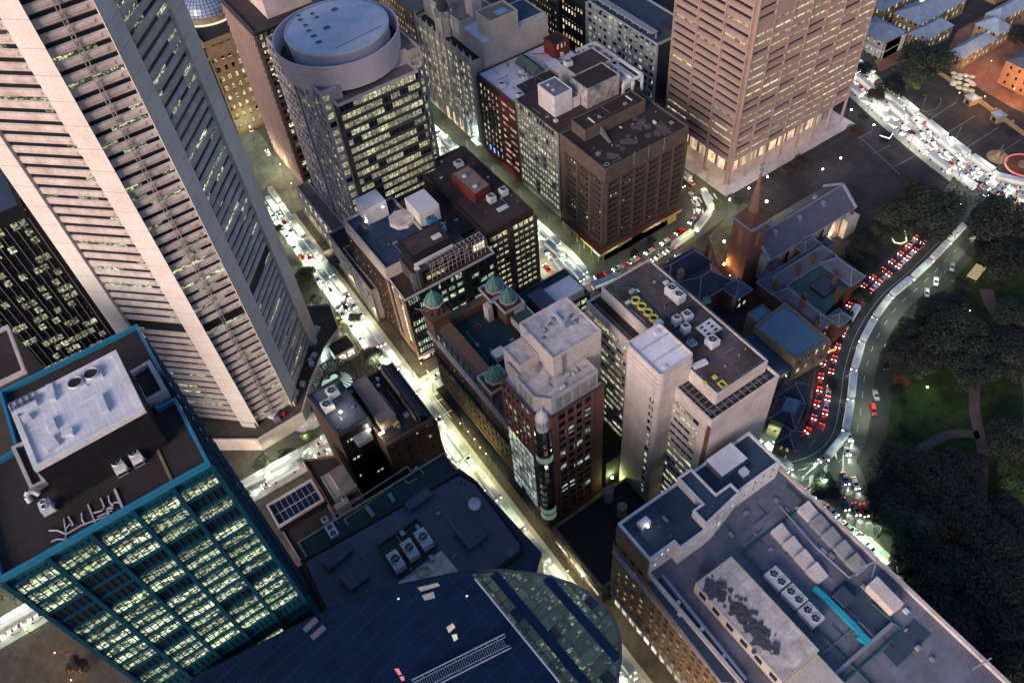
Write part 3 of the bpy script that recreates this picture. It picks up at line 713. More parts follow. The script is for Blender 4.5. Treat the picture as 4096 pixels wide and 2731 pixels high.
t.mb('corner_room', M['navywall']).box(236, 243.2, 45, 249, 252, 48.4)
t.facade((228, 243), (250, 243), 3, 45, L['small'], M['navywall'], fh=3.5, bw=22, ww=.05, wh=.35, d=.1)
t.done()
def speckle(t, pts, r, z, n, seed=3, mat=None):
    """irregular dark weathering built of many small flat patches"""
    rs = random.Random(seed); m = MB()
    for i in range(n):
        c = rs.choice(pts); a = rs.uniform(0, 6.28); d = abs(rs.gauss(0, .55))*r; x, y = c[0]+d*math.cos(a), c[1]+d*math.sin(a); rr = rs.uniform(.12, .42)*r*.8
        m.face([(x+rr*rs.uniform(.6, 1.2)*math.cos(2*math.pi*k/9), y+rr*rs.uniform(.6, 1.2)*math.sin(2*math.pi*k/9), z+i*.0012) for k in range(9)])
    m.build('roof_stain', mat or STAIN, t.root, t.o)
STAIN = wall('roof_stain', (.24, .20, .20), dirt=.4, scale=.8, streak=False)
# ================================================================== rooftop kit that can be lifted away
def ac_unit(name, label, k, zx, zy, z, w=2.2, d=2.2, h=1.8, fans=1, rz=0, mat=None, group=None, legs=True):
    x, y = q(k, zx, zy, z+h)
    e = empty(name, (x, y, z), rz, label=label, cat='rooftop unit', group=group)
    m = MB(); m.box(-w/2, -d/2, .35, w/2, d/2, h, True); m.build('casing', mat or M['ac'], e)
    if legs:
        m = MB()
        for a in (-1, 1): m.box(-w/2-.25, a*d*.36-.08, 0, w/2+.25, a*d*.36+.08, .36)
        m.build('feet', M['steel'], e)
    for i in range(fans):
        r = min(w, d/fans)*.40; yy = (i-(fans-1)/2)*d/fans
        m = MB(); m.lathe(0, yy, [(r+.12, h), (r+.1, h+.28), (r, h+.28), (r, h+.04)], 18); fr_ = m.build('fan_ring', mat or M['ac'], e)
        m = MB(); m.cyl(0, yy, h, h+.08, r, 18); m.build('fan_throat', M['acd'], fr_)
        m = MB()
        for j in range(5):
            a = j*2*math.pi/5; m.face([(0.1*math.cos(a), yy+.1*math.sin(a), h+.12), (r*.95*math.cos(a-.22), yy+r*.95*math.sin(a-.22), h+.12), (r*.95*math.cos(a+.22), yy+r*.95*math.sin(a+.22), h+.2)])
        m.cyl(0, yy, h+.1, h+.25, r*.22, 10); m.build('fan_blades', M['acg'], fr_)
    return e

def clutter(t, x0, y0, x1, y1, z, n, seed):
    """small vents, pipe runs, upstands and a handrail scattered over a flat roof"""
    rs = random.Random(seed)
    for i in range(n):
        x, y = rs.uniform(x0, x1), rs.uniform(y0, y1); k = rs.random(); m = MB()
        if k < .35: w, d = rs.uniform(.3, .9), rs.uniform(.3, .9); m.box(x-w, y-d, z, x+w, y+d, z+rs.uniform(.3, 1.0)); m.build('roof_vent', rs.choice((M['ac'], M['steel'], M['grey'])), t.root, t.o)
        elif k < .6: m.cyl(x, y, z, z+rs.uniform(.4, 1.1), rs.uniform(.15, .35), 10); m.build('vent_pipe', M['steel'], t.root, t.o)
        else:
            L_ = rs.uniform(3, 8); a = rs.choice((0, math.pi/2)); x2, y2 = min(max(x+L_*math.cos(a), x0), x1), min(max(y+L_*math.sin(a), y0), y1)
            m.path([(x, y, z+.15), (x2, y2, z+.15)], .09, 5); m.build('roof_pipe', rs.choice((M['steel'], M['greyd'])), t.root, t.o)
def rail(t, poly, z, h=1.0):
    m = MB(); n = len(poly)
    for i in range(n):
        a, b = poly[i], poly[(i+1) % n]; L_ = math.hypot(b[0]-a[0], b[1]-a[1]); k = max(1, int(L_/2))
        m.tube(a+(z+h,), b+(z+h,), .035, 4)
        for j in range(k): p = lerp(a, b, j/k); m.tube(p+(z,), p+(z+h,), .03, 4)
    m.build('handrail', M['steel'], t.root, t.o)
for i, (a, b) in enumerate(((915, 1075), (1045, 1000))):
    ac_unit('fan_chiller', ['left of two white fan chillers on the dark roof of the teal tower', 'right of two white fan chillers on the dark roof of the teal tower'][i], '02', a, b, 140.2, 1.7, 1.7, 2.2, group='fan chillers on the teal tower roof')
    x, y = q('02', a+45, b+75, 140.2); e = empty('filter_box', (x, y, 140.2), 0, label=['left of two white filter boxes in front of the teal tower chillers', 'right of two white filter boxes in front of the teal tower chillers'][i], cat='rooftop unit', group='filter boxes on the teal tower roof'); m = MB(); m.prism([(-.8, -.8), (.8, -.8), (.8, .9), (-.8, .9)], 0, 1.3, zt=[.9, .9, 1.5, 1.5]); m.build('casing', M['ac'], e); m = MB(); m.box(-.75, -.86, .2, .75, -.8, .8); m.build('louvre', M['acd'], e)
ac_unit('twin_vent_box', 'white box with two dark round vents near the left end of the teal tower roof', '02', 345, 1405, 140.2, 1.7, 1.9, 1.9, fans=2)
x, y = q('02', 290, 1370, 140.2); e = empty('curved_cowl', (x, y, 140.2), R(20), label='white curved duct cowl beside the twin vent box on the teal tower', cat='rooftop unit'); m = MB(); m.path([(-.8, .2, .4), (-.6, .8, 1.2), (0, 1, 1.5), (.6, .7, 1.2), (.8, .1, .5)], .45, 10); m.build('cowl', M['ac'], e)
# ================================================================== 12 red brick offices
t = Bld('red_brick_office', 'bright red brick office block, windows lit, pale blue flat roof and glazed pitched rooflight', 'office building', (178, 266))
t.body(rect(157, 250.4, 200, 281), 0, 42, M['brickr'], M['r_light'], par=.8, pmat=M['greyd'])
t.facade((157, 281), (157, 263.5), 4, 41, L['red'], M['brickd'], fh=3.6, bw=2.9, ww=.5, wh=.62, d=.35, endtop=2)
t.facade((157, 263.5), (157, 250.4), 4, 41, L['red'], M['brickr'], fh=3.6, bw=6, ww=.9, wh=.5, d=.4, endtop=2)
t.body(rect(165, 251, 199, 262), 42.1, 42.6, M['greyd'], M['r_brown'], par=0, part='dark_deck')
gl = MB()
ya, yb, xa, xb = 262.5, 276, 174, 181
gl.face([(xa, ya, 43), (xa, yb, 43), ((xa+xb)/2, yb, 46.2), ((xa+xb)/2, ya, 46.2)]); gl.face([(xb, yb, 43), (xb, ya, 43), ((xa+xb)/2, ya, 46.2), ((xa+xb)/2, yb, 46.2)])
gl.face([(xa, ya, 43), ((xa+xb)/2, ya, 46.2), (xb, ya, 43)]); rf = gl.build('rooflight', M['skyl'], t.root, t.o)
m = MB()
for i in range(11):
    y = ya+i*1.35; m.tube((xa-.2, y, 43.1), ((xa+xb)/2, y, 46.4), .1, 4); m.tube((xb+.2, y, 43.1), ((xa+xb)/2, y, 46.4), .1, 4)
m.build('rooflight_bar', M['pipeg'], t.root, t.o)
t.body(rect(190, 268, 198, 276), 42, 48.5, M['brickr'], M['r_dark'], par=.6, part='brick_stair_house')
t.facade((190, 268), (198, 268), 43, 48.5, L['small'], M['brickr'], fh=5, bw=2, ww=.4, wh=.4, d=.15)
t.body(rect(183, 256, 188.5, 266), 42.2, 44.2, M['grey'], M['r_light'], par=0, part='duct_house')
clutter(t, 159, 252, 189, 262, 42.7, 14, 1); clutter(t, 159, 263, 172, 279, 42.1, 6, 2)
pz = t.mb('red_pipe', M['red']); pz.path([(184, 277, 43), (190, 272, 43.2), (191, 262, 43.2)], .2)
t.done()
for i, (zx, zy, w) in enumerate(((405, 655, 2.6), (585, 600, 1.9), (545, 735, 2.6), (875, 410, 1.6), (560, 548, 1.8))):
    ac_unit('cooling_tower', ['white square cooling unit nearest the street edge of the red brick roof', 'small white vent unit in the middle of the red brick office roof', 'round fan cooler at the corner where red brick roof meets green glass office',
            'lone white cooler beside the brick stair house on the red brick office', 'cream vent unit left of the glazed rooflight on the red brick office'][i], '20', zx, zy, 42.6 if i != 3 else 42.2, w, w, 2.0, group='coolers on the red brick office roof')

# ================================================================== 13 green glass office
t = Bld('green_glass_office', 'pale green glazed office block lit on every floor, white lift houses on its brown roof', 'office building', (178, 235))
t.body(rect(157, 220.6, 200, 250), 0, 45.5, M['grey'], M['r_brown'], par=.5, pmat=M['greyd'])
t.facade((157, 250), (157, 220.6), 3.5, 45, L['green'], M['grey'], fh=3.45, bw=2.0, ww=.9, wh=.72, d=.4, ends=.6)
edge_box(t, 'lift_house', M['white'], rect(162, 229.5, 170.8, 241), 45.5, 55, M['r_grey'], par=.4)
edge_box(t, 'stair_house', M['white'], rect(171, 229.8, 175, 233.5), 45.5, 50, M['r_grey'], par=.4)
clutter(t, 172, 222, 198, 229, 45.6, 8, 8); clutter(t, 158.5, 222, 161, 248, 45.6, 5, 9)
ww_ = t.mb('roof_cowl', M['ac']); 
for a, b in ((770, 670), (808, 710)): x, y = q('20', a, b, 55.3); ww_.box(x-.5, y-.4, 55.1, x+.5, y+.4, 55.9)
for i in range(3):
    m = MB(); m.face([(170.84+.02, 238.2-.02, 47+2.2*i), (170.86, 237.2, 47+2.2*i), (170.86, 237.2, 48.2+2.2*i), (170.86, 238.2, 48.2+2.2*i)]); 
t.done()
t = Bld('white_lift_block', 'tall peeling white plant block with dark roof standing behind the brown precast office', 'building', (182, 236))
t.body(rect(175.5, 225.5, 192, 237), 40, 54.5, M['white_peel'], M['r_dark'], par=.5)
t.body(rect(179, 237.1, 197, 250), 40, 53.4, M['lilac'], M['r_brown'], par=.5, part='rear_block')
pn = t.mb('open_roof_frame', M['white'])
for a, b in (((193, 224), (203, 224)), ((203, 224), (203, 256)), ((193, 256), (203, 256)), ((198, 224.3), (198, 255.7)), ((193, 240), (203, 240)), ((193, 232), (198, 232)), ((193, 248), (203, 248))): pn.bar(a, b, .9, 50.2, 51.2)
for p in ((193, 224), (203, 224), (203, 240), (203, 256), (198, 224), (198, 256)): pn.box(p[0]-.45, p[1]-.45, 38, p[0]+.45, p[1]+.45, 50.4)
t.body(rect(192.3, 223.5, 206, 258), 0, 43, M['navywall'], M['r_navy'], par=.6, part='rear_wing')
t.body(rect(195, 226, 201, 238), 43.1, 49.6, M['white'], M['r_cream'], par=.4, part='frame_room')
t.done()
ac_unit('dish_vent', 'round turquoise vent on the dark roof of the tall peeling white block', '20', 1145, 680, 54.7, 1.6, 1.6, .9, mat=M['tealcap'], legs=False)
ac_unit('cooling_tower', 'pale cooling unit at the rear corner of the peeling white block', '20', 925, 480, 53.6, 3.0, 3.0, 2.2)
# ================================================================== 14 brown precast office
t = Bld('brown_precast_office', 'boxy brown precast office block with rows of small dark windows and a black flat roof', 'office building', (178, 205))
t.body(rect(157.4, 191, 199.4, 220.2), 0, 45, M['brown'], M['r_dark'], par=.7, pt=.6)
kw = dict(fh=3.05, bw=1.55, ww=.55, wh=.42, d=.3, sill=.34, ends=.8)
def bays(A, B, n, z0, z1, g=1.2, **k2):
    e, L_ = uni(A, B); w = (L_-g*(n+1))/n
    for i in range(n):
        u0 = g+i*(w+g); a = (A[0]+e[0]*u0, A[1]+e[1]*u0); b = (A[0]+e[0]*(u0+w), A[1]+e[1]*(u0+w))
        t.facade(a, b, z0, z1, L['brown'], M['brownsp'], **dict(kw, **k2))
    W_ = t.mb('pier', M['brown']); nn = (e[1], -e[0])
    for i in range(n+1):
        u = i*(w+g); a = (A[0]+e[0]*(u+.12), A[1]+e[1]*(u+.12)); b = (A[0]+e[0]*(u+g-.12), A[1]+e[1]*(u+g-.12))
        W_.prism([(a[0]+nn[0]*.7, a[1]+nn[1]*.7), (b[0]+nn[0]*.7, b[1]+nn[1]*.7), b, a], 5.5, z1+.2, bottom=True)
bays((157.4, 217), (157.4, 191.2), 3, 6, 38.5)
bays((157.6, 191), (199.2, 191), 6, 6, 38.5)
led = t.mb('ledge', M['brown'])
for k in range(11): led.box(156.75, 191.6, 6+k*2.95+.9, 157.5, 217, 6+k*2.95+1.15); led.box(157.8, 190.25, 6+k*2.95+.9, 199, 191.1, 6+k*2.95+1.15)
edge_box(t, 'plant_room', M['brown'], rect(162.4, 210, 193, 219), 45, 50, M['r_dark'], par=.6)
rr = t.mb('red_roof_band', M['brickd'])
rr.box(168.5, 211, 50.2, 190, 212.6, 50.6); rr.box(168.5, 212.6, 50.2, 170, 218, 50.6); rr.box(188.5, 212.6, 50.2, 190, 218, 50.6)
st = t.mb('roof_stair', M['steel'])
p1, p2 = q('20', 1165, 965, 49), q('20', 1255, 1120, 45.5)
st.bar(p1, p2, 1.0, 45.4, 45.7)
for i in range(13):
    u = i/12; x = p1[0]+(p2[0]-p1[0])*u; y = p1[1]+(p2[1]-p1[1])*u; st.box(x-.5, y-.14, 45.7, x+.5, y+.14, 49.4-3.6*u)
hp = t.mb('helipad_ring', M['steel'])
for a, b in ((1197, 1308), (1232, 1288)): x, y = q('20', a, b, 45.3); hp.lathe(x, y, [(1.05, 45.15), (1.05, 45.4), (.75, 45.4), (.75, 45.15)], 20)
ht = t.mb('roof_hatch', M['brickd'])
for a, b, w in ((1495, 1055, 3.6), (1210, 1230, 1.9), (1595, 843, 2.2), (1030, 980, 1.6)): x, y = q('20', a, b, 45.5); ht.ring(ccw(rect(x-w/2, y-.5, x+w/2, y+.5)), 45.1, 45.6, .2)
clutter(t, 160, 193, 197, 208, 45.1, 16, 3); clutter(t, 165, 212, 190, 218, 50.1, 6, 4); speckle(t, [(165, 196), (175, 200), (185, 205), (190, 196)], 6, 45.13, 60, mat=wall('pale_dust', (.12, .10, .11), dirt=.3, scale=.5, streak=False))
ms = t.mb('lightning_mast', M['grey'])
for a, b in ((1440, 1290), (1555, 1235), (1675, 1180)): x, y = q('20', a, b, 45); ms.tube((x, y, 45), (x, y, 51), .09)
dt = t.mb('duct_light', M['ac']); dt.path([q('20', 1085, 925, 50.4)+(50.4,), q('20', 1135, 965, 50.4)+(50.4,)], .35); dt.path([q('20', 1380, 755, 50.4)+(50.4,), q('20', 1430, 790, 50.4)+(50.4,)], .35)
cp = t.mb('teal_coping', M['copperd']); cp.bar((162.4, 219.4), (162.4, 209.8), .5, 50.6, 50.75); cp.bar((157.4, 220.6), (163, 220.6), .5, 45.8, 45.95)
t.done()
# awning of street level
M['awfas'] = plain('cream_fascia', (.62, .52, .26))
t = Bld('red_roof_awning', 'red tiled street awning with cream fascia wrapped around the foot of the brown precast office', 'awning', (160, 188))
aw = MB(); aw.prism(ccw([(153.4, 214), (153.4, 188.2), (199, 188.2), (199, 190.6), (156.6, 190.6), (156.6, 214)]), 4.3, 4.6, bottom=True); aw.build('roof', M['awn'], t.root, t.o)
fa = MB()
for a, b in (((153.3, 214), (153.3, 203)), ((153.3, 201.5), (153.3, 188.1)), ((153.3, 188.0), (170, 188.0)), ((176, 188.0), (198, 188.0))): fa.bar(a, b, .25, 3.9, 5.0)
fa.build('fascia', M['awfas'], t.root, t.o)
po = MB()
for i in range(6): po.box(153.2, 189+i*5, 0, 153.5, 189.3+i*5, 4.3)
for i in range(9): po.box(155+i*5, 187.95, 0, 155.3, 188.2, 4.3)
po.build('post', M['yellow'], t.root, t.o)
t.done()

# ================================================================== 16 pink supreme court tower
t = Bld('pink_office_tower', 'giant pink precast tower with recessed window strips standing on tall columns, top right', 'office tower', (262, 211))
t.body(rect(227, 190.4, 300, 233), 14, 128, M['supr'], M['r_grey'], par=1)
t.body(rect(233, 196, 294, 228), 0, 14, M['suprd'], None, par=0, part='lobby_wall')
fl = t.mb('spandrel', M['supr'])
FH = 3.75
def strip(A, B, n, side):
    e, L_ = uni(A, B); nn = (e[1], -e[0]); w = L_/n
    pr = t.mb('pier', M['supr'])
    for i in range(n+1):
        u = min(max(i*w, .7), L_-.7); a = (A[0]+e[0]*(u-.36), A[1]+e[1]*(u-.36)); b = (A[0]+e[0]*(u+.36), A[1]+e[1]*(u+.36))
        pr.prism([(a[0]+nn[0]*1.02, a[1]+nn[1]*1.02), (b[0]+nn[0]*1.02, b[1]+nn[1]*1.02), (b[0], b[1]), (a[0], a[1])], 0, 128, bottom=True)
    for k in range(30):
        z = 14+k*FH
        for i in range(n):
            if random.random() < .09 and k > 12: 
                a = (A[0]+e[0]*(i*w+.5), A[1]+e[1]*(i*w+.5)); b = (A[0]+e[0]*((i+1)*w-.5), A[1]+e[1]*((i+1)*w-.5))
                fl.prism([(a[0]+nn[0]*.85, a[1]+nn[1]*.85), (b[0]+nn[0]*.85, b[1]+nn[1]*.85), b, a], z, z+FH-.1, bottom=True); continue
            a = (A[0]+e[0]*(i*w+.5), A[1]+e[1]*(i*w+.5)); b = (A[0]+e[0]*((i+1)*w-.5), A[1]+e[1]*((i+1)*w-.5))
            def S_(o): return [(a[0]+nn[0]*o, a[1]+nn[1]*o), (b[0]+nn[0]*o, b[1]+nn[1]*o)]
            p = S_(.95 if random.random() < .8 else .8); fl.prism([p[0], p[1], b, a], z, z+1.5, bottom=True)
            p = S_(.6); fl.prism([p[0], p[1], b, a], z+1.51, z+2.0, bottom=True)
            p = S_(.06); m = MB(); vv = (k+.15)*3.7
            m.face([(p[0][0], p[0][1], z+2.1), (p[1][0], p[1][1], z+2.1), (p[1][0], p[1][1], z+3.7), (p[0][0], p[0][1], z+3.7)], [(i*9.5+.3, vv), (i*9.5+9.2, vv), (i*9.5+9.2, vv+1.6), (i*9.5+.3, vv+1.6)])
            t.wins.append((m, L['supr'] if side == 0 else L['suprw'], 'window_band'))
strip((227, 190.4), (300, 190.4), 7, 0)
strip((227, 233), (227, 190.4), 3, 1)
m = MB()
for A, B in (((233, 195.9), (294, 195.9)), ((232.9, 228), (232.9, 196))):
    e, L_ = uni(A, B); nn = (e[1], -e[0])
    for i in range(int(L_/6)):
        a = (A[0]+e[0]*(i*6+.8)+nn[0]*.05, A[1]+e[1]*(i*6+.8)+nn[1]*.05); b = (a[0]+e[0]*4.6, a[1]+e[1]*4.6); m.face([(a[0], a[1], .5), (b[0], b[1], .5), (b[0], b[1], 12.5), (a[0], a[1], 12.5)], [(i*3, 0), (i*3+3, 0), (i*3+3, 9), (i*3, 9)])
m.build('lobby_glazing', L['arch'], t.root, t.o)
for (x, y) in [(231+i*9.5, 193.4) for i in range(7)]+[(230, 200+i*9) for i in range(4)]:
    m = MB(); m.box(x-.5, y-.5, 13.5, x+.5, y+.5, 13.8, True); dl = m.build('colonnade_light', glow('colonnade_glow', (1, .6, .35), 6) if 'colonnade_glow' not in bpy.data.materials else bpy.data.materials['colonnade_glow'], t.root, t.o)
    l = bpy.data.lights.new('colonnade_lamp', 'POINT'); l.energy = 380; l.color = (1, .52, .28); l.shadow_soft_size = .6; lo = bpy.data.objects.new('colonnade_lamp', l); col.objects.link(lo); lo.parent = t.root; lo.location = (x-t.o[0], y-t.o[1], 12.4)
m = MB()
for i in range(8): m.prism(ccw([(221.5+i*.6, 185.3+i*.6), (304.5-i*.6, 185.3+i*.6), (304.5-i*.6, 240), (221.5+i*.6, 240)]), .15*i, .15*(i+1))
m.build('entrance_steps', M['lilac'], t.root, t.o)
t.done()

# ================================================================== 17 dark brick block with ledges
t = Bld('ledged_brick_office', 'dark brick office block with projecting ledges, its windows almost all lit, brown flat roof', 'office building', (116, 218))
t.body(rect(104.5, 195.6, 126.6, 245), 0, 39.5, M['brickd'], M['r_brown'], par=.7, pt=.5)
for a, b in (((104.5, 195.6), (114.5, 195.6)), ((116.5, 195.6), (126.6, 195.6))):
    t.facade(a, b, 2, 37, L['b17'], M['brownsp'], fh=3.3, bw=2.2, ww=.9, wh=.66, d=.9, ends=.3)
t.facade((126.6, 195.6), (126.6, 245), 2, 37, L['b17'], M['brownsp'], fh=3.3, bw=3.2, ww=.8, wh=.6, d=.5)
t.facade((104.5, 245), (104.5, 196), 3, 37, L['small'], M['brickd'], fh=11, bw=7, ww=.2, wh=.2, d=.4)
edge_box(t, 'plant_room', M['brickr'], [q('10', 1770, 1368, 44.5), q('10', 1908, 1298, 44.5), q('10', 2080, 1452, 44.5), q('10', 1958, 1532, 44.5)], 39.6, 44.5, M['r_tan'], par=.25)
sk = t.mb('skylight', M['ac']); x, y = q('11', 1980, 260, 39.9); sk.box(x-2.2, y-1, 39.6, x+2.2, y+1, 40.1)
cw_ = t.mb('roof_cowl', M['ac']); 
for a, b in ((1765, 92), (1680, 12)): x, y = q('11', a, b, 45.5); cw_.box(x-.7, y-.6, 45.3, x+.7, y+.6, 46)
clutter(t, 106, 197, 125, 243, 39.7, 16, 5)
om = t.mb('anchor_mark', M['orange'])
for a, b in ((1940, 70), (1905, 40), (2050, 160), (2100, 205), (1850, 290), (2010, 110), (1755, -95)): x, y = q('11', a, b, 39.8); om.ring(rect(x-.35, y-.35, x+.35, y+.35), 39.7, 39.85, .12)
t.done()
for i, (a, b, z, w) in enumerate(((1890, 165, 39.7, 2.9), (1985, 110, 39.7, 2.9), )):
    ac_unit('cooling_tower', ['white cooling tower with fan on the brown brick roof, left of a pair', 'white cooling tower with fan on the brown brick roof, right of a pair'][i], '11', a, b, z, w, w, 2.9, group='pair of cooling towers on the brown brick roof')
ac_unit('condenser', 'square white condenser inside a round well at the tip of the brown brick roof', '10', 1830, 1270, 39.7, 3.2, 3.0, 2.0)
# ================================================================== 18 blue roofed brick block
t = Bld('blue_tarp_block', 'brick office block with blue roof sheeting, white plant boxes and scaffold at the street corner', 'office building', (84, 216))
t.body([(66.6, 202.5), (88, 202.5), (88, 236), (66.6, 236)], 0, 39.5, M['brickd'], M['r_blue'], par=1.0, pt=.7, pmat=M['cream'])
t.facade((66.6, 236), (66.6, 202.5), 2, 35, L['small'], M['brickd'], fh=3.4, bw=2.6, ww=.35, wh=.4, d=.2, endtop=0)
t.mb('top_band', M['cream']).box(66.3, 202.3, 34.5, 66.65, 236, 39.6)
t.mb('top_band', M['cream']).box(66.3, 202.2, 34.5, 73, 202.55, 39.6)
edge_box(t, 'left_plant_box', M['white'], rect(73.2, 228, 82.2, 236), 39.5, 47, M['r_light'], par=0)
edge_box(t, 'right_plant_box', M['white'], rect(88.5, 214, 97, 225), 39.5, 46.5, M['r_light'], par=0)
t.body(rect(88.2, 202.5, 104.3, 236), 0, 38, M['brickd'], M['r_dark'], par=.6, part='rear_wall')
x, y = q('11', 1190, 355, 40)
m = MB(); m.cyl(x, y, 39.5, 41.2, 5, 8, smooth=False); m.build('octagon_deck', M['white'], t.root, t.o); m = MB(); m.cyl(x, y, 41.2, 41.35, 4.4, 8, smooth=False); m.build('octagon_floor', M['r_cream'], t.root, t.o)
clutter(t, 70, 205, 87, 226, 39.6, 14, 6); clutter(t, 89.5, 204, 103, 213, 38.1, 10, 7)
t.done()
t = Bld('corner_glass_office', 'dark corner office with mint green lit floors under a scaffolded rooftop storey', 'office building', (83, 196))
t.body([(66, 189), (104.2, 189), (104.2, 202.3), (66.6, 202.3)], 0, 36, M['black'], M['brickd'], par=.6, pmat=M['lilac'])
t.facade((66, 189), (77, 189), 4.5, 35.5, L['b18'], M['black'], fh=3.7, bw=1.0, ww=.7, wh=.66, d=.35)
t.facade((78.4, 189), (91, 189), 4.5, 35.5, L['b18'], M['black'], fh=3.7, bw=4.0, ww=.75, wh=.6, d=.5)
t.facade((92.4, 189), (104.2, 189), 4.5, 35.5, L['b18'], M['black'], fh=3.7, bw=3.8, ww=.85, wh=.6, d=.5)
t.facade((66.3, 202.3), (66, 189), 5, 35.5, L['shop'], M['stone'], fh=30, bw=6, ww=.0+.3, wh=.9, d=.5)
t.mb('street_fascia', M['r_cream']).box(65.4, 187.6, 4.2, 104, 188.6, 5.2)
t.facade((66, 188.9), (100, 188.9), .3, 4.3, L['shop'], M['black'], fh=4, bw=4, ww=.8, wh=.8, d=.2)
edge_box(t, 'upper_storey', M['greyd'], [(72.5, 192), (96, 192), (96, 202), (72.5, 202)], 36, 42.5, M['r_brown'], par=.4)
t.facade((76, 192), (92, 192), 36, 42, L['supr'], M['black'], fh=3, bw=2, ww=.8, wh=.7, d=.3)
edge_box(t, 'dark_roof_house', M['black'], [(75, 196), (91, 196), (91, 206), (75, 206)], 42.5, 46.5, M['r_brown'], par=.3)
m = MB()
for i in range(14):
    x = 79+i*1.75
    m.tube((x, 191.2, 36), (x, 191.2, 44.5), .08, 4); m.tube((x, 194, 42.5), (x, 194, 44.5), .08, 4); m.tube((x, 191.2, 44.4), (x, 194.2, 44.4), .07, 4)
    if i % 2 == 0: m.tube((x, 191.2, 40), (x+1.75, 191.2, 44.4), .07, 4)
for z in (39, 41, 43, 44.4): m.tube((79, 191.2, z), (102, 191.2, z), .08, 4)
m.tube((79, 194, 44.4), (102, 194, 44.4), .08, 4)
m.build('scaffold', M['lilac'], t.root, t.o)
m = MB()
for k in range(7):
    for i in range(3): m.tube((71+i*1.3, 190.2, 36+k*1.4), (71+i*1.3, 192, 36+k*1.4), .06, 4)
    m.tube((71, 190.2, 36+k*1.4), (73.6, 190.2, 36+k*1.4), .06, 4)
for i in range(3): m.tube((71+i*1.3, 190.2, 36), (71+i*1.3, 190.2, 45), .07, 4)
m.build('scaffold_tower', M['steel'], t.root, t.o)
ic = t.mb('white_sheeting', M['white']); ic.box(75, 194.8, 42.6, 91, 195.6, 43.8); ic.box(74.2, 193, 36, 76, 194.6, 43)
t.mb('roof_hatch', M['ac']).box(85.5, 198.5, 46.6, 89, 200.5, 47.1)
edge_box(t, 'glazed_hut', M['greyd'], rect(97, 193.5, 104, 199), 36.1, 40.2, M['r_dark'], par=.2)
t.facade((97, 193.5), (104, 193.5), 36.2, 40, L['shop'], M['wood'], fh=3.8, bw=1.2, ww=.85, wh=.8, d=.15)
t.done()
ac_unit('cooling_tower', 'blue louvred cooling tower behind the scaffolded storey', '11', 1425, 340, 42.6, 3.4, 3.4, 3.4, fans=1, mat=M['tealcap'])
ac_unit('cooling_tower', 'white cooling tower beside the blue louvred one, above the scaffold', '11', 1495, 400, 40.0, 3.0, 3.0, 2.6)
ac_unit('vent_array', 'dark perforated air handling unit between the two white plant boxes', '11', 1240, 200, 39.7, 5.0, 3.4, 1.6, fans=3, mat=M['greyd'])
# ================================================================== 23 small blue roofs behind brick domes
t = Bld('planted_terrace', 'low office with pale blue roofs and dark planted terrace beside the cream block', 'building', (118, 167))
t.body(rect(98, 158, 124.4, 173.4), 0, 27, M['greyd'], M['r_green'], par=.8, pt=.5)
edge_box(t, 'blue_box', M['slate'], rect(103, 158.5, 109, 167), 27, 33, M['r_slateblue'], par=.2)
edge_box(t, 'light_box', M['lilac'], rect(110.2, 158.3, 122, 167), 27, 31, M['r_light'], par=.2)
t.facade((98, 158), (124, 158), 2, 26, L['b22'], M['black'], fh=3.6, bw=3, ww=.8, wh=.6, d=.3)
t.done(40)
# ================================================================== 20 brick block with green copper domes
t = Bld('domed_brick_block', 'dark red brick Victorian block with green copper corner domes along the street canyon', 'building', (80, 148))
pl = [(67, 123.5), (90, 123.5), (90, 158), (97.5, 158), (97.5, 173), (67, 173)]
t.body(pl, 0, 35, M['brickd'], M['r_green'], par=.6, pt=.4)
t.facade((67, 173), (67, 124), 7, 34, L['brick'], M['brickm'], fh=4.0, bw=2.7, ww=.38, wh=.5, d=.35, endtop=3)
# mansard attic along the street
m = MB(); A_ = 124; B_ = 169.5
m.face([(66.6, A_, 35.2), (68.2, A_, 39.6), (68.2, B_, 39.6), (66.6, B_, 35.2)][::-1]); m.face([(68.2, A_, 39.6), (72.6, A_, 39.6), (72.6, B_, 39.6), (68.2, B_, 39.6)]); m.face([(72.6, A_, 39.6), (72.6, A_, 35), (72.6, B_, 35), (72.6, B_, 39.6)]); m.face([(66.6, A_, 35.2), (72.6, A_, 35), (72.6, A_, 39.6), (68.2, A_, 39.6)]); m.face([(66.6, B_, 35.2), (68.2, B_, 39.6), (72.6, B_, 39.6), (72.6, B_, 35)])
m.build('attic_roof', M['slated'], t.root, t.o)
t.mb('attic_top', M['terra']).box(68.4, 125, 39.62, 72.5, 169, 39.8)
m = MB(); m.box(73, 169.4, 35, 96, 172.6, 38.5); m.build('rear_attic', M['terra'], t.root, t.o)
for i in range(12):
    y = 127+i*3.6; m = MB(); m.box(66.6, y-.8, 36, 68.1, y+.8, 38.4); o = m.build('dormer', M['copperd'], t.root, t.o)
    m = MB(); m.face([(66.57, y+.6, 36.3), (66.57, y-.6, 36.3), (66.57, y-.6, 38), (66.57, y+.6, 38)], [(i*5, 0), (i*5+1.2, 0), (i*5+1.2, 1.7), (i*5, 1.7)]); m.build('dormer_window', L['brick'], o, t.o)
cr = t.mb('cornice', M['lilac']); cr.box(65.4, 123.5, 34.2, 67, 173.3, 34.9); cr2 = t.mb('string_course', M['greyd']); cr2.box(65.7, 123.5, 22.6, 67, 173, 23.1)
lg = t.mb('street_arch_band', M['stone']); lg.box(66.3, 124, 5.6, 67, 173, 6.4)
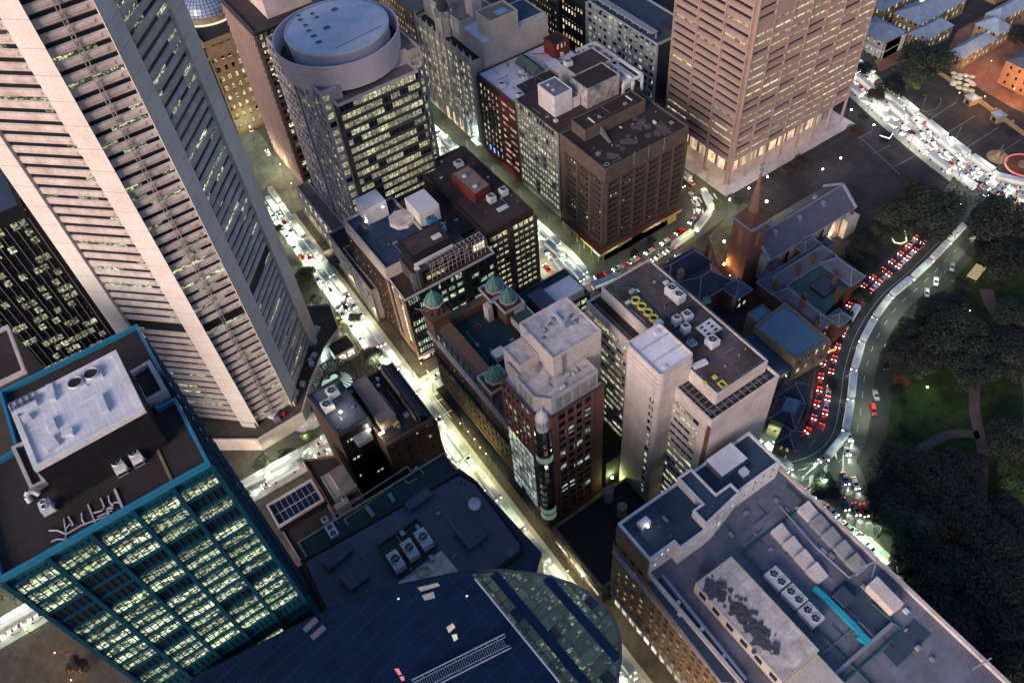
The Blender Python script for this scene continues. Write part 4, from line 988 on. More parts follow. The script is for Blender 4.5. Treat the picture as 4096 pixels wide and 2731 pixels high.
for i in range(12):
    y = 126+i*3.9; m = MB(); m.face([(66.9, y+1.3, .4), (66.9, y-1.3, .4), (66.9, y-1.3, 5), (66.9, y+1.3, 5)], [(i*3, 0), (i*3+2.6, 0), (i*3+2.6, 4.6), (i*3, 4.6)])
    m.build('shopfront', L['shop'], t.root, t.o)
def dome(cx, cy, z, r, tall=0, mat='brick'):
    d = empty('turret', (cx-t.o[0], cy-t.o[1], z)); d.parent = t.root
    m = MB()
    if tall:
        m.box(-r*1.15, -r*1.15, -2, r*1.15, r*1.15, tall-4.6); m.box(-r*1.4, -r*1.4, tall-4.6, r*1.4, r*1.4, tall-3.9)
        for i in range(8):
            a = math.pi/8+i*math.pi/4; m.cyl(r*.95*math.cos(a), r*.95*math.sin(a), tall-3.9, tall, .3, 6)
        m.cyl(0, 0, tall-3.9, tall, r*.6, 8, smooth=False); m.cyl(0, 0, tall, tall+.6, r*1.2, 8, smooth=False)
        b0 = tall+.6
    else:
        m.box(-r*1.2, -r*1.2, -8, r*1.2, r*1.2, .6); m.cyl(0, 0, .6, 2.2, r*1.05, 8, smooth=False); b0 = 2.2
    m.build('drum', M['brickm'], d)
    m = MB(); m.cyl(0, 0, b0, b0+.35, r*1.2, 8, smooth=False)
    if not tall: m.ring(rect(-r*1.45, -r*1.45, r*1.45, r*1.45), .1, 1.1, .5)
    m.build('ledge', M['lilac'], d)
    prof = [(r, b0+.3), (r*.98, b0+r*.4), (r*.85, b0+r*.8), (r*.62, b0+r*1.12), (r*.34, b0+r*1.32), (r*.2, b0+r*1.42), (r*.2, b0+r*1.65), (r*.1, b0+r*1.8), (.02, b0+r*2.1)]
    m = MB(); m.lathe(0, 0, prof, 16); m.build('copper_dome', M['copper'], d)
    m = MB()
    for i in range(8):
        a = i*math.pi/4
        for (r0, z0), (r1, z1) in zip(prof[:5], prof[1:5]): m.tube((r0*1.01*math.cos(a), r0*1.01*math.sin(a), z0), (r1*1.01*math.cos(a), r1*1.01*math.sin(a), z1), .09, 4)
    m.build('rib', M['copperd'], d)
dome(69.4, 171, 35, 2.9, tall=14)
dome(91.2, 168.3, 42, 2.9)
dome(92.0, 161.2, 42, 2.8)
dome(70.2, 136.8, 42, 2.9)
fp = t.mb('flagpole', M['lilac']); fp.tube((67.5, 171, 46), (62.5, 171.5, 50.5), .15)
ra = t.mb('red_roof_emblem', M['red']); x, y = q('11', 1790, 1185, 35.2); ra.ring(rect(x-1, y-1, x+1, y+1), 35.15, 35.3, .3)
edge_box(t, 'plant_house', M['gothic'], rect(90.2, 145, 97.5, 165.5), 22, 38.5, M['copperd'], par=.3)
edge_box(t, 'court_wall', M['cream'], rect(85, 140, 90, 147), 20, 37, M['r_dark'], par=.3)
clutter(t, 74, 125, 89, 166, 35.15, 18, 10)
t.mb('chimney', M['cream2']).box(84.6, 163, 34, 86.6, 166, 42)
t.done()
ac_unit('water_tank', 'square louvred white plant box with flat grey lid behind the paired copper domes', '11', 2085, 1000, 38.7, 4.2, 4.0, 3.2, fans=0, legs=False)
ac_unit('water_tank', 'square louvred white plant box in the court of the domed brick block', '11', 1950, 1385, 35.3, 4.2, 3.6, 3.0, fans=0, legs=False)
# ================================================================== 21 corner brick tower
t = Bld('corner_brick_tower', 'red granite corner tower with gridded windows, curtain wall strip and pink plant levels on top', 'office tower', (78, 114))
poly = ccw([(68.6, 104), (87.2, 104), (87.2, 123.4), (65.4, 123.4), (65.4, 108)])
ZB1 = 61.5
t.body(poly, 0, ZB1, M['pinkpier'], M['lilac'], par=.7, pt=.4, pmat=M['greyd'])
t.facade((70.5, 104), (83, 104), 3, ZB1-.8, L['b21'], M['pinkpier'], fh=3.9, bw=3.1, ww=.74, wh=.66, d=.3, ends=.3)
t.facade((65.4, 123.4), (65.4, 109.5), 38, ZB1-.8, L['b21'], M['pinkpier'], fh=3.9, bw=2.4, ww=.72, wh=.62, d=.3, ends=.3)
t.facade((65.4, 123.4), (65.4, 109.5), 4, 38, L['b21c'], M['pinkpier'], fh=3.9, bw=2.4, ww=.94, wh=.9, d=.12, ends=.2)
BX, BY = 67.0, 106.0
m = MB(); m.cyl(BX, BY, 3, 56, 2.5, 14); m.build('corner_bay', M['glassd'], t.root, t.o)
for k in range(13):
    m = MB(); m.cyl(BX, BY, 4+k*3.95, 4.6+k*3.95, 2.65, 14); m.build('corner_bay_band', M['brickd'], t.root, t.o)
for za, zb in ((4.7, 7.8), (8.6, 11.5), (40.2, 43.2)):
    m = MB(); m.lathe(BX, BY, [(2.58, za), (2.58, zb)], 14); m.build('corner_bay_light', glow('bay_glow', (.35, .6, .45), .25) if 'bay_glow' not in bpy.data.materials else bpy.data.materials['bay_glow'], t.root, t.o)
def cup(m):
    m.lathe(BX, BY, [(1.9, 56), (1.9, 57.4), (1.5, 57.4), (1.5, 60.6), (2.0, 60.9), (1.75, 62.2), (1.2, 63.4), (.4, 64.1), (.05, 66)], 12)
t.one('cupola', M['white'], cup)
m = MB()
for i in range(12): a = i*math.pi/6; m.cyl(BX+1.8*math.cos(a), BY+1.8*math.sin(a), 57.4, 60.8, .15, 6)
m.build('cupola_column', M['lilac'], t.root, t.o)
edge_box(t, 'louvred_storey', M['lilac'], [(69.6, 105), (85.6, 105), (85.6, 122.8), (67.2, 122.8), (67.2, 117), (66.4, 117), (66.4, 108.4)], ZB1, 68, M['r_cream'], par=.7, pt=.35)
lv = t.mb('louvre_panel', M['grey'])
for i in range(5): lv.box(71+i*2.9, 104.82, 62.5, 73+i*2.9, 104.98, 67.2)
for i in range(3): lv.box(66.2, 109.5+i*2.3, 62.5, 66.38, 111+i*2.3, 67.2)
edge_box(t, 'pink_plant_room', M['cream2'], rect(74.8, 110.6, 91, 126.4), 40, 76, M['r_cream'], par=.6, pt=.35)
edge_box(t, 'terrace_step', M['cream2'], rect(68.2, 117.5, 74.6, 125.5), 61, 71, M['r_cream'], par=.5, pt=.3)
speckle(t, [q('21', a, b, 76.2) for a, b in ((340, 1270), (360, 1210), (400, 1160), (430, 1120), (560, 1110), (600, 1140))], 1.2, 76.14, 90); speckle(t, [q('22', a, b, 68.2) for a, b in ((390, 420), (480, 380), (550, 390))], .8, 68.14, 36)
ld = t.mb('cat_ladder', M['steel'])
for k in range(20): ld.box(77.6, 110.3, 68.2+k*.38, 78.5, 110.42, 68.3+k*.38)
ld.box(77.5, 110.3, 68, 77.6, 110.42, 76.5); ld.box(78.5, 110.3, 68, 78.6, 110.42, 76.5)
gr = t.mb('air_grille', M['acd'])
for a, b in ((515, 265), (585, 235)): x, y = q('22', a, b, 68.2); gr.box(x-.6, y-1.9, 68.12, x+.6, y+1.9, 68.35)
clutter(t, 70.5, 106, 84.5, 110, 68.12, 10, 11); rail(t, [(66.8, 108.6), (69.8, 105.3), (85.2, 105.3), (85.2, 110.5)], 68.1, 1.5)
vt = t.mb('vent_box', M['ac']); x, y = q('21', 205, 1250, 76.5); vt.box(x-.7, y-.5, 76.1, x+.7, y+.5, 76.9); vt.bar(q('21', 430, 1090, 76.5), q('21', 480, 1150, 76.5), .8, 76.1, 76.9)
sn = t.mb('vent_stack', M['steel']); x, y = q('21', 535, 1170, 76.5); sn.box(x-1.1, y-.6, 76.1, x+1.1, y+.6, 76.7); sn.cyl(x-.6, y+.7, 76.1, 78.2, .3, 10)
ob = t.mb('grey_louvre_box', M['grey']); x, y = q('22', 290, 345, 69); ob.box(x-.6, y-.6, 68.1, x+.6, y+.6, 70)
t.done()
# street awning and lane beside
t = Bld('street_awning', 'dark flat street awning running below the domed brick block and corner brick tower', 'awning', (64, 130))
m = MB(); m.prism(ccw([(63.2, 172), (63.2, 103), (66, 103), (67, 124), (67, 172)]), 3.6, 3.9, bottom=True); m.build('canopy', M['black'], t.root, t.o)
t.done()
# ================================================================== 22 cream slab block
t = Bld('cream_office_block', 'big cream concrete office block with lift tower and roof full of cooling plant, centre right', 'office tower', (110, 100))
ZT = 66.0
t.body(rect(99.5, 75, 124, 128), 0, ZT, M['cream2'], M['r_dark'], par=.9, pt=.5)
edge_box(t, 'upper_storey', M['cream2'], [(104.2, 78.6), (122.4, 78.6), (122.4, 127), (104.2, 127)], ZT, 70.5, M['r_tiles'], par=.5, pt=.35)
t.facade((99.5, 128), (99.5, 108.4), 4, 63.5, L['b22'], M['cream2'], fh=3.6, bw=20, ww=.99, wh=.5, d=.35, band=True, mull=2.2, ends=.6, endtop=0)
t.facade((99.5, 96), (99.5, 76.5), 4, 61.5, L['b22'], M['cream2'], fh=3.6, bw=20, ww=.99, wh=.5, d=.35, band=True, mull=2.2, ends=2.2, endtop=0)
t.mb('red_edge', M['brick']).box(99.3, 74.9, 4, 99.62, 76.0, 64)
ltp = []
def rpoly(x0, y0, x1, y1, r=1.2, n=4):
    o = []
    for cx, cy, a0 in ((x1-r, y1-r, 0), (x0+r, y1-r, 90), (x0+r, y0+r, 180), (x1-r, y0+r, 270)):
        for i in range(n+1): a = R(a0+90*i/n); o.append((cx+r*math.cos(a), cy+r*math.sin(a)))
    return o
lt = rpoly(93.2, 88.8, 104.8, 102.8)
t.mb('lift_tower', M['cream2']).prism(lt, 0, 76.5)
t.mb('lift_tower_roof', M['r_light']).prism(inset(lt, .5), 76.5, 76.6); t.mb('lift_tower', M['cream2']).ring(inset(lt, -.03), 76.3, 77.1, .45)
rbm = t.mb('lift_tower_band', M['cream2'])
for z in (70.3, 72.3, 74.3): rbm.ring(inset(lt, -.3), z, z+.45, .32)
jn = t.mb('roof_upstand', M['lilac']); jn.box(93.8, 93.4, 76.6, 104.2, 93.65, 76.95); jn.box(93.8, 98.3, 76.6, 104.2, 98.55, 76.95)
hk = t.mb('access_hatch', M['ac']); hk.box(95.6, 90, 76.6, 96.8, 91.2, 76.95) ; hk.box(101.5, 100, 76.6, 103, 101.4, 76.95)
# stair windows of the lift tower
for k in range(17):
    z = 6+k*3.55; m = MB(); m.face([(93.15, 91.6, z), (93.15, 90.4, z), (93.15, 90.4, z+1.7), (93.15, 91.6, z+1.7)], [(k*7, k), (k*7+1.2, k), (k*7+1.2, k+1.7), (k*7, k+1.7)])
    o = m.build('stair_window', L['small'] if k < 9 else L['b22'], t.root, t.o)
    m = MB()
    for a, b in ((91.6, 91.75), (90.25, 90.4)): m.box(93.0, a, z-.1, 93.2, b, z+1.8)
    m.build('window_surround', M['greyd'], o, t.o)
cr = t.mb('cream_recess', M['cream2'])
cab = t.mb('cable_tray', M['steel'])
for off in (0, .5): cab.path([(100.8+off, 126, 66.5), (100.8+off, 104, 66.5)], .07); cab.path([(101+off, 94, 66.5), (101+off, 77+off, 66.5), (122, 77+off, 66.5)], .07)
for i in range(10): cab.box(100.4, 77+i*1.8, 66.1, 103.8, 77.12+i*1.8, 66.35); cab.box(102+i*2.1, 75.6, 66.1, 102.12+i*2.1, 78.4, 66.35)
gp = t.mb('green_main_pipe', M['pipeg']); gp.path([q('21', a, b, 70.9)+(70.9,) for a, b in ((925, 890), (1020, 880), (1130, 990), (1230, 1090))], .3)
rg = M['yellow']
for i, (a, b) in enumerate(((1063, 978), (1112, 1025), (1160, 1073), (1205, 1118))):
    x, y = q('21', a, b, 71.2); m = MB(); m.lathe(x, y, [(1.35, 70.6), (1.35, 71.4), (.95, 71.4), (.95, 70.7)], 22); o = m.build('yellow_fan_ring', rg, t.root, t.o); m = MB(); m.cyl(x, y, 70.65, 70.9, .94, 20); m.build('fan_throat', M['acd'], o, t.o)
clutter(t, 105.5, 80, 121.5, 126, 70.6, 26, 12); rail(t, [(104.6, 79), (122, 79), (122, 126.6), (104.6, 126.6)], 70.6, 1.5)
ym = t.mb('yellow_hatch', M['yellow']); x, y = q('22', 1685, 405, 71); ym.box(x-.6, y-.6, 70.6, x+.6, y+.6, 71); x, y = q('22', 1745, 460, 70.9); ym.ring(rect(x-.95, y-1.1, x+.95, y+1.1), 70.6, 70.95, .35); x, y = q('22', 1605, 455, 70.9); ym.box(x-.5, y-.4, 70.6, x+.5, y+.4, 71.2); x, y = q('21', 1210, 835, 70.8); ym.cyl(x, y, 70.6, 70.72, .42, 14)
dk = t.mb('roof_duct', M['r_light']); dk.bar(q('22', 1515, 330, 71), q('22', 1620, 285, 71), 1.6, 70.7, 71.5)
dw = t.mb('white_cowl', M['ac']); x, y = q('22', 1440, 195, 72.5); dw.box(x-1, y-1, 70.6, x+1, y+1, 72); dw.box(x-.6, y-.6, 72, x+.6, y+.6, 73.4); x, y = q('22', 1430, 235, 71.5); dw.box(x-.7, y-.5, 70.6, x+.7, y+.5, 71.6)
x, y = q('22', 1243, 0, 71); dw.box(x-1.2, y-.9, 70.6, x+1.2, y+.9, 72.2)
sd = t.mb('solar_rack', M['r_light']); x, y = q('21', 1640, 1185, 71.6); sd.box(x-3, y-2.6, 70.9, x+2.6, y+2.2, 71.2)
sg = t.mb('solar_rack_gap', M['acd'])
for i in range(2):
    for j in range(3): sg.box(x-2.2+i*2.6, y-2+j*1.4, 71.2, x-1.2+i*2.6, y-1.4+j*1.4, 71.28)
sy = t.mb('solar_rack_edge', M['yellow']); sy.box(x-1.5, y-2.6, 71.2, x+2.6, y-2.3, 71.3); sy.box(x-3, y+1.9, 71.2, x-.5, y+2.15, 71.3)
t.mb('cream_light_wall', M['cream2']).box(104.0, 79, 66.2, 104.18, 95, 70)
t.done()
for i, (k, a, b, w, h) in enumerate((('21', 1348, 880, 2.9, 3.2), ('21', 1405, 930, 2.9, 3.2), ('21', 1388, 1115, 2.1, 3.0), ('21', 1468, 1085, 2.6, 2.6), ('21', 1458, 1180, 2.1, 3.0), ('22', 1668, 110, 3.0, 2.6))):
    ac_unit('cooling_tower', ['rear one of the white cooling tower pair on the cream block roof', 'front one of the white cooling tower pair on the cream block roof', 'slim round topped cooler just behind the lift tower, left of three',
            'wide dark topped cooler behind the lift tower, rear of three', 'slim round topped cooler behind the lift tower, front of three', 'lone white cooling tower on a steel stand near the front of the cream block roof'][i], k, a, b, 70.7, w, w, h, group='cooling towers on the cream office block')
for i, (a, b) in enumerate(((1490, 140), (1518, 128))):
    ac_unit('condenser', ['left one of two small twin fan condensers on the cream block roof', 'right one of two small twin fan condensers on the cream block roof'][i], '22', a, b, 70.7, 1.0, 2.0, 1.2, fans=2, group='small condensers on the cream block')
# ================================================================== 24 church
t = Bld('brick_church', 'brick church with tall copper spire and long slate roof, floodlit warm at its foot', 'church', (218, 150))
cx, cy = 193.5, 147.8
tw = rect(189.2, 143.0, 197.4, 152.4); CB = wall('church_brick', (.27, .125, .085), dirt=.25, scale=.5)
t.body(tw, 0, 31, CB, None, par=0, part='tower_wall')
t.mb('tower_cornice', M['lead']).ring(inset(ccw(tw), -.7), 30.6, 31.4, .9)
m = MB(); z0, z1, z2 = 31.2, 36.0, 50.5; h = 3.4
b0 = [(cx-4.7, cy-4.4), (cx+4.7, cy-4.4), (cx+4.7, cy+4.4), (cx-4.7, cy+4.4)]
b1 = [(cx+2.3*math.cos(R(45*i+22.5)), cy+2.3*math.sin(R(45*i+22.5))) for i in range(8)]
for i, (p, a, b) in enumerate(zip((0, 1, 2, 3), (5, 7, 1, 3), (6, 0, 2, 4))):
    p0 = b0[i]; p1 = b0[(i+1) % 4]; ra = b1[a]; rb = b1[b]
    m.face([p0+(z0,), p1+(z0,), rb+(z1,), ra+(z1,)])
    m.face([p1+(z0,), b1[(b+1) % 8]+(z1,), rb+(z1,)])
m.build('spire_base', M['brick'], t.root, t.o)
m = MB(); m.cyl(cx, cy, 35.9, 53.8, 2.3, 8, .2, cap=True, smooth=False); m.build('spire', wall('weathered_copper', (.30, .165, .12), dirt=.35, scale=.7), t.root, t.o)
m = MB(); m.lathe(cx, cy, [(.3, 53.6), (.75, 54.3), (.75, 54.7), (.25, 55.3)], 12); m.tube((cx, cy, 55), (cx, cy, 58.2), .17); m.tube((cx-1, cy, 57), (cx+1, cy, 57), .17); m.build('cross', M['copper'], t.root, t.o)
for (x, y, dx, dy) in ((189.15, 147.8, 0, 1), (193.4, 142.95, 1, 0)):
    m = MB()
    for s_ in (-1.5, 1.5) if False else (0,):
        if dy: m.box(x-.05, y-1.0, 20, x, y+1.0, 27.5); m.cyl(x-.02, y, 23, 23.01, .01)
        else: m.box(x-1.0, y-.05, 20, x+1.0, y, 27.5)
    m.build('louvre_window', M['stone'], t.root, t.o)
nv = rect(197.5, 139.5, 245, 153.5)
t.mb('nave_wall', M['cream2']).prism(nv, 0, 13.4)
m = MB(); xa, xb, ya, yb, ym_ = 197.5, 246.2, 138.2, 155.2, 147
m.face([(xa, ya, 13.2), (xb, ya, 13.2), (xb, ym_, 19.6), (xa, ym_, 19.6)]); m.face([(xb, yb, 13.2), (xa, yb, 13.2), (xa, ym_, 19.6), (xb, ym_, 19.6)]); m.build('nave_roof', M['slate'], t.root, t.o)
m = MB(); m.face([(xb-.4, ya, 0), (xb-.4, yb, 0), (xb-.4, yb, 13.0), (xb-.4, ym_, 19.7), (xb-.4, ya, 13.0)]); m.face([(xa+1.4, yb, 0), (xa+1.4, ya, 0), (xa+1.4, ya, 13.0), (xa+1.4, ym_, 19.4), (xa+1.4, yb, 13.0)]); m.build('gable_wall', M['brick'], t.root, t.o)
m = MB(); m.tube((xa, ym_, 19.7), (xb, ym_, 19.7), .28); m.tube((xa, ya, 13.3), (xb, ya, 13.3), .2)
for a, b in (((xb, ya, 13.4), (xb, ym_, 19.9)), ((xb, yb, 13.4), (xb, ym_, 19.9)), ((xa, ya, 13.4), (xa, ym_, 19.9)), ((xa, yb, 13.4), (xa, ym_, 19.9))): m.tube(a, b, .75, 6)
m.build('roof_coping', M['lead'], t.root, t.o)
for i in range(3):
    for s_ in (-1, 1):
        m = MB(); x = 206+i*13.5; y = ym_+s_*2.2; m.prism(rect(x-.6, y-.9, x+.6, y+.9), 16.6, 19.6); m.build('roof_vent', M['lead'], t.root, t.o)
for i in range(7):
    x = 202+i*6.6; m = MB(); m.face([(x, 139.4, 2.5), (x+1.9, 139.4, 2.5), (x+1.9, 139.4, 9.5), (x+.95, 139.4, 10.6), (x, 139.4, 9.5)], [(i*3, 0), (i*3+2, 0), (i*3+2, 7), (i*3+1, 8), (i*3, 7)]); m.build('arched_window', L['arch'] if i in (2, 3, 5) else M['glassd'], t.root, t.o)
for i in range(8):
    m = MB(); x = 200.4+i*6.6; m.box(x-.4, 138.9, 0, x+.4, 139.6, 12.6); m.build('pilaster', M['stone'], t.root, t.o)
m = MB(); m.prism([(241, 136.5), (248, 136.5), (248, 139.4), (241, 139.4)], 0, 9.5); m.prism(rect(220, 134.5, 232, 139.4), 0, 5.2); m.prism(rect(198, 136.6, 205, 141.4), 0, 8); m.build('side_porch', M['cream'], t.root, t.o)
m = MB(); m.hip(rect(220, 134.5, 232, 139.4), 5.2, 7.2, .5); m.hip(rect(198, 136.6, 205, 141.4), 8, 11, .3); m.build('porch_roof', M['slate'], t.root, t.o)
t.done()
# ================================================================== 25 court buildings with hipped slate roofs
def hiphouse(name, label, polys, wm, rm, cat='building', base=None, ridge=True, wins=None):
    t = Bld(name, label, cat, base or polys[0][0][0])
    for p, z0, z1, *k in polys:
        p = ccw(p); t.one('wall', wm, lambda m: m.prism(p, 0, z0))
        m = MB(); e = m.hip(p, z0, z1, .6); m.build('roof', rm, t.root, t.o)
        if ridge:
            c = t.mb('ridge_capping', M['lead']); A, B, C, D, E_, F_ = [Vector(v) for v in e]; u = Vector((0, 0, .12))
            for a, b in ((A, E_), (D, E_), (B, F_), (C, F_), (E_, F_), (A, B), (B, C), (C, D), (D, A)): c.tube(a+u, b+u, .2, 5)
    return t
t = hiphouse('court_hall', 'old court hall with broad dark hipped slate roof between the cream block and the church', [(rect(160, 153.5, 182, 164), 10, 15.5), (rect(164, 141, 181, 153.4), 10, 15)], M['brick'], M['slated'], base=(170, 152))
t.mb('chimney', M['brick']).box(182.2, 156, 0, 183.6, 158, 16); x, y = q('21', 1420, 745, 16); t.mb('chimney', M['stone']).box(x-1, y-1, 10, x+1, y+1, 15.8)
m = MB(); x, y = q('21', 1625, 955, 15); m.lathe(x, y, [(1.8, 12.8), (1.5, 13.3), (.5, 13.5), (.35, 15), (.05, 16.6)], 14); m.build('roof_lantern', M['copper'], t.root, t.o)
t.done()
t = hiphouse('small_court_pavilion', 'small slate roofed pavilion with chimney beside the church tower foot', [(rect(176.5, 134, 184, 142), 9.5, 13.5)], M['brick'], M['slate'], base=(180, 138))
x, y = q('21', 1840, 965, 13); t.mb('chimney', M['stone']).box(x-.6, y-.6, 9, x+.6, y+.6, 14)
t.facade((176.5, 134), (184, 134), 1, 9, L['small'], M['brick'], fh=4, bw=2.4, ww=.5, wh=.5, d=.2); t.done()
t = hiphouse('court_quadrangle', 'brick court quadrangle with blue slate ranges around a green roofed courtyard', [
    (rect(188, 126.4, 221, 134.5), 11, 15.2), (rect(187.8, 104, 195, 126.3), 11, 14.6), (rect(213.6, 112, 221.2, 126.3), 11, 14.8), (rect(195.1, 101, 201, 106), 11, 13.6), (rect(214, 134.6, 222.4, 140), 10, 13)], M['brick'], M['slate'], base=(204, 118))
t.mb('courtyard_roof', M['copperd']).prism(ccw([(195.2, 108), (213.5, 112.2), (213.5, 126.2), (195.2, 126.2)]), 9, 10.4)
edge_box(t, 'skylight', M['glassd'], rect(201, 113.5, 209, 120.5), 10.4, 12.0, None, par=0)
m = MB()
for i in range(6): m.box(201.4+i*1.4, 113.6, 12.0, 201.55+i*1.4, 120.4, 12.15)
m.build('skylight_bar', M['slate'], t.root, t.o)
for a, b in ((215, 840), (440, 930), (425, 985), (395, 710), (510, 630), (685, 790), (710, 890), (540, 1150)):
    x, y = q('31', a, b, 16.5); t.one('chimney', M['brick'], lambda m: (m.box(x-.55, y-.8, 9, x+.55, y+.8, 16), m.box(x-.7, y-.95, 16, x+.7, y+.95, 16.4)))
t.facade((221.3, 112), (221.3, 134), 1, 11, L['small'], M['brick'], fh=5, bw=2.8, ww=.4, wh=.5, d=.2)
t.facade((188, 103.9), (195, 103.9), 1, 11, L['small'], M['brick'], fh=5, bw=2.8, ww=.4, wh=.5, d=.2)
t.done()
t = Bld('blue_roof_hall', 'sandstone hall with plain pale blue metal roof beside the curved road', 'building', (180, 108))
pz = ccw([(169.5, 118.2), (169.5, 98.2), (185.8, 97), (186.4, 119.4)])
t.body(pz, 0, 13, M['gold'], M['hallroof'], par=.7, pt=.9)
t.facade((169.5, 98.2), (185.8, 97), 2, 12.5, L['small'], M['gold'], fh=5.2, bw=3.2, ww=.35, wh=.5, d=.4)
t.body(rect(172, 119.3, 180, 124.5), 0, 12, M['gold'], M['hallroof'], par=.5, part='rear_room')
t.body(rect(162, 98, 169.3, 119), 0, 9, M['slated'], M['r_navy'], par=.4, part='lean_to')
t.done()
t = hiphouse('gothic_lodge', 'ornate golden sandstone lodge with steep dark roofs on the inside of the road bend', [(ccw([(145.5, 88.5), (160.5, 93), (163.5, 86), (160.5, 79.5), (148, 80)])[:4], 9.5, 13), ], M['gold'], M['slated'], base=(155, 86)) if False else None
t = Bld('gothic_lodge', 'ornate golden sandstone lodge with steep dark roofs on the inside of the road bend', 'building', (155, 86))
for p, z0, z1 in ((ccw([(147.2, 87.5), (156.8, 91.5), (160.2, 84.4), (150.8, 80.2)]), 10, 14.5), (ccw([(155, 92.5), (163, 95.5), (167, 89.5), (160.5, 85)]), 10, 14.8), (ccw([(141.6, 79.6), (148.6, 82.8), (151.2, 77.4), (144.4, 74.2)]), 9.6, 12.6)):
    t.one('wall', M['gold'], lambda m: m.prism(p, 0, z0)); m = MB(); e = m.hip(p, z0, z1, .4); m.build('roof', M['slated'], t.root, t.o); A, B, C, D, E_, F_ = [Vector(v) for v in e]; c = t.mb('ridge_capping', M['lead'])
    for a, b in ((A, E_), (D, E_), (B, F_), (C, F_), (E_, F_)): c.tube(a, b, .16, 5)
t.facade((141.6, 79.6), (144.4, 74.2), .5, 9.5, L['small'], M['gold'], fh=4.5, bw=1.8, ww=.4, wh=.5, d=.3)
t.facade((144.4, 74.2), (151.2, 77.4), .5, 9.5, L['small'], M['gold'], fh=4.5, bw=1.8, ww=.4, wh=.5, d=.3)
t.facade((150.8, 80.2), (160.2, 84.4), .5, 9.5, L['small'], M['gold'], fh=4.5, bw=2.2, ww=.4, wh=.5, d=.3)
t.mb('glazed_lantern', M['hallroof']).prism(ccw([(150, 86.4), (155.4, 88.6), (157.6, 84.8), (152.4, 82.6)]), 12, 14.2)
t.done()
# ================================================================== 28 department store, lower right
t = Bld('corner_department_store', 'big sandstone faced department store with cluttered grey flat roof, lower right corner', 'building', (90, 40))
low = ccw([(66.5, 72.6), (66.5, -20), (116.8, -20), (116.8, 72.6)])
t.body(low, 0, 43, M['stone'], M['r_grey'], par=1.3, pt=.9, pmat=M['cream2'])
t.facade((66.5, 72.6), (66.5, 58), 6, 41, L['b28'], M['stone'], fh=3.9, bw=2.9, ww=.35, wh=.5, d=.5, endtop=3)
t.facade((66.5, 58), (66.5, -20), 6, 41, L['b28'], M['stone'], fh=3.9, bw=2.6, ww=.6, wh=.62, d=.7, endtop=3)
co = t.mb('cornice', M['lilac']); co.box(65.0, -20, 36.6, 66.5, 72.4, 37.3); co.box(65.5, -20, 7, 66.5, 72.4, 7.6)
fc = t.mb('street_arch', M['stone'])
m = MB()
for i in range(26):
    y = 70-i*3.4; m.face([(66.42, y+1.1, .5), (66.42, y-1.1, .5), (66.42, y-1.1, 6), (66.42, y+1.1, 6)], [(i*3, 0), (i*3+2.6, 0), (i*3+2.6, 5.5), (i*3, 5.5)])
m.build('shopfront', L['shop'], t.root, t.o)
# upper block across the north end
up = ccw([(66.7, 60.5), (75.5, 60.5), (75.5, 58.6), (85, 58.6), (85, 60.6), (99.5, 60.6), (113.4, 60.6), (113.4, 72.4), (66.7, 72.4)])
up = ccw([(66.7, 59.8), (74.8, 59.8), (74.8, 57.6), (86.4, 57.6), (98.2, 60.6), (113.2, 60.6), (113.2, 72.4), (66.7, 72.4)])
t.mb('upper_block', M['white']).prism(up, 43, 51.5); t.mb('upper_block_roof', M['r_navy']).prism(inset(up, .6), 51.5, 51.65); t.mb('upper_block', M['white']).ring(inset(up, -.1), 51.3, 52.3, .7)
t.mb('brick_return', M['stone']).box(66.35, 59.7, 42, 66.62, 72.5, 51)
p2 = [(84.6, 57.5), (84.6, 69.5), (90, 69.5), (90, 57.8)]
edge_box(t, 'raised_cross_block', M['white'], [(85.2, 58), (92.6, 59.6), (92.6, 68), (88.8, 72.2), (83.6, 72.2), (83.6, 62)] and [(83.4, 57.8), (96.6, 59.4), (96.6, 62.8), (91.4, 62.8), (91.4, 72.2), (86.6, 72.2), (86.6, 62.8), (83.4, 62.8)], 51.4, 54.6, M['r_navy'], par=.7, pt=.5)
t.facade((86.6, 57.55), (98.2, 60.55), 44, 54, L['small'], M['white'], fh=4.6, bw=3, ww=.35, wh=.3, d=.15)
t.facade((98.4, 60.6), (113.2, 60.6), 44, 51, L['small'], M['white'], fh=3.6, bw=3.5, ww=.25, wh=.3, d=.15)
t.facade((66.9, 59.8), (74.8, 59.8), 44, 51, L['small'], M['white'], fh=3.5, bw=2.2, ww=.3, wh=.35, d=.15)
ht = t.mb('plant_hut', M['white']); x, y = q('23', 1130, 310, 53); ht.prism(ccw([(x-1.7, y-1), (x+1.5, y-1), (x+1.5, y+1), (x-1.7, y+1)]), 51.6, 53.6)
ht2 = t.mb('glass_roof_house', M['slate']); ht2.box(96.8, 66, 51.6, 105.5, 71.8, 54.4); t.mb('glass_roof_panel', M['r_light']).box(96.6, 65.8, 54.4, 105.7, 72.0, 54.6)
t.mb('vent_box', M['ac']).box(102, 63, 51.6, 104, 65, 53.4)
m = MB(); x, y = q('23', 1580, 150, 52.4); m.cyl(x, y, 51.6, 52.2, 1.6, 6, smooth=False); m.cyl(x, y, 52.2, 53, .3, 8); m.build('exhaust_base', M['brickd'], t.root, t.o)
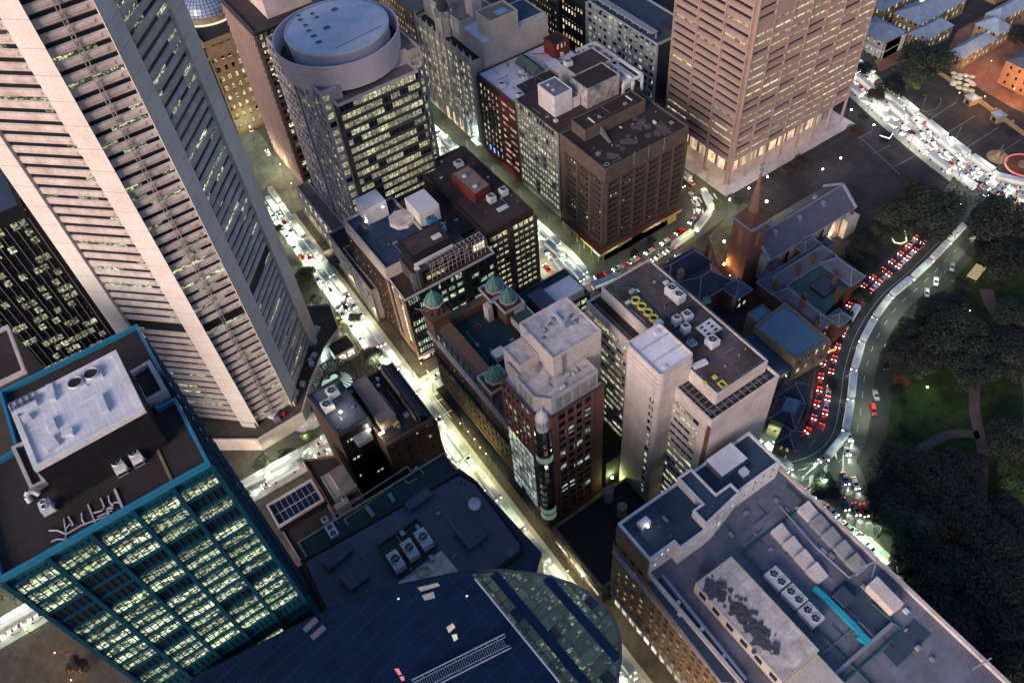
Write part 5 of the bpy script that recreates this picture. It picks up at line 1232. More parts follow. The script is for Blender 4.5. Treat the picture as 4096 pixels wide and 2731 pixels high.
# long cream plant house, stained
lp = [q('23', 1810, 570, 48.0), q('23', 1540, 790, 48.0), q('33', 230, 1560, 48.0), q('33', 515, 1340, 48.0)]
lp = [(73.2, 20.4), (85.4, 20.4), (85.4, 49.6), (73.2, 49.6)]
edge_box(t, 'long_plant_house', M['cream'], lp, 43, 48.2, M['r_cream'], par=.15)
speckle(t, [q('23', a, b, 48.4) for a, b in ((1660, 800), (1690, 850), (1740, 900), (1720, 800), (1850, 960), (1900, 1010), (1930, 1060), (1980, 1120), (2020, 1160), (2060, 1220), (2090, 1280))], 2.6, 48.33, 300, mat=wall('dark_roof_stain', (.10, .10, .125), dirt=.4, scale=.6, streak=False))
bl = t.mb('house_window', M['glassd'])
for i in range(6): bl.box(73.05, 21.5+i*4.8, 45, 73.2, 23.7+i*4.8, 47.2)
t.body(rect(73.6, 12, 85.2, 20.3), 43.05, 46.4, M['cream'], None, par=0, part='lower_plant_house')
wst = t.mb('west_deck', M['r_navy']); wst.prism(ccw([q('23', 1150, 790, 43.2), q('23', 1260, 740, 43.2), q('23', 1900, 1560, 43.2), q('23', 1740, 1560, 43.2)]), 43.12, 43.25)
gb = t.mb('gutter_beam', M['lead']); gb.bar(q('23', 1275, 720, 44), q('23', 1930, 1540, 44), .7, 43.2, 44.2)
gb2 = t.mb('green_pipe', M['pipeg'])
gb2.path([(90.8, 50, 43.6), (114, 50, 43.6), (114, 57, 43.6)], .3); gb2.path([(90.6, 50, 43.6), (90.8, 12, 43.6), (91.5, -4, 43.6)], .3); gb2.path([q('33', 520, 1420, 43.6)+(43.6,), q('33', 740, 1560, 43.6)+(43.6,), q('33', 1200, 1150, 43.6)+(43.6,), q('33', 960, 940, 43.6)+(43.6,)], .3)
# sawtooth louvre boxes
for i in range(4):
    x, y = q('33', 255+i*93, 390+i*103, 44.6); m = MB(); m.prism(rect(x-1.9, y-2.2, x+1.9, y+1.9), 43.1, 44.7, zt=[44.0, 44.0, 45.2, 45.2]); m.build('roof_monitor', M['cream2'], t.root, t.o)
for i in range(5):
    x, y = q('33', 465+i*95, 215+i*103, 44.6); m = MB(); m.prism(rect(x-2.0, y-2.2, x+2.0, y+1.9), 43.1, 44.7, zt=[44.0, 44.0, 45.2, 45.2]); m.build('roof_monitor', M['cream2'] if i == 0 else M['grey'], t.root, t.o)
m = MB()
cd = [(510, 815), (610, 900), (720, 1010), (830, 1120), (900, 1200), (945, 1240)]
for a, b in zip(cd, cd[1:]): m.bar(q('33', *a, 44.4), q('33', *b, 44.4), 1.35, 43.4, 44.5)
m.bar(q('33', 870, 1190, 44.4), q('33', 945, 1255, 44.4), 2.0, 43.4, 44.6); m.build('cyan_duct', M['cyan'], t.root, t.o)
m = MB(); m.bar(q('33', 1130, 1095, 44.4), q('33', 700, 1475, 44.4), .9, 43.6, 44.4); m.bar(q('33', 700, 1475, 44.4), q('33', 600, 1568, 44.4), .9, 43.6, 44.4); m.build('steel_duct', M['steel'], t.root, t.o)
m = MB(); m.path([q('33', a, b, 44)+(44,) for a, b in ((240, 180), (520, 500), (790, 745), (900, 660))], .22); m.path([q('33', a, b, 43.5)+(43.5,) for a, b in ((575, 1340), (850, 1110))], .15); m.path([q('33', a, b, 43.8)+(43.8,) for a, b in ((850, 1100), (860, 1085), (980, 1205))], .12); m.build('roof_pipe', M['steel'], t.root, t.o)
edge_box(t, 'pink_plant_house', M['cream2'], [q('33', 930, 800, 46.5), q('33', 1005, 730, 46.5), q('33', 1215, 945, 46.5), q('33', 1130, 1010, 46.5)], 43, 46.5, M['cream2'], par=0)
dd = t.mb('dark_deck', M['r_navy']); dd.prism(ccw([q('33', 750, 760, 43.2), q('33', 640, 860, 43.2), q('33', 1000, 1180, 43.2), q('33', 1120, 1080, 43.2), q('33', 900, 830, 43.2)]), 43.05, 43.2); dd.prism(ccw([q('33', 1050, 1320, 43.2), q('33', 1160, 1440, 43.2), q('33', 1430, 1180, 43.2), q('33', 1290, 1060, 43.2)]), 43.05, 43.2)
clutter(t, 93, -15, 114, 28, 43.2, 20, 13); clutter(t, 90, 51, 113, 58, 43.2, 12, 14); clutter(t, 96, 30, 113, 50, 43.2, 14, 15); clutter(t, 69, 61, 84, 70, 51.7, 7, 16); rail(t, [(90.2, 50), (90.2, 20), (88, 18)], 43.2)
hh_ = t.mb('dark_hut', M['r_navy']); x, y = q('33', 745, 890, 45); hh_.prism(ccw([(x-2, y-2), (x+2, y-2), (x+2, y+2), (x-2, y+2)]), 43.1, 45.2)
pp = t.mb('parapet_mast', M['steel'])
for a, b, c_, d_ in ((870, 665, 1020, 605), (960, 750, 1000, 610), (1750, 1460, 1900, 1370)): pp.tube(q('33', a, b, 45)+(45,), q('33', c_, d_, 46.5)+(46.5,), .18)
sk = t.mb('roof_cap', M['ac'])
for a, b in ((382, 200), (565, 387), (752, 580)): x, y = q('33', a, b, 43.6); sk.box(x-.5, y-.5, 43.1, x+.5, y+.5, 43.6)
for a, b in ((1580, 1145), (1400, 935), (1410, 1025), (1760, 1355)): x, y = q('23', a, b, 43.8); sk.box(x-.5, y-.5, 43.3, x+.5, y+.5, 43.9)
t.done()
for i, (a, b) in enumerate(((225, 740), (360, 880), (490, 1025))):
    ac_unit('twin_fan_chiller', ['rear one of three twin fan chillers beside the long cream plant house', 'middle one of three twin fan chillers beside the long cream plant house', 'front one of three twin fan chillers beside the long cream plant house'][i], '33', a, b, 43.2, 3.9, 5.2, 2.9, fans=2, rz=0, group='chillers on the department store roof')
# ================================================================== 29 low black roofed block
t = Bld('low_dark_block', 'low block with empty black roof and lit cream fascia between corner tower and department store', 'building', (78, 88))
pl = ccw([(62.4, 99), (93, 99), (93, 74), (66.3, 74), (63.2, 74)])
t.body(rect(63.2, 73.6, 93, 98.4), 0, 11, M['black'], M['black'], par=.7, pt=.7, pmat=M['gold'])
t.facade((63.2, 98.4), (63.2, 73.6), .3, 10, L['shop'], M['gold'], fh=9, bw=8, ww=.85, wh=.25, d=.3, sill=.3)
for i, (a, b) in enumerate(((853, 60), (958, 185))):
    x, y = q('23', a, b, 17); t.one('vent_cylinder', M['gothic'], lambda m: m.cyl(x, y, 10, 17, 1.45, 20))
    t.one('vent_cap', M['grey'], lambda m: m.cyl(x, y, 17, 17.25, 1.6, 20))
t.done()
t = Bld('service_lane_block', 'low service building in the dark lane behind the corner brick tower, one green lit wall', 'building', (93, 108))
t.body(rect(89, 104, 98.8, 120), 0, 16, M['greyd'], M['r_dark'], par=.5)
t.done()
# ================================================================== 30 dark ribbed roof block
t = Bld('ribbed_roof_block', 'wide low block with dark blue ribbed roof, three big white fans and raised roof lids', 'building', (20, 112))
pl = ccw([(-9.8, 118), (45.4, 111.4), (46.6, 87), (42.5, 82), (-9.5, 80)])
pl = ccw([(-9.2, 117.5), (45.5, 111), (46.8, 88), (42.6, 82.4), (-8.2, 78)])
z30 = 42
pl = ccw([(-9.4, 118.2), (44.6, 117.6), (46, 112.5), (48.6, 82), (44, 78), (-9.2, 78)])
t.body(pl, 0, z30-1.2, M['black'], M['slated'], par=0)
ip = ccw([q('13', 430, 620, z30), q('13', 1640, -60, z30), q('13', 1760, 10, z30), q('13', 2120, 480, z30), q('13', 2115, 530, z30), q('13', 1700, 830, z30), q('13', 620, 1020, z30)])
t.mb('ribbed_roof', M['r_slateblue']).prism(ip, z30-1.2, z30); t.mb('roof_kerb', M['black']).ring(inset(ip, -1.0), z30-.9, z30+.35, .7)
for nm, pts, h in (('lid', ((570, 610), (750, 480), (800, 530), (615, 680)), 1.5), ('lid', ((700, 730), (855, 630), (940, 725), (785, 845)), 1.6), ('lid', ((1210, 160), (1385, 35), (1435, 85), (1250, 215)), 1.5), ('lid', ((1595, 370), (1740, 275), (1865, 410), (1720, 520)), 1.5)):
    pp_ = ccw([q('13', a, b, z30+h) for a, b in pts])
    o = t.one('roof_lid', M['r_slateblue'], lambda m: m.prism(pp_, z30+.4, z30+h)); t.one('lid_vent', M['acd'], lambda m: m.prism(inset(pp_, .12), z30, z30+.4))
clutter(t, -4, 84, 40, 110, z30+.02, 18, 17)
t.mb('rust_edge', M['r_brown']).prism(ccw([q('13', 340, 680, z30), q('13', 430, 650, z30), q('13', 610, 980, z30), q('13', 500, 1010, z30)]), z30-.9, z30-.6)
fl_ = ccw([q('13', 1160, 780, z30), q('13', 1500, 530, z30), q('13', 1650, 710, z30), q('13', 1180, 830, z30)]); t.mb('stained_deck', M['r_cream']).prism(fl_, z30, z30+.1)
fr_ = [q('13', a, b, z30+.6) for a, b in ((990, 500), (1310, 275), (1470, 510), (1175, 745))]
t.mb('fan_well', M['acd']).prism(ccw(fr_), z30, z30+.12)
rl = t.mb('fan_well_rail', M['pipeg'])
for a, b in zip(fr_, fr_[1:]+fr_[:1]): rl.tube(a+(z30+1,), b+(z30+1,), .09); rl.bar(a, b, .2, z30, z30+.5)
t.mb('skirt', M['yellow']).ring(ccw([q('13', a, b, z30) for a, b in ((1310, 700), (1385, 650), (1425, 690), (1340, 745))]), z30+.1, z30+.6, .18)
t.done()
for i, (a, b) in enumerate(((1140, 600), (1250, 510), (1358, 425))):
    x, y = q('13', a, b, z30+3)
    e = empty('fan_chiller', (x, y, z30+.12), 0, label=['left one of three big white fan chillers in the well of the ribbed roof', 'middle one of three big white fan chillers in the well of the ribbed roof', 'right one of three big white fan chillers in the well of the ribbed roof'][i], cat='rooftop unit', group='fan chillers on the ribbed roof')
    m = MB(); m.box(-1.6, -2.7, 0, 1.6, 2.7, 2.9); m.build('casing', M['ac'], e)
    m = MB()
    for j in range(4): m.box(-1.55, -2.2+j*1.4, 2.9, 1.55, -2.13+j*1.4, 2.97)
    m.build('casing_rib', M['acg'], e)
    m = MB(); m.lathe(0, 0, [(1.5, 2.9), (1.45, 3.5), (1.3, 3.5), (1.3, 3.0)], 28); m.build('fan_ring', M['ac'], e)
    m = MB(); m.cyl(0, 0, 2.9, 3.0, 1.3, 24); m.build('fan_throat', M['acd'], e)
    m = MB()
    for j in range(8):
        c_ = j*math.pi/4; m.face([(.15*math.cos(c_), .15*math.sin(c_), 3.2), (1.28*math.cos(c_-.16), 1.28*math.sin(c_-.16), 3.2), (1.28*math.cos(c_+.16), 1.28*math.sin(c_+.16), 3.32)])
    m.cyl(0, 0, 3.1, 3.4, .3, 10); m.build('fan_blades', M['acg'], e)
    m = MB(); m.tube((-1.4, -.2, 3.45), (1.4, .25, 3.45), .08); m.build('fan_guard_bar', M['ac'], e)
x, y = q('13', 1757, 150, 46)
e = empty('satellite_dish', (x, y, z30), 0, label='white satellite dish on a short post on the ribbed blue roof', cat='satellite dish')
m = MB(); m.cyl(0, 0, 0, 3.0, .14, 8); m.build('post', M['ac'], e)
m = MB(); m.lathe(0, 0, [(.05, 0), (.7, .12), (1.3, .35), (1.75, .68), (1.78, .64), (1.3, .29), (.7, .05), (.05, -.08)], 28); o = m.build('dish', M['white'], e); o.location = (0, 0, 3.1); o.rotation_euler = (R(28), R(-14), 0)
m = MB(); m.tube((0, 0, 3), (.1, .3, 4.3), .05); m.build('feed_arm', M['ac'], e)
for i, (a, b) in enumerate(((1605, 1165), (1655, 1225))):
    x, y = q('12', a, b, 43.4); e = empty('roof_anchor', (x, y, 42), 0, label=['left rusty upright roof anchor near the top corner of the ribbed roof', 'right rusty upright roof anchor near the top corner of the ribbed roof'][i], cat='roof anchor', group='rusty anchors on the ribbed roof'); m = MB(); m.box(-.15, -.15, 0, .15, .15, 1.6); m.build('post', M['brickr'], e)
for i, (a, b) in enumerate(((1600, 580), (2050, 545))):
    x, y = q('13', a, b, 43.5); e = empty('tv_aerial', (x, y, 42), .4, label=['grey television aerial near the white fans on the ribbed roof', 'grey television aerial at the lower right corner of the ribbed roof'][i], cat='aerial', group='aerials on the ribbed roof')
    m = MB(); m.tube((0, 0, 0), (0, 0, 2), .05); m.tube((-1.2, 0, 1.9), (1.2, 0, 1.9), .04)
    for j in range(7): m.tube((-1.1+j*.36, -.6, 1.9), (-1.1+j*.36, .6, 1.9), .03, 4)
    m.build('aerial_frame', M['steel'], e)
# terrace strip behind
t = Bld('roof_terrace_strip', 'long narrow dark terrace roof with yellow safety line behind the ribbed roof', 'building', (18, 124))
pp_ = ccw([q('13', 300, 640, 38), q('13', 410, 340, 38), q('12', 1240, 1080, 38), q('12', 1530, 1050, 38), q('12', 1640, 1000, 38), (44.4, 119), (-9, 118.8)])
pp_ = ccw([(-4.5, 118.6), (-4.5, 126.8), (44.5, 126.8), (44.5, 118.6)])
t.body(pp_, 0, 37, M['greyd'], M['r_green'], par=.8, pt=.4, pmat=M['grey'])
yl = t.mb('safety_line', M['yellow']); pz_ = [q('12', a, b, 37.3) for a, b in ((770, 1560), (735, 1520), (1200, 1205), (1240, 1235), (1310, 1200))]
for a, b in zip(pz_, pz_[1:]): yl.bar(a, b, .18, 37.13, 37.2)
br = t.mb('deck_kerb', M['grey']); pz_ = [q('12', a, b, 37.3) for a, b in ((700, 1560), (640, 1500), (1235, 1110), (1265, 1150), (1320, 1115), (1365, 1170))]
for a, b in zip(pz_, pz_[1:]): br.bar(a, b, .25, 37.13, 37.7)
cn_ = t.mb('green_duct', M['copper']); cn_.bar(q('13', 1090, 80, 38), q('13', 1130, 145, 38), 1.1, 37.2, 38); cn_.bar(q('13', 910, 180, 38), q('13', 970, 260, 38), 1.2, 37.2, 38)
t.done()
ac_unit('condenser', 'square white fan condenser at the left end of the narrow terrace roof, upper', '13', 585, 285, 37.2, 1.8, 1.8, 1.6)
ac_unit('condenser', 'rusty twin fan condenser at the left end of the narrow terrace roof, lower', '13', 640, 370, 37.2, 2.6, 4.4, 1.8, fans=2)
# paved low roof left of it, glazed atrium
t = Bld('paved_roof_block', 'low block with stone paved roof and dark glazed lantern beside the teal tower', 'building', (3, 140))
t.body([(-6.8, 127.2), (8.5, 127.2), (8.2, 149.4), (-7.4, 149.4)], 0, 24, M['cream'], M['r_dark'], par=.7, pmat=M['grey'])
t.body([(-7.4, 140.5), (8, 140.5), (8, 149.5), (-7.4, 149.5)], 20, 27.5, M['black'], M['glassn'], par=.9, pt=.5, part='lantern_wall', pmat=M['lilac'])
bb = t.mb('lantern_bar', M['lilac'])
for i in range(9): bb.box(-6.8+i*1.75, 141.1, 27.62, -6.7+i*1.75, 148.9, 27.75)
bb.box(-6.8, 145, 27.62, 7.4, 145.15, 27.78)
t.done()
t = Bld('brick_corner_shop', 'older brick building with pale stone roof yard and tan hut at the street corner', 'building', (17, 146))
t.body([(8.4, 136), (18.4, 134), (18.4, 152), (8.6, 157)], 0, 28, M['brickd'], M['r_dark'], par=.8, pmat=M['brickm'])
edge_box(t, 'grey_room', M['grey'], rect(10.5, 137, 18.2, 146.5), 28, 30.5, M['grey'], par=.3)
edge_box(t, 'tan_hut', M['cream'], rect(13, 138, 17.8, 144.5), 30.5, 34, M['r_tan'], par=0)
ch_ = t.mb('stair_flight', M['grey']); ch_.box(9.5, 134.6, 24, 14, 136.6, 29)
t.done()
ac_unit('condenser', 'pair of grey fan condensers beside the tan hut', '12', 730, 1340, 28.2, 1.6, 2.8, 1.2, fans=2)
# ================================================================== 32 stone block with lit roof yard
t = Bld('lamp_lit_roof_block', 'dark old stone block whose cluttered roof yard is lit by bright white floodlights', 'building', (37, 154))
pw = ccw([(19, 166.4), (28.4, 166.4), (30.5, 153), (20.4, 150)])
t.body([(20.6, 148), (31.2, 148), (30.4, 167.2), (19.2, 167.2)], 0, 43, M['brickd'], M['slate'], par=.9, pt=.5, pmat=M['navywall'])
t.facade((20.6, 148), (31.2, 148), 8, 42, L['few'], M['black'], fh=3.5, bw=1.5, ww=.6, wh=.35, d=.15)
t.body([(31.4, 139.5), (48.6, 139.5), (48.6, 166.6), (31, 166.6)], 0, 37, M['brickm'], M['r_dark'], par=.8, pt=.6, part='east_wall')
t.facade((31.4, 139.5), (48.6, 139.5), 8, 36, L['few'], M['brickd'], fh=5.5, bw=4, ww=.22, wh=.25, d=.2)
t.facade((48.6, 139.5), (48.6, 166.6), 1, 36, L['few'], M['brickd'], fh=5.5, bw=3.4, ww=.3, wh=.4, d=.4)
mn = t.mb('tiled_ridge', M['r_tan']); mn.prism(rect(33, 145, 38.4, 164.5), 37, 41.4)
mr_ = t.mb('purple_mansard', M['slated'])
mr_.face([(47.6, 140.6, 37.6), (47.6, 165.4, 37.6), (45.2, 165.4, 40.6), (45.2, 140.6, 40.6)]); mr_.face([(45.2, 140.6, 40.6), (45.2, 165.4, 40.6), (44.4, 165.4, 40.6), (44.4, 140.6, 40.6)]); mr_.box(44.3, 140.6, 37, 44.6, 165.4, 40.6)
bx = t.mb('roof_screen', M['gold']); bx.box(43.6, 152, 37, 44.0, 164.5, 40.2); bx.box(43.4, 142, 37, 43.8, 151, 39.2)
wb_ = t.mb('curved_duct', M['tealcap']); wb_.path([q('12', a, b, 38.6)+(38.6,) for a, b in ((1010, 580), (1060, 650), (1090, 655))], .55)
yb_ = t.mb('yellow_skip', M['yellow']); x, y = q('12', 1140, 765, 38); yb_.box(x-1, y-.8, 37.1, x+1, y+.8, 38.3)
ft = t.mb('roof_platform', M['r_tan']); x, y = q('12', 1030, 610, 37.5); ft.box(x-2, y-4, 37.1, x+2, y+4, 37.5)
clutter(t, 32, 141, 43, 165, 37.1, 18, 18); clutter(t, 21, 150, 29, 165, 43.1, 10, 19)
gh = t.mb('louvre_platform', M['grey']); x, y = q('12', 880, 870, 38.5); gh.box(x-2.6, y-2.2, 37.1, x+2.6, y+2.2, 38.8)
t.done()
for i, (k, a, b, z, w, h) in enumerate((('12', 640, 510, 43.2, 3.4, 2.4), ('12', 600, 615, 43.2, 3.4, 2.6), ('12', 1100, 700, 37.2, 2.6, 2.0))):
    ac_unit('cooling_tower', ['white box cooler on the upper blue roof of the floodlit stone block', 'angled grey cooler with round fan on the floodlit stone block', 'white twin fan unit in the floodlit roof yard'][i], k, a, b, z, w, w, h, fans=1 if i < 2 else 2)
def flood(k, a, b, z, label, p=160, c=(1, .95, .75), bar_=False):
    x, y = q(k, a, b, z+1.4)
    e = empty('floodlight', (x, y, z), 0, label=label, cat='floodlight')
    m = MB(); m.tube((0, 0, 0), (0, 0, 1.2), .06); m.build('bracket', M['steel'], e)
    m = MB(); (m.box(-.9, -.25, 1.1, .9, .25, 1.5, True) if bar_ else m.lathe(0, 0, [(.05, 1.05), (.4, 1.2), (.45, 1.45), (.3, 1.7), (.02, 1.75)], 12)); m.build('lamp', glow('flood_glow_'+label[:12], c, 14), e)
    l = bpy.data.lights.new('floodlight_glow', 'POINT'); l.energy = p; l.color = c; l.shadow_soft_size = .5; o = bpy.data.objects.new('floodlight_glow', l); col.objects.link(o); o.parent = e; o.location = (0, 0, 2.0)
flood('12', 710, 680, 43.2, 'white floodlight at the edge of the blue roof beside the tiled ridge', 500)
flood('12', 785, 695, 37.2, 'bar floodlight on the left of the tan tiled ridge', 500, bar_=True)
flood('12', 935, 820, 37.2, 'white floodlight at the foot of the tan tiled ridge', 500)
flood('12', 1030, 845, 37.2, 'bar floodlight at the front end of the tan tiled ridge', 500, bar_=True)
flood('12', 1078, 660, 37.2, 'small floodlight over the curved blue duct', 200)
flood('11', 1040, 250, 47, 'floodlight on top of the left white plant box', 250)
flood('11', 910, 365, 40, 'floodlight on the side of the left white plant box', 250)
flood('02', 1220, 835, 141, 'small lamp on the dark penthouse wall of the teal tower', 60, (1, .9, .4))
flood('22', 880, 1195, 6, 'greenish wall lamp in the dark service lane behind the corner tower', 1500, (.85, 1, .4))
flood('23', 1158, 337, 52.5, 'round lamp on the white roof hut of the department store', 40)
# ================================================================== 31 curved glass tower top, bottom centre
t = Bld('curved_glass_tower', 'dark navy glass tower top with a curved prow and lit roof panels, bottom centre', 'office tower', (10, 60))
zc = 86; s = 1-zc/250
arc = [(-52, 128), (-33, 126), (-7, 122.5), (16, 116), (33, 108.5), (44, 101.5), (50, 96), (56, 90), (60, 84), (62.6, 78), (63.8, 72), (63.4, 67), (61.5, 62), (58, 57.5), (52, 52), (40, 40), (10, 20), (-60, 20)]
pa = ccw([(a*s, b*s) for a, b in arc])
t.mb('facade_glass', M['glassn']).prism(pa, 0, zc-2); t.mb('edge_band', M['navywall']).ring(inset(pa, -.15), zc-4, zc, .5)
# two roof zones: dark sheet west of the ridge, glazed prow east of it
r0, r1 = (q('13', 1770, 760, zc+.5)), (q('23', 470, 1568, zc+.5))
dirx, diry = r1[0]-r0[0], r1[1]-r0[1]
def side(p): return dirx*(p[1]-r0[1])-diry*(p[0]-r0[0])
ins = inset(pa, .45)
def clip(poly, sgn):
    o = []
    for i in range(len(poly)):
        a, b = poly[i], poly[(i+1) % len(poly)]; sa, sb = side(a)*sgn, side(b)*sgn
        if sa >= 0: o.append(a)
        if sa*sb < 0: u = sa/(sa-sb); o.append((a[0]+(b[0]-a[0])*u, a[1]+(b[1]-a[1])*u))
    return o
east = clip(ins, 1); west = clip(ins, -1)
e_r, _l = uni(r0, r1)
m = MB()
def uvp(p): dx_, dy_ = p[0]-20, p[1]-60; return (dx_*e_r[0]+dy_*e_r[1]+260, -dx_*e_r[1]+dy_*e_r[0]+260)
m.face([(p[0], p[1], zc-.3) for p in ccw(east)], [uvp(p) for p in ccw(east)]); m.build('lit_roof_glass', L['jpm'], t.root, t.o)
m = MB(); m.face([(p[0], p[1], zc+1.0) for p in ccw(west)], [uvp(p) for p in ccw(west)]); wp = ccw(west)
for a, b in zip(wp, wp[1:]+wp[:1]): m.face([(a[0], a[1], zc-1), (b[0], b[1], zc-1), (b[0], b[1], zc+1), (a[0], a[1], zc+1)], [(0, 0)]*4)
m.build('dark_roof_glass', M['glassn'], t.root, t.o)
m = MB(); e, L_ = uni(r0, r1)
nrm = (e[1], -e[0])
def pin(p, poly):
    c = False; j = len(poly)-1
    for i in range(len(poly)):
        if (poly[i][1] > p[1]) != (poly[j][1] > p[1]) and p[0] < (poly[j][0]-poly[i][0])*(p[1]-poly[i][1])/(poly[j][1]-poly[i][1])+poly[i][0]: c = not c
        j = i
    return c
def clipped_bars(m, poly, ang, step, w, z0, z1):
    ca, sa = math.cos(ang), math.sin(ang)
    for k in range(-60, 60):
        run = None; pts = []
        for j in range(-140, 141):
            u = j*.6; p = (20+ca*u-sa*k*step, 60+sa*u+ca*k*step)
            if pin(p, poly):
                if run is None: run = p
                last = p
            elif run is not None:
                m.bar(run, last, w, z0, z1, False); run = None
        if run is not None: m.bar(run, last, w, z0, z1, False)
an = math.atan2(diry, dirx)
clipped_bars(m, east, an, 2.6, .12, zc-.3, zc-.1); clipped_bars(m, east, an+math.pi/2, 2.6, .12, zc-.3, zc-.1)
m.build('roof_glazing_bar', M['navywall'], t.root, t.o)
m = MB(); clipped_bars(m, east, an, 7.8, 1.9, zc-.28, zc-.02); m.build('navy_roof_band', M['glassn'], t.root, t.o)
m = MB(); clipped_bars(m, west, an+math.pi/2+.12, 3.2, .05, zc+1, zc+1.06); clipped_bars(m, west, an, 9, .05, zc+1, zc+1.05); m.build('sheet_seam', M['navywall'], t.root, t.o)
m = MB(); m.tube(r0+(zc+1.2,), r1+(zc+1.2,), .25); m.build('ridge_rail', M['lead'], t.root, t.o)
# gantry rail
g0, g1 = q('13', 1290, 1600, zc+2), q('13', 2020, 1235, zc+2); e, L_ = uni(g0, g1); n_ = (-e[1]*1.5, e[0]*1.5)
m = MB()
for sgn in (-1, 1): m.tube((g0[0]+n_[0]*sgn, g0[1]+n_[1]*sgn, zc+2), (g1[0]+n_[0]*sgn, g1[1]+n_[1]*sgn, zc+2), .16)
for sgn in (-.6, .6): m.tube((g0[0]+n_[0]*sgn, g0[1]+n_[1]*sgn, zc+2), (g1[0]+n_[0]*sgn, g1[1]+n_[1]*sgn, zc+2), .08)
for i in range(int(L_/.45)):
    c_ = (g0[0]+e[0]*.45*i, g0[1]+e[1]*.45*i); f_ = 1 if i % 5 == 0 else .6
    m.tube((c_[0]-n_[0]*f_, c_[1]-n_[1]*f_, zc+2), (c_[0]+n_[0]*f_, c_[1]+n_[1]*f_, zc+2), .05, 4)
m.build('gantry_rail', M['lead'], t.root, t.o)
m = MB()
for a, b in ((475, 1110), (535, 1170)): x, y = q('13', a, b, zc+1.2); m.bar((x-1.6, y-.3), (x+1.6, y+.35), 1.2, zc+1, zc+1.25)
m.build('roof_grille', M['slate'], t.root, t.o)
for i, (a, b, cc) in enumerate(((1162, 904, (.2, .8, 1)), (1700, 882, (.3, 1, .9)))):
    x, y = q('13', a, b, zc+1.3); m = MB(); m.box(x-.18, y-.12, zc+1.05, x+.18, y+.12, zc+1.2); m.build('marker_light', glow('marker', cc, 3), t.root, t.o)
for (k, pts, c_, st) in (('13', ((1540, 1130), (1590, 1095), (1610, 1130), (1560, 1175)), (.9, .5, .25), .5), ('13', ((1580, 1190), (1620, 1180), (1630, 1220), (1600, 1240)), (.7, .85, .45), .6), ('13', ((1130, 1455), (1165, 1450), (1190, 1500), (1165, 1505)), (.9, .02, .05), .8), ('13', ((1170, 1520), (1205, 1510), (1212, 1545), (1190, 1550)), (.9, .02, .05), .8), ('13', ((1310, 820), (1470, 780), (1490, 805), (1340, 850)), (.5, .5, .3), .12), ('13', ((1345, 880), (1440, 850), (1450, 900), (1370, 920)), (.5, .5, .4), .07)):
    m = MB(); m.face([q(k, a, b, zc+1.03)+(zc+1.03,) for a, b in pts][::-1]); m.build('lit_pane', glow('pane', c_, st), t.root, t.o)
t.done()
# ================================================================== barracks and mint, top right
t = Bld('barracks', 'orange lit Georgian brick barracks with small dark windows, at the right edge', 'building', (395, 145))
t.body(rect(380.5, 118, 412, 164), 0, 12.5, wall('barracks_brick', (.36, .17, .09), dirt=.2, scale=.4), None, par=0)
t.facade((380.5, 164), (380.5, 118), .2, 12.3, M['glassd'], wall('barracks_front', (.36, .17, .09), dirt=.2, scale=.4), fh=4, bw=4.6, ww=.26, wh=.4, d=.25, sill=.3)
e = t.mb('roof', M['slate']).hip(rect(380.5, 118, 412, 164), 12.5, 19, .6)
t.done()
mint = hiphouse('verandah_house', 'two storey house with wraparound verandah and hipped blue roof beside the pink tower', [(rect(355.5, 214, 371, 232), 9, 13)], M['cream'], M['mintroof'], base=(363, 223), ridge=False)
m = MB()
for i in range(6): m.box(354.2, 214+i*3.5, 0, 354.5, 214.3+i*3.5, 8.6)
for i in range(5): m.box(355+i*3.9, 212.4, 0, 355.3, 212.7, 8.6)
m.build('verandah_post', M['white'], mint.root, mint.o)
m = MB(); m.box(353.9, 212.3, 4.2, 355.4, 232, 4.5); m.box(355.4, 212.3, 4.2, 371, 213.9, 4.5); m.box(353.9, 212.3, 4.5, 354.0, 232, 5.3); m.build('verandah_deck', M['white'], mint.root, mint.o)
mint.facade((355.5, 232), (355.5, 214), 0, 9, L['small'], M['cream'], fh=4.5, bw=3, ww=.4, wh=.6, d=.1); mint.done()
for nm, lb, ps in (('long_stone_range', 'long pale slate roofed stone range with three lit rooflights near the top right corner', [(rect(383, 214, 420, 230), 8, 12.5), ]),
                   ('low_stone_range', 'lower slate roofed wing joined to the front of the long stone range', [(rect(374, 203.5, 396, 213.6), 7, 11)]),
                   ('far_stone_range', 'far stone range with tall round headed lit windows at the top edge', [(rect(378, 234, 430, 246), 9, 13.5)]),
                   ('courtyard_range', 'narrow slate roofed range with tiny windows along the orange forecourt', [(rect(376, 182.5, 402, 191), 6.5, 10)]),
                   ('gate_pavilion', 'square pavilion with pale hipped roof and pink base beside the orange forecourt', [(rect(403, 183, 414, 196), 8.5, 12.5)]),
                   ('corner_range', 'pale roofed range behind the square pavilion near the top right corner', [(rect(415, 190, 445, 199), 8.5, 12)]),
                   ('street_house', 'dark brick house with hipped roof in the extreme top right corner', [(rect(440, 208, 460, 226), 8, 12)])):
    h_ = hiphouse(nm, lb, ps, M['stone'] if nm != 'street_house' else M['brick'], M['mintroof'], base=ps[0][0][0], ridge=False)
    p = ps[0][0]; x0, y0 = p[0]; x1, y1 = p[2]
    h_.facade((x0, y0), (x1, y0), 0, ps[0][1], L['small'], M['stone'], fh=4, bw=3, ww=.35, wh=.5, d=.1)
    h_.facade((x0, y1), (x0, y0), 0, ps[0][1], L['small'], M['stone'], fh=4, bw=3, ww=.35, wh=.5, d=.1)
    if nm == 'long_stone_range':
        for i in range(3): h_.one('rooflight', glow('rooflight_glow', (.9, .7, .4), 1.2), lambda m: m.box(395+i*5, 224, 11.6, 397.5+i*5, 225.4, 12.3))
    h_.done(60)
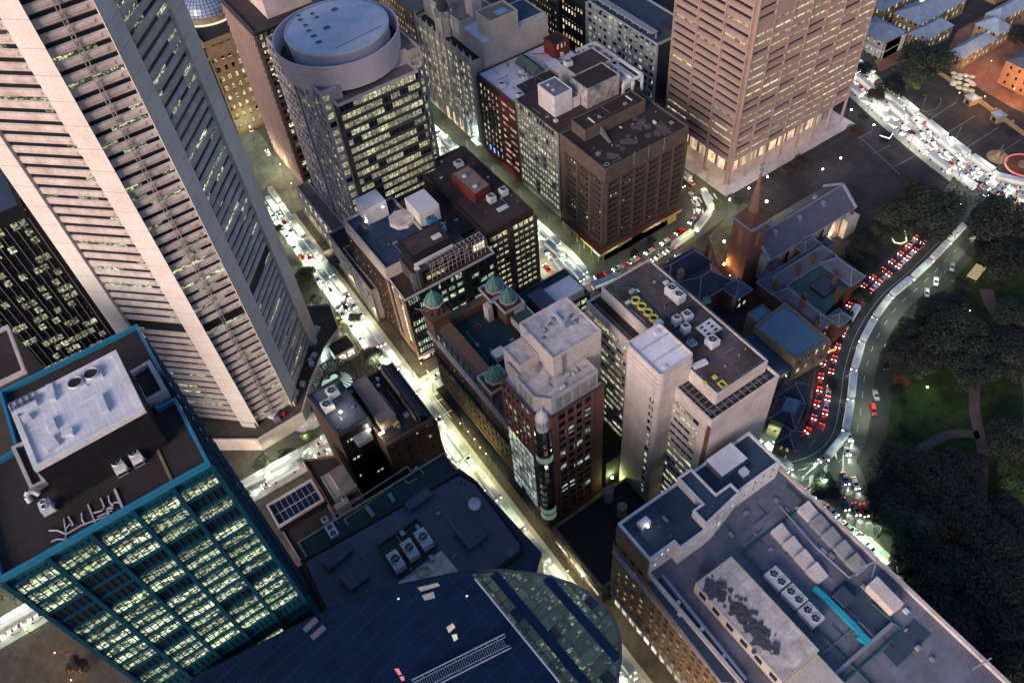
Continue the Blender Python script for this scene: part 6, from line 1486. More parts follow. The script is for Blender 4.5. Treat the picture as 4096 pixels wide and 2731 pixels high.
# ================================================================== ground, streets
def sheet(name, mat, poly, z, thick=0.0, kind='structure'):
    m = MB(); p = ccw(poly)
    if thick: m.prism(p, z-thick, z)
    else: m.face([(a[0], a[1], z) for a in p])
    o = m.build(name, mat); o['kind'] = kind; return o
M['asph'] = wall('asphalt', (.075, .078, .07), dirt=.35, scale=.25, rough=.55, streak=False, spec=.5)
M['asphb'] = wall('glow_toned_road', (.46, .50, .42), dirt=.3, scale=.3, rough=.5, streak=False, spec=.5)  # asphalt lightened: the glow of lamps and traffic is put into its colour
M['ground'] = wall('city_ground', (.045, .045, .045), dirt=.3, scale=.1, streak=False)
M['pave'] = wall('paving', (.115, .10, .08), dirt=.35, scale=.3, streak=False, brick=(1.8, 1.8, .75))
M['plaza'] = wall('dark_plaza_paving', (.048, .044, .052), dirt=.4, scale=.15, streak=False, brick=(7, 7, 1.8))
M['court'] = wall('orange_gravel', (.30, .17, .11), dirt=.45, scale=.08, streak=False, c2=(.26, .10, .09))
M['grass'] = wall('lawn', (.030, .055, .014), dirt=.75, scale=.16, streak=False, rough=.95)
M['parkpath'] = wall('park_path', (.13, .09, .09), dirt=.35, scale=.3, streak=False)
M['soil'] = wall('red_garden_bed', (.16, .05, .03), dirt=.3, scale=.6, streak=False)
M['paint'] = plain('road_paint', (.75, .76, .70))
sheet('ground', M['ground'], [(-1500, -600), (1800, -600), (1800, 2500), (-1500, 2500)], -.05)
sheet('city_pavement', M['pave'], [(-120, -80), (126.2, -80), (152, 70), (215, 160), (215, 480), (-120, 480)], .14, .18)
sheet('pedestrian_plaza', wall('mall_paving', (.20, .21, .17), dirt=.4, scale=.2, streak=False, brick=(2.5, 2.5, .8)), [(30, 300), (75, 300), (75, 372), (30, 372)], .2)
def road(name, mat, line, w, z=.17):
    m = MB(); n = len(line); Lp, Rp = [], []
    for i in range(n):
        a = Vector(line[max(0, i-1)]); b = Vector(line[min(n-1, i+1)]); d = (b-a).normalized(); p = Vector(line[i]); nn = Vector((-d.y, d.x))
        ww = w[i] if isinstance(w, (list, tuple)) else w
        Lp.append(p+nn*ww/2); Rp.append(p-nn*ww/2)
    for i in range(n-1):
        m.face([(Rp[i].x, Rp[i].y, z), (Rp[i+1].x, Rp[i+1].y, z), (Lp[i+1].x, Lp[i+1].y, z), (Lp[i].x, Lp[i].y, z)])
    o = m.build(name, mat); o['kind'] = 'structure'; return o
def smooth(pts, n=6):
    out = []; P_ = [Vector(pts[0])*2-Vector(pts[1])]+[Vector(p) for p in pts]+[Vector(pts[-1])*2-Vector(pts[-2])]
    for i in range(1, len(P_)-2):
        for j in range(n):
            u = j/n; a, b, c, d = P_[i-1:i+3]
            v = .5*((2*b)+(c-a)*u+(2*a-5*b+4*c-d)*u*u+(3*b-a-3*c+d)*u**3); out.append((v.x, v.y))
    out.append(tuple(pts[-1])); return out
def off(line, d):
    o = []
    for i in range(len(line)):
        a = Vector(line[max(0, i-1)]); b = Vector(line[min(len(line)-1, i+1)]); t_ = (b-a).normalized(); p = Vector(line[i])+Vector((-t_.y, t_.x))*d; o.append((p.x, p.y))
    return o
def ribbon(m, line, w, z, dash=None):
    """painted line; dash=(on, off) metres"""
    acc = 0
    for a, b in zip(line, line[1:]):
        L_ = math.hypot(b[0]-a[0], b[1]-a[1])
        if dash is None: m.bar(a, b, w, z-.01, z, False); continue
        u = 0
        while u < L_:
            ph_ = (acc+u) % (dash[0]+dash[1])
            if ph_ < dash[0]:
                e_ = min(L_, u+dash[0]-ph_); m.bar(lerp(a, b, u/L_), lerp(a, b, e_/L_), w, z-.01, z, False); u = e_+.001
            else: u += dash[0]+dash[1]-ph_
        acc += L_
cast = [(55.4, -80), (55.4, 60), (56.0, 150), (57.2, 240), (58.6, 300), (60, 330)]
cast = smooth(cast, 4)
king = [(-110, 178), (-20, 177.6), (40, 177), (100, 178.5), (135, 180)]
eliz = [(139, 480), (139, 300), (139, 200), (137, 175), (136, 100), (135, 30), (133, -80)]
phil = smooth([(140, 181), (165, 178), (190, 179), (205, 183), (212, 191), (214, 204), (214, 230), (213, 300), (213, 470)], 5)
stj = smooth([(128, 84), (140, 77), (152, 72), (164, 73), (176, 80), (190, 90), (207, 99), (228, 105.5), (250, 108), (280, 113), (305, 118)], 6)
park_e = smooth([(140, 60), (150, 56), (160, 60), (172, 68), (185, 78)], 5)
macq = smooth([(345, 250), (334, 215), (326, 185), (320, 160), (316, 140), (314, 122), (316, 112), (326, 100), (345, 85)], 6)
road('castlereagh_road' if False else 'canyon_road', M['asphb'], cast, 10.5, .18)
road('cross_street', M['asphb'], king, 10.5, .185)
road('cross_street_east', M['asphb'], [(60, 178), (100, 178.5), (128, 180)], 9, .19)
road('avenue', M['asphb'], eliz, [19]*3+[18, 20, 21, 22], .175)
sheet('road_junction', M['asph'], [(128, 172), (156, 168), (158, 190), (126, 192)], .2)
road('square_road', M['asph'], phil, 13.5, .195)
sheet('crossing_area', M['asph'], [(198, 172), (214, 176), (226, 184), (224, 206), (205, 206), (199, 190)], .205)
sheet('court_pavement', M['pave'], [(157, 189.5), (157, 230), (205, 230), (206, 196), (200, 187)], .21)
sheet('square_ground', M['plaza'], [(206, 120), (330, 120), (318, 195), (298, 232), (225, 232), (219, 190), (228, 178), (228, 150)], .09)
sheet('church_ground', M['plaza'], [(158, 94), (215, 104), (225, 118), (215, 176), (158, 170)], .22)
sheet('church_forecourt', wall('forecourt_paving', (.13, .14, .11), dirt=.4, scale=.3, streak=False, brick=(3, 3, .8)), [(203, 154), (214, 158), (226, 176), (222, 184), (214, 176), (199, 172), (190, 156)], .24)
sheet('far_square', M['plaza'], [(330, 95), (372, 100), (366, 195), (338, 200), (325, 150)], .1)
sheet('forecourt', M['court'], [(366, 105), (470, 100), (470, 205), (405, 205), (372, 190)], .08)
sheet('mint_yard', M['court'], [(346, 206), (372, 203), (372, 212), (352, 214)], .1)
sheet('mint_court', M['plaza'], [(346, 190), (480, 190), (480, 300), (346, 300)], .03)
sheet('park_lawn', M['grass'], [(145, -200), (150, 40), (168, 55), (200, 76), (235, 90), (275, 98), (310, 88), (380, 60), (600, 0), (600, -200)], .06)
road('bend_road', M['asph'], stj, [14, 17, 20, 21, 21, 21, 21, 21, 21, 21]+[21]*100, .2) if False else road('bend_road', M['asph'], stj, 21, .2)
sheet('bend_junction', M['asph'], [(124, 60), (146, 40), (156, 48), (166, 66), (160, 84), (144, 90), (126, 98)], .19)
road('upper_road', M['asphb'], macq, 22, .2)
road('link_road', M['asph'], [(276, 110), (296, 118), (314, 124)], 22, .21)
for nm, w_, pts in (('park_path', 3.6, [(250, 62), (240, 66), (228, 62), (212, 52), (200, 40), (186, 30), (172, 22)]), ('park_path', 3.2, [(204, 44), (196, 50), (180, 52), (168, 47)]), ('park_path', 5, [(262, 84), (256, 76), (250, 62), (252, 48)]), ('park_path', 3, [(240, 52), (225, 40), (200, 26)])):
    road(nm, M['parkpath'], smooth(pts, 5), w_, .12)
x, y = q('32', 1190, 440); sheet('garden_bed', M['soil'], [(x+3.4*math.cos(a/2), y+3*math.sin(a/2)) for a in range(12)], .1)
# kerb lines, lane paint
pm = MB()
def quadpaint(k, pts, z=.23):
    pm.face([q(k, a, b, z)+(z,) for a, b in pts])
for d_ in (-7, -3.4, .2, 3.6): ribbon(pm, off(stj, d_)[6:-8], .15, .23, (3, 4.5) if d_ != .2 else None)
ribbon(pm, off(cast, 0), .15, .23, (2, 3)); ribbon(pm, off(eliz, 0), .18, .23); ribbon(pm, off(eliz, 3.4), .15, .23, (2, 3)); ribbon(pm, off(eliz, -3.4), .15, .23, (2, 3)); ribbon(pm, off(eliz, -6.6), .15, .23, (2, 3))
for d_ in (-7, -3.5, 0, 3.5, 7): ribbon(pm, off(macq, d_), .15, .23, (3, 3) if d_ else None)
ribbon(pm, off(phil, 0), .14, .235, (2, 3))
for i in range(7): pm.bar((208+i*1.7, 190.5-i*.55), (209.2+i*1.7, 194-i*.55), .7, .22, .235, False)       # zebra
for i in range(5): pm.bar((203.8+i*1.5, 186-i*1.1), (206+i*1.5, 188.5-i*1.1), .7, .22, .235, False)
for a, b in (((60, 163), (66, 163)), ((60, 170), (66, 169)), ((62, 160), (62, 172)), ((50, 170), (50, 184)), ((66, 184.5), (66, 172)), ((128, 172), (128, 190)), ((130, 168), (150, 167))): pm.bar(a, b, .4, .22, .235, False)
quadpaint('32', ((665, 1010), (690, 1060), (690, 1020), (685, 1000))); quadpaint('32', ((585, 1110), (615, 1090), (610, 1160), (590, 1170))); quadpaint('32', ((475, 1180), (510, 1170), (500, 1240), (470, 1260)))
for a, b in (((420, 1195), (730, 900)), ((715, 1370), (740, 1000)), ((735, 1320), (745, 850)), ((725, 1500), (735, 1568))):
    pm.bar(q('32', *a, .23), q('32', *b, .23), .3, .22, .235, False)
ribbon(pm, [q('33', 730, 285), q('33', 990, 470)], .3, .235, (1.2, .8)); ribbon(pm, [q('33', 820, 400), q('33', 830, 480)], .2, .235, (1, 1)); ribbon(pm, [q('33', 910, 450), q('33', 960, 590)], .2, .235, (1, 1))
ribbon(pm, [q('33', 725, 280), q('33', 740, 390)], .25, .235)
o = pm.build('road_markings', M['paint']); o['kind'] = 'structure'; pm = MB()
# forecourt lines in the squares
for k, pts in (('30', ((1630, 800), (1340, 985), (1180, 1090))), ('30', ((1770, 910), (1530, 1060))), ('30', ((1970, 990), (1690, 1170))), ('30', ((2130, 1095), (2000, 1180)))):
    ribbon(pm, [q(k, *p, .12) for p in pts], .3, .13)
ribbon(pm, [q('30', 1390+115*math.cos(a/6), 790+85*math.sin(a/6), .12) for a in range(-2, 22)], .25, .13)
for k, pts in (('30', ((700, 940), (950, 1150), (1180, 1370))), ('30', ((1310, 1215), (1140, 1310))), ('30', ((1110, 1140), (970, 1210))), ('30', ((960, 1030), (850, 1090)))): ribbon(pm, [q(k, *p, .12) for p in pts], .25, .13)
o = pm.build('square_paving_lines', plain('pale_paving_line', (.20, .19, .19))); o['kind'] = 'structure'
# red strip added on the bend in place of tail light streaks
bl_ = MB(); ribbon(bl_, off(stj, 8.2)[8:30], 3.0, .226); o = bl_.build('red_streak_strip', wall('red_streak_colour', (.16, .03, .025), dirt=.3, scale=.4, streak=False)); o['kind'] = 'structure'
# plaza parts of the concrete tower
t = Bld('tower_podium', 'curved concrete podium terrace with crates and planters around the foot of the concrete tower', 'podium', (20, 195))
pd = ccw([q('12', 60, 900, 7), q('12', 410, 690, 7), q('12', 480, 440, 7), q('12', 580, 190, 7), q('12', 700, 30, 7), (50, 232), (38, 240), (-24, 240), (-24, 208), (-15, 201)])
t.body(pd, 0, 6.4, M['cream'], M['pave'], par=1.1, pt=.4, pmat=M['gothic'])
rs2 = random.Random(5)
kit = [((520, 30), M['white'], 2.6), ((500, 130), M['white'], 2.4), ((500, 235), M['ac'], 2.2), ((480, 300), M['white'], 2.0), ((445, 350), M['red'], 1.4), ((410, 460), M['white'], 2.2), ((470, 270), M['ac'], 1.6), ((370, 520), M['steel'], 1.8), ((370, 565), M['red'], 1.0), ((180, 695), M['ac'], 3.4), ((265, 695), M['red'], 1.4), ((210, 740), M['steel'], 2.2)]
t.done()
for i, ((a, b), mt, w) in enumerate(kit):
    x, y = q('12', a, b, 7.5); m = MB(); m.box(-w/2, -w*.4, 0, w/2, w*.4, 1.3); m.box(-w/2+.1, -w*.4+.1, 1.3, w/2-.1, w*.4-.1, 1.5)
    e = empty('site_crate', (x, y, 6.55), rs2.uniform(0, 1), label='%s %s on the podium, %s from the top around the tower foot' % ('red' if mt is M['red'] else 'white' if mt in (M['white'], M['ac']) else 'grey', 'crate' if w < 2.3 else 'container', ['first', 'second', 'third', 'fourth', 'fifth', 'sixth', 'seventh', 'eighth', 'ninth', 'tenth', 'eleventh', 'twelfth'][i]), cat='crate', group='crates on the podium terrace')
    m.build('box', mt, e)
# spiral pergola
t = Bld('spiral_pergola', 'circular spiral pergola of dark curved beams over a glowing turquoise stair in the plaza', 'pergola', (39, 193))
sx, sy = q('12', 660, 410, 5); m = MB()
for i in range(22):
    a = R(-70+i*11); m.tube((sx+1.5*math.cos(a), sy+1.5*math.sin(a), 5.2), (sx+8.4*math.cos(a), sy+8.4*math.sin(a), 5.2), .2, 5)
for i in range(40):
    a = R(-80+i*8); b = R(-72+i*8)
    m.tube((sx+8.4*math.cos(a), sy+8.4*math.sin(a), 5.2), (sx+8.4*math.cos(b), sy+8.4*math.sin(b), 5.2), .28, 5)
m.build('beam', M['black'], t.root, t.o)
m = MB()
for i in range(8): a = R(-60+i*40); m.cyl(sx+8.2*math.cos(a), sy+8.2*math.sin(a), 0, 5, .2, 8)
m.build('post', M['black'], t.root, t.o)
m = MB(); m.cyl(sx, sy, .2, .5, 6, 28); m.build('glowing_floor', glow('pergola_glow', (.55, .85, .75), .55), t.root, t.o)
t.done()
t = Bld('plaza_kiosk', 'small square kiosk with dark planted roof beside the spiral pergola', 'kiosk', (44, 205))
kx, ky = q('12', 715, 165, 5); t.body(rect(kx-4.5, ky-4, kx+4.5, ky+4), 0, 5, M['cream'], M['r_dark'], par=.7, pt=.4); t.facade((kx-4.5, ky-4), (kx+4.5, ky-4), 0, 5, L['shop'], M['cream'], fh=5, bw=3, ww=.8, wh=.6, d=.1); t.done()
t = Bld('fan_steps', 'glowing fan shaped steps at the corner of the podium', 'steps', (30, 186))
fx, fy = q('12', 480, 760, 1); m = MB()
for i in range(7):
    r_ = 7-i*.8; m.prism(ccw([(fx, fy+4)]+[(fx+r_*math.cos(R(200+j*20)), fy+4+r_*math.sin(R(200+j*20))) for j in range(8)]), .15, .4+.28*i)
m.build('tread', M['r_cream'], t.root, t.o); t.done()
# market table clutter
for i, (a, b) in enumerate(((640, 1130), (690, 1120), (660, 1170), (720, 1150), (610, 1190), (700, 1190))):
    x, y = q('11', a, b, 1); e = empty('market_table', (x, y, .2), 0, label=['yellow lit market table nearest the tower column', 'market table in the middle of the plaza cluster', 'cream market table at the front of the plaza cluster', 'market table at the right edge of the plaza cluster', 'market table beside the tall column foot', 'market table closest to the bright road'][i], cat='table', group='market tables in the lit plaza')
    m = MB(); m.cyl(0, 0, .7, .78, .9, 12); m.build('top', M['yellow'] if i % 2 else M['r_cream'], e); m = MB(); m.cyl(0, 0, 0, .7, .08, 8); m.build('leg', M['steel'], e)
# ================================================================== vehicles
headg = glow('headlamp_glow', (1, .98, .88), 22); tailg = glow('tail_lamp_glow', (1, .03, .02), 9); indg = glow('amber_glow', (1, .4, .05), 8)
carglass = glassy('car_glass', (.01, .012, .015), rough=.06)
tyre = plain('tyre', (.015, .015, .015))
paints = {'white': (.70, .72, .72), 'silver': (.42, .44, .46), 'black': (.02, .02, .024), 'red': (.50, .03, .02), 'blue': (.03, .06, .18), 'grey': (.14, .15, .16)}
pmats = {}
for k, c in paints.items():
    m, nt, b = new_mat('car_paint_'+k); b.inputs['Base Color'].default_value = c+(1,); b.inputs['Roughness'].default_value = .28; b.inputs['Coat Weight'].default_value = .6; pmats[k] = m
beam = bpy.data.lights.new('headlight_beam', 'SPOT'); beam.energy = 2600; beam.color = (.93, 1, .85); beam.spot_size = R(70); beam.spot_blend = .7; beam.shadow_soft_size = .25
tailb = bpy.data.lights.new('tail_glow', 'POINT'); tailb.energy = 45; tailb.color = (1, .05, .02); tailb.shadow_soft_size = .3
def loft(m, secs):
    """secs: x, half width bottom, half width top, z bottom, z top"""
    rings = [[(x, -wb, zb), (x, -wb*1.02, zb+(zt-zb)*.55), (x, -wt, zt), (x, wt, zt), (x, wb*1.02, zb+(zt-zb)*.55), (x, wb, zb)] for x, wb, wt, zb, zt in secs]
    for a, b in zip(rings, rings[1:]):
        for i in range(6): j = (i+1) % 6; m.face([a[i], b[i], b[j], a[j]])
    m.face(rings[0]); m.face(list(reversed(rings[-1])))
def make_car(colr, van=False):
    e = empty('car', (0, 0, -50), 0, cat='car')
    m = MB()
    loft(m, [(-2.25, .70, .60, .35, .72), (-2.15, .86, .74, .24, .92), (-1.4, .90, .80, .2, .98), (.9, .90, .80, .2, .98), (1.7, .88, .76, .22, .86), (2.15, .82, .68, .26, .72), (2.28, .66, .56, .36, .62)])
    top = 1.75 if van else 1.42
    if van: loft(m, [(-2.1, .78, .70, .9, top-.08), (-1.9, .79, .72, .9, top), (.5, .79, .70, .9, top), (.62, .78, .66, .9, top-.06)])
    else: loft(m, [(-1.15, .70, .60, .96, top-.04), (-.95, .72, .63, .96, top), (.2, .72, .62, .96, top), (.35, .71, .58, .96, top-.05)])
    m.build('body', pmats[colr], e)
    m = MB()
    if van: m.face([(.64, -.68, 1.66), (1.25, -.72, .98), (1.25, .72, .98), (.64, .68, 1.66)][::-1])
    else:
        m.face([(.36, -.60, 1.37), (1.1, -.70, .95), (1.1, .70, .95), (.36, .60, 1.37)][::-1]); m.face([(-1.16, -.60, 1.37), (-1.16, .60, 1.37), (-1.8, .68, .95), (-1.8, -.68, .95)][::-1])
        for s_ in (-1, 1): m.face([(.36, s_*.61, 1.36), (1.1, s_*.72, .96), (-1.75, s_*.72, .96), (-1.16, s_*.61, 1.36)])
    m.build('glass', carglass, e)
    for s_ in (-1, 1):
        m = MB(); m.box(2.12, s_*.62-.17, .52, 2.34, s_*.62+.17, .72, True); m.build('headlight', headg, e)
        m = MB(); m.box(-2.32, s_*.62-.17, .62, -2.14, s_*.62+.17, .84, True); m.build('tail_light', tailg, e)
        for x_ in (-1.35, 1.4):
            m = MB(); 
            for i in range(12):
                a, b = i*math.pi/6, (i+1)*math.pi/6
                m.face([(x_+.32*math.cos(a), s_*.92, .32+.32*math.sin(a)), (x_+.32*math.cos(b), s_*.92, .32+.32*math.sin(b)), (x_+.32*math.cos(b), s_*.72, .32+.32*math.sin(b)), (x_+.32*math.cos(a), s_*.72, .32+.32*math.sin(a))])
            m.face([(x_+.32*math.cos(i*math.pi/6), s_*.92, .32+.32*math.sin(i*math.pi/6)) for i in range(12)]); m.build('wheel', tyre, e)
    return e
def make_bus():
    e = empty('bus', (0, 0, -50), 0, cat='bus')
    m = MB(); loft(m, [(-6, 1.2, 1.12, .35, 2.9), (-5.8, 1.25, 1.15, .3, 3.05), (5.7, 1.25, 1.15, .3, 3.05), (6, 1.18, 1.05, .4, 2.8)]); m.build('body', pmats['white'], e)
    m = MB(); m.box(-4.6, -.7, 3.04, -2.4, .7, 3.3); m.build('roof_unit', M['ac'], e); m = MB(); m.box(2, -.6, 3.04, 3.6, .6, 3.25); m.build('roof_hatch', M['ac'], e)
    for s_ in (-1, 1):
        m = MB(); m.face([(-5.5, s_*1.285, 1.4), (5.3, s_*1.285, 1.4), (5.3, s_*1.25, 2.4), (-5.5, s_*1.25, 2.4)], [(0, 0), (11, 0), (11, 1), (0, 1)]); m.build('side_window', glow('bus_interior', (.8, .9, .75), .7) if 'bus_interior' not in bpy.data.materials else bpy.data.materials['bus_interior'], e)
        m = MB(); m.box(5.85, s_*.9-.2, .6, 6.06, s_*.9+.2, .85, True); m.build('headlight', headg, e)
        m = MB(); m.box(-6.06, s_*.95-.15, .8, -5.85, s_*.95+.15, 1.1, True); m.build('tail_light', tailg, e)
        for x_ in (-3.4, 3.8):
            m = MB(); m.box(x_-.45, s_*1.1-.15, 0, x_+.45, s_*1.1+.17, .9, True); m.build('wheel', tyre, e)
    m = MB(); m.face([(6.02, -1.0, 1.3), (6.02, 1.0, 1.3), (5.95, .95, 2.5), (5.95, -.95, 2.5)]); m.build('windscreen', carglass, e)
    return e
proto = {c: make_car(c) for c in paints}; protov = make_car('red', True); protob = make_bus()
used_ = set()
ORD = ['first', 'second', 'third', 'fourth', 'fifth', 'sixth', 'seventh', 'eighth', 'ninth', 'tenth', 'eleventh', 'twelfth', 'thirteenth', 'fourteenth', 'fifteenth', 'sixteenth', 'seventeenth', 'eighteenth', 'nineteenth', 'twentieth']+['%dth' % i for i in range(21, 60)]
nb_ = [0]
def place(pro, x, y, rz, label, group, head=True, z=.2, tail=False, dark=False):
    c = copy_tree(pro); c.location = (x, y, z); c.rotation_euler.z = rz; c['label'] = label
    if group: c['group'] = group
    if dark:
        for ch in list(c.children):
            if 'light' in ch.name: 
                ch.data = ch.data.copy(); ch.data.materials[0] = M['ac'] if 'head' in ch.name else M['brickr']
    lx = 6.2 if pro is protob else 2.5
    if head:
        o = bpy.data.objects.new('headlight_beam', beam); col.objects.link(o); o.parent = c; o.location = (lx, 0, .75); o.rotation_euler = (R(78), 0, R(-90))
    if tail:
        o = bpy.data.objects.new('tail_glow', tailb); col.objects.link(o); o.parent = c; o.location = (-lx-.3, 0, .8)
    return c
def along(line, d):
    acc = 0
    for a, b in zip(line, line[1:]):
        L_ = math.hypot(b[0]-a[0], b[1]-a[1])
        if acc+L_ >= d: u = (d-acc)/L_; p = lerp(a, b, u); return p, math.atan2(b[1]-a[1], b[0]-a[0])
        acc += L_
    return None, None
def queue(line, offs, s0, s1, gap, rev, lane, seed, head=True, tail=False, busp=.08, cols_=('white', 'white', 'silver', 'white', 'silver', 'black', 'white', 'red')):
    rr_ = random.Random(seed); ln = off(line, offs); s_ = s0; i = 0
    while s_ < s1:
        p, a = along(ln, s_)
        if p is None: break
        bus_ = rr_.random() < busp
        pr = protob if bus_ else proto[rr_.choice(cols_)]
        colr = 'white' if bus_ else [k for k in proto if proto[k] is pr][0]
        lab = '%s %s, %s in the %s' % (colr, 'bus' if bus_ else 'car', ORD[i], lane)
        place(pr, p[0], p[1], a+(math.pi if rev else 0), lab, 'traffic in the '+lane.split(' of ')[-1], head, tail=tail)
        i += 1; s_ += (13.5 if bus_ else 5.6)+rr_.uniform(.6, 1)*gap
queue(cast, -1.8, 95, 400, .8, True, 'right lane of the bright canyon road', 1, busp=.85)
queue(cast, 1.4, 95, 400, 1.2, True, 'middle lane of the bright canyon road', 2, busp=.5)
queue(cast, 4.2, 205, 400, 3, True, 'left lane of the bright canyon road', 3, tail=True, busp=.1)
queue(king, 2, 5, 150, 1, False, 'upper lane of the cross street', 4, busp=.5)
queue(king, -2, 5, 160, 1, True, 'lower lane of the cross street', 5, busp=.5)
queue(king, 1.8, 178, 240, 4, True, 'short block between the two avenues', 6)
queue(eliz, 6.5, 140, 300, .8, False, 'kerb lane of the wide avenue', 7, busp=.8)
queue(eliz, 3.2, 140, 300, 2, False, 'second lane of the wide avenue', 8, busp=.5)
queue(eliz, -.2, 140, 300, 2, False, 'centre lane of the wide avenue', 9)
queue(eliz, -5, 140, 305, 4, True, 'far lane of the wide avenue', 10, head=False, tail=True, cols_=('red', 'black', 'silver'))
queue(eliz, 7, 370, 470, 3, False, 'avenue beside the department store', 17, busp=.3)
queue(eliz, 0, 372, 470, 3, False, 'avenue lane nearest the park', 18)
queue(phil, 2.2, 8, 110, 4, True, 'inner lane of the curving street by the church', 11, head=False, tail=True)
queue(phil, -2.4, 8, 150, 1.2, False, 'outer lane of the curving street by the church', 12, busp=.5)
queue(stj, 7.8, 14, 150, .9, False, 'inner lane of the road bend', 13, head=False, tail=True, cols_=('red', 'black', 'red', 'silver', 'blue'))
queue(stj, 4.6, 40, 175, .9, False, 'second lane of the road bend', 14, head=False, tail=True, cols_=('silver', 'red', 'black', 'white'))
queue(stj, -3.0, 32, 172, .5, True, 'park side lane of the road bend', 15, busp=.9, cols_=('white', 'silver'))
queue(macq, 7.5, 6, 190, .8, False, 'kerb lane of the upper road', 20, busp=.5)
queue(macq, 4.2, 6, 190, 2.5, False, 'second lane of the upper road', 21, busp=.1)
queue(macq, .8, 10, 190, 3, False, 'middle lane of the upper road', 22)
queue(macq, -2.8, 10, 190, 3, True, 'fourth lane of the upper road', 23, head=True, tail=True)
queue(macq, -7, 10, 190, 1, True, 'square side lane of the upper road', 24, busp=.5)
def single(k, a, b, rz, pro, label, group=None, **kw):
    x, y = q(k, a, b, .9); return place(pro, x, y, rz, label, group, **kw)
single('31', 1595, 717, R(212), proto['silver'], 'silver car parked alone by the park side of the bend', 'cars parked along the park kerb', head=False, dark=True)
single('31', 1467, 832, R(216), proto['white'], 'white car parked above another white one on the park side', 'cars parked along the park kerb', head=False, dark=True)
single('31', 1395, 920, R(218), proto['white'], 'white car parked just below the other white one on the park side', 'cars parked along the park kerb', head=False, dark=True)
single('32', 1095, 215, R(222), proto['silver'], 'silver car half hidden by street trees on the park side', 'cars parked along the park kerb', head=False, dark=True)
single('32', 1070, 310, R(225), proto['black'], 'black car parked under the street trees', 'cars parked along the park kerb', head=False, dark=True)
single('32', 995, 545, R(232), proto['silver'], 'silver car parked directly behind the orange red van', 'cars parked along the park kerb', head=False, dark=True)
single('32', 975, 660, R(232), protov, 'orange red van parked at the edge of the park lawn', 'cars parked along the park kerb', head=False, dark=True)
single('32', 782, 865, R(240), proto['white'], 'white car waiting in the centre of the road junction', 'cars waiting at the junction')
single('32', 765, 975, R(240), proto['silver'], 'silver car waiting below the white one at the junction', 'cars waiting at the junction')
single('32', 835, 1235, R(240), proto['white'], 'white taxi at the stop line next to the big dark tree', 'cars waiting at the junction')
single('32', 755, 1200, R(240), proto['blue'], 'blue car at the stop line left of the taxi', 'cars waiting at the junction')
single('32', 755, 1400, R(240), proto['black'], 'black car leading the queue in the left junction lane', 'cars waiting at the junction')
single('32', 840, 1440, R(240), proto['grey'], 'grey car leading the queue in the right junction lane', 'cars waiting at the junction')
single('32', 905, 1450, R(240), proto['red'], 'dark red car pulled up against the park trees', 'cars waiting at the junction')
single('21', 1035, 668, R(8), proto['silver'], 'silver car with amber indicator beside the yellow posted awning', head=False)
single('21', 1352, 662, R(8), proto['black'], 'dark car with headlights on by the slate roofed court hall', head=True)
single('12', 1592, 870, R(276), proto['black'], 'black car pulled up beside the domed brick block', head=True)
single('32', 1800, 1390, R(238), proto['white'], 'white pickup standing on the park path between the dark trees', head=False, dark=True)
single('10', 1745, 1075, R(268), proto['white'], 'white car parked across from the gothic building', head=False, dark=True)
for nm in ('first', 'second'): pass
x, y = q('11', 215+0, -50); 
for i, (k, a, b, rz) in enumerate((('00', 1965, 1010, R(80)), ('00', 2100, 1195, R(85)))):
    x, y = q(k, a, b, 1); place(proto['white'], x, y, rz, ['white car under bright lamps in the pedestrian mall, upper', 'white car under bright lamps in the pedestrian mall, lower'][i], 'cars in the mall', head=False, tail=False)
def drop(e):
    for ch in list(e.children): drop(ch)
    bpy.data.objects.remove(e)
for e in list(proto.values())+[protov, protob]: drop(e)
# ================================================================== street lamps
poleM = plain('lamp_pole', (.10, .10, .10), rough=.4)
_lg = {}
def lamp(x, y, label, h=8, c=(1, .97, .80), p=900, r=.32, z=.2, group='street lamps', gs=25, arm=0, rz=0):
    e = empty('street_lamp', (x, y, z), rz, label=label, cat='street lamp', group=group)
    m = MB(); m.cyl(0, 0, 0, h, .11, 8, .07); m.cyl(0, 0, 0, .6, .2, 8)
    if arm: m.tube((0, 0, h-.3), (arm, 0, h), .06)
    m.build('pole', poleM, e)
    key = (c, gs); m = MB()
    if arm:
        m.box(arm-.35, -.16, h-.02, arm+.35, .16, h+.0, True); mh = MB(); mh.box(arm-.45, -.22, h+.01, arm+.45, .22, h+.2); hood_ = mh.build('lamp_hood', poleM, e)
    else: m.lathe(arm, 0, [(.05, h-.1), (r*.8, h+r*.3), (r, h+r), (r*.8, h+r*1.7), (.02, h+r*2)], 12)
    if key not in _lg: _lg[key] = glow('lamp_glow_%d' % len(_lg), c, gs)
    m.build('lamp_panel' if arm else 'lamp_globe', _lg[key], hood_ if arm else e)
    lk = ('L', c, p)
    if arm: lk = ('S', c, p)
    if lk not in _lg:
        l = bpy.data.lights.new('street_light', 'SPOT' if arm else 'POINT'); l.energy = p; l.color = c; l.shadow_soft_size = .45; _lg[lk] = l
        if arm: l.spot_size = R(132); l.spot_blend = .5
    o = bpy.data.objects.new('street_light', _lg[lk]); col.objects.link(o); o.parent = e; o.location = (arm, 0, h-.7 if arm else h+r*2+.5)
WHITE, GREENW, WARM, ORAN, YEL = (1, .98, .9), (.84, 1, .62), (1, .78, .45), (1, .50, .16), (1, .88, .38)
def ang(line, s_, o_):
    p, a = along(off(line, o_), s_); return (a or 0)+(-math.pi/2 if o_ > 0 else math.pi/2)
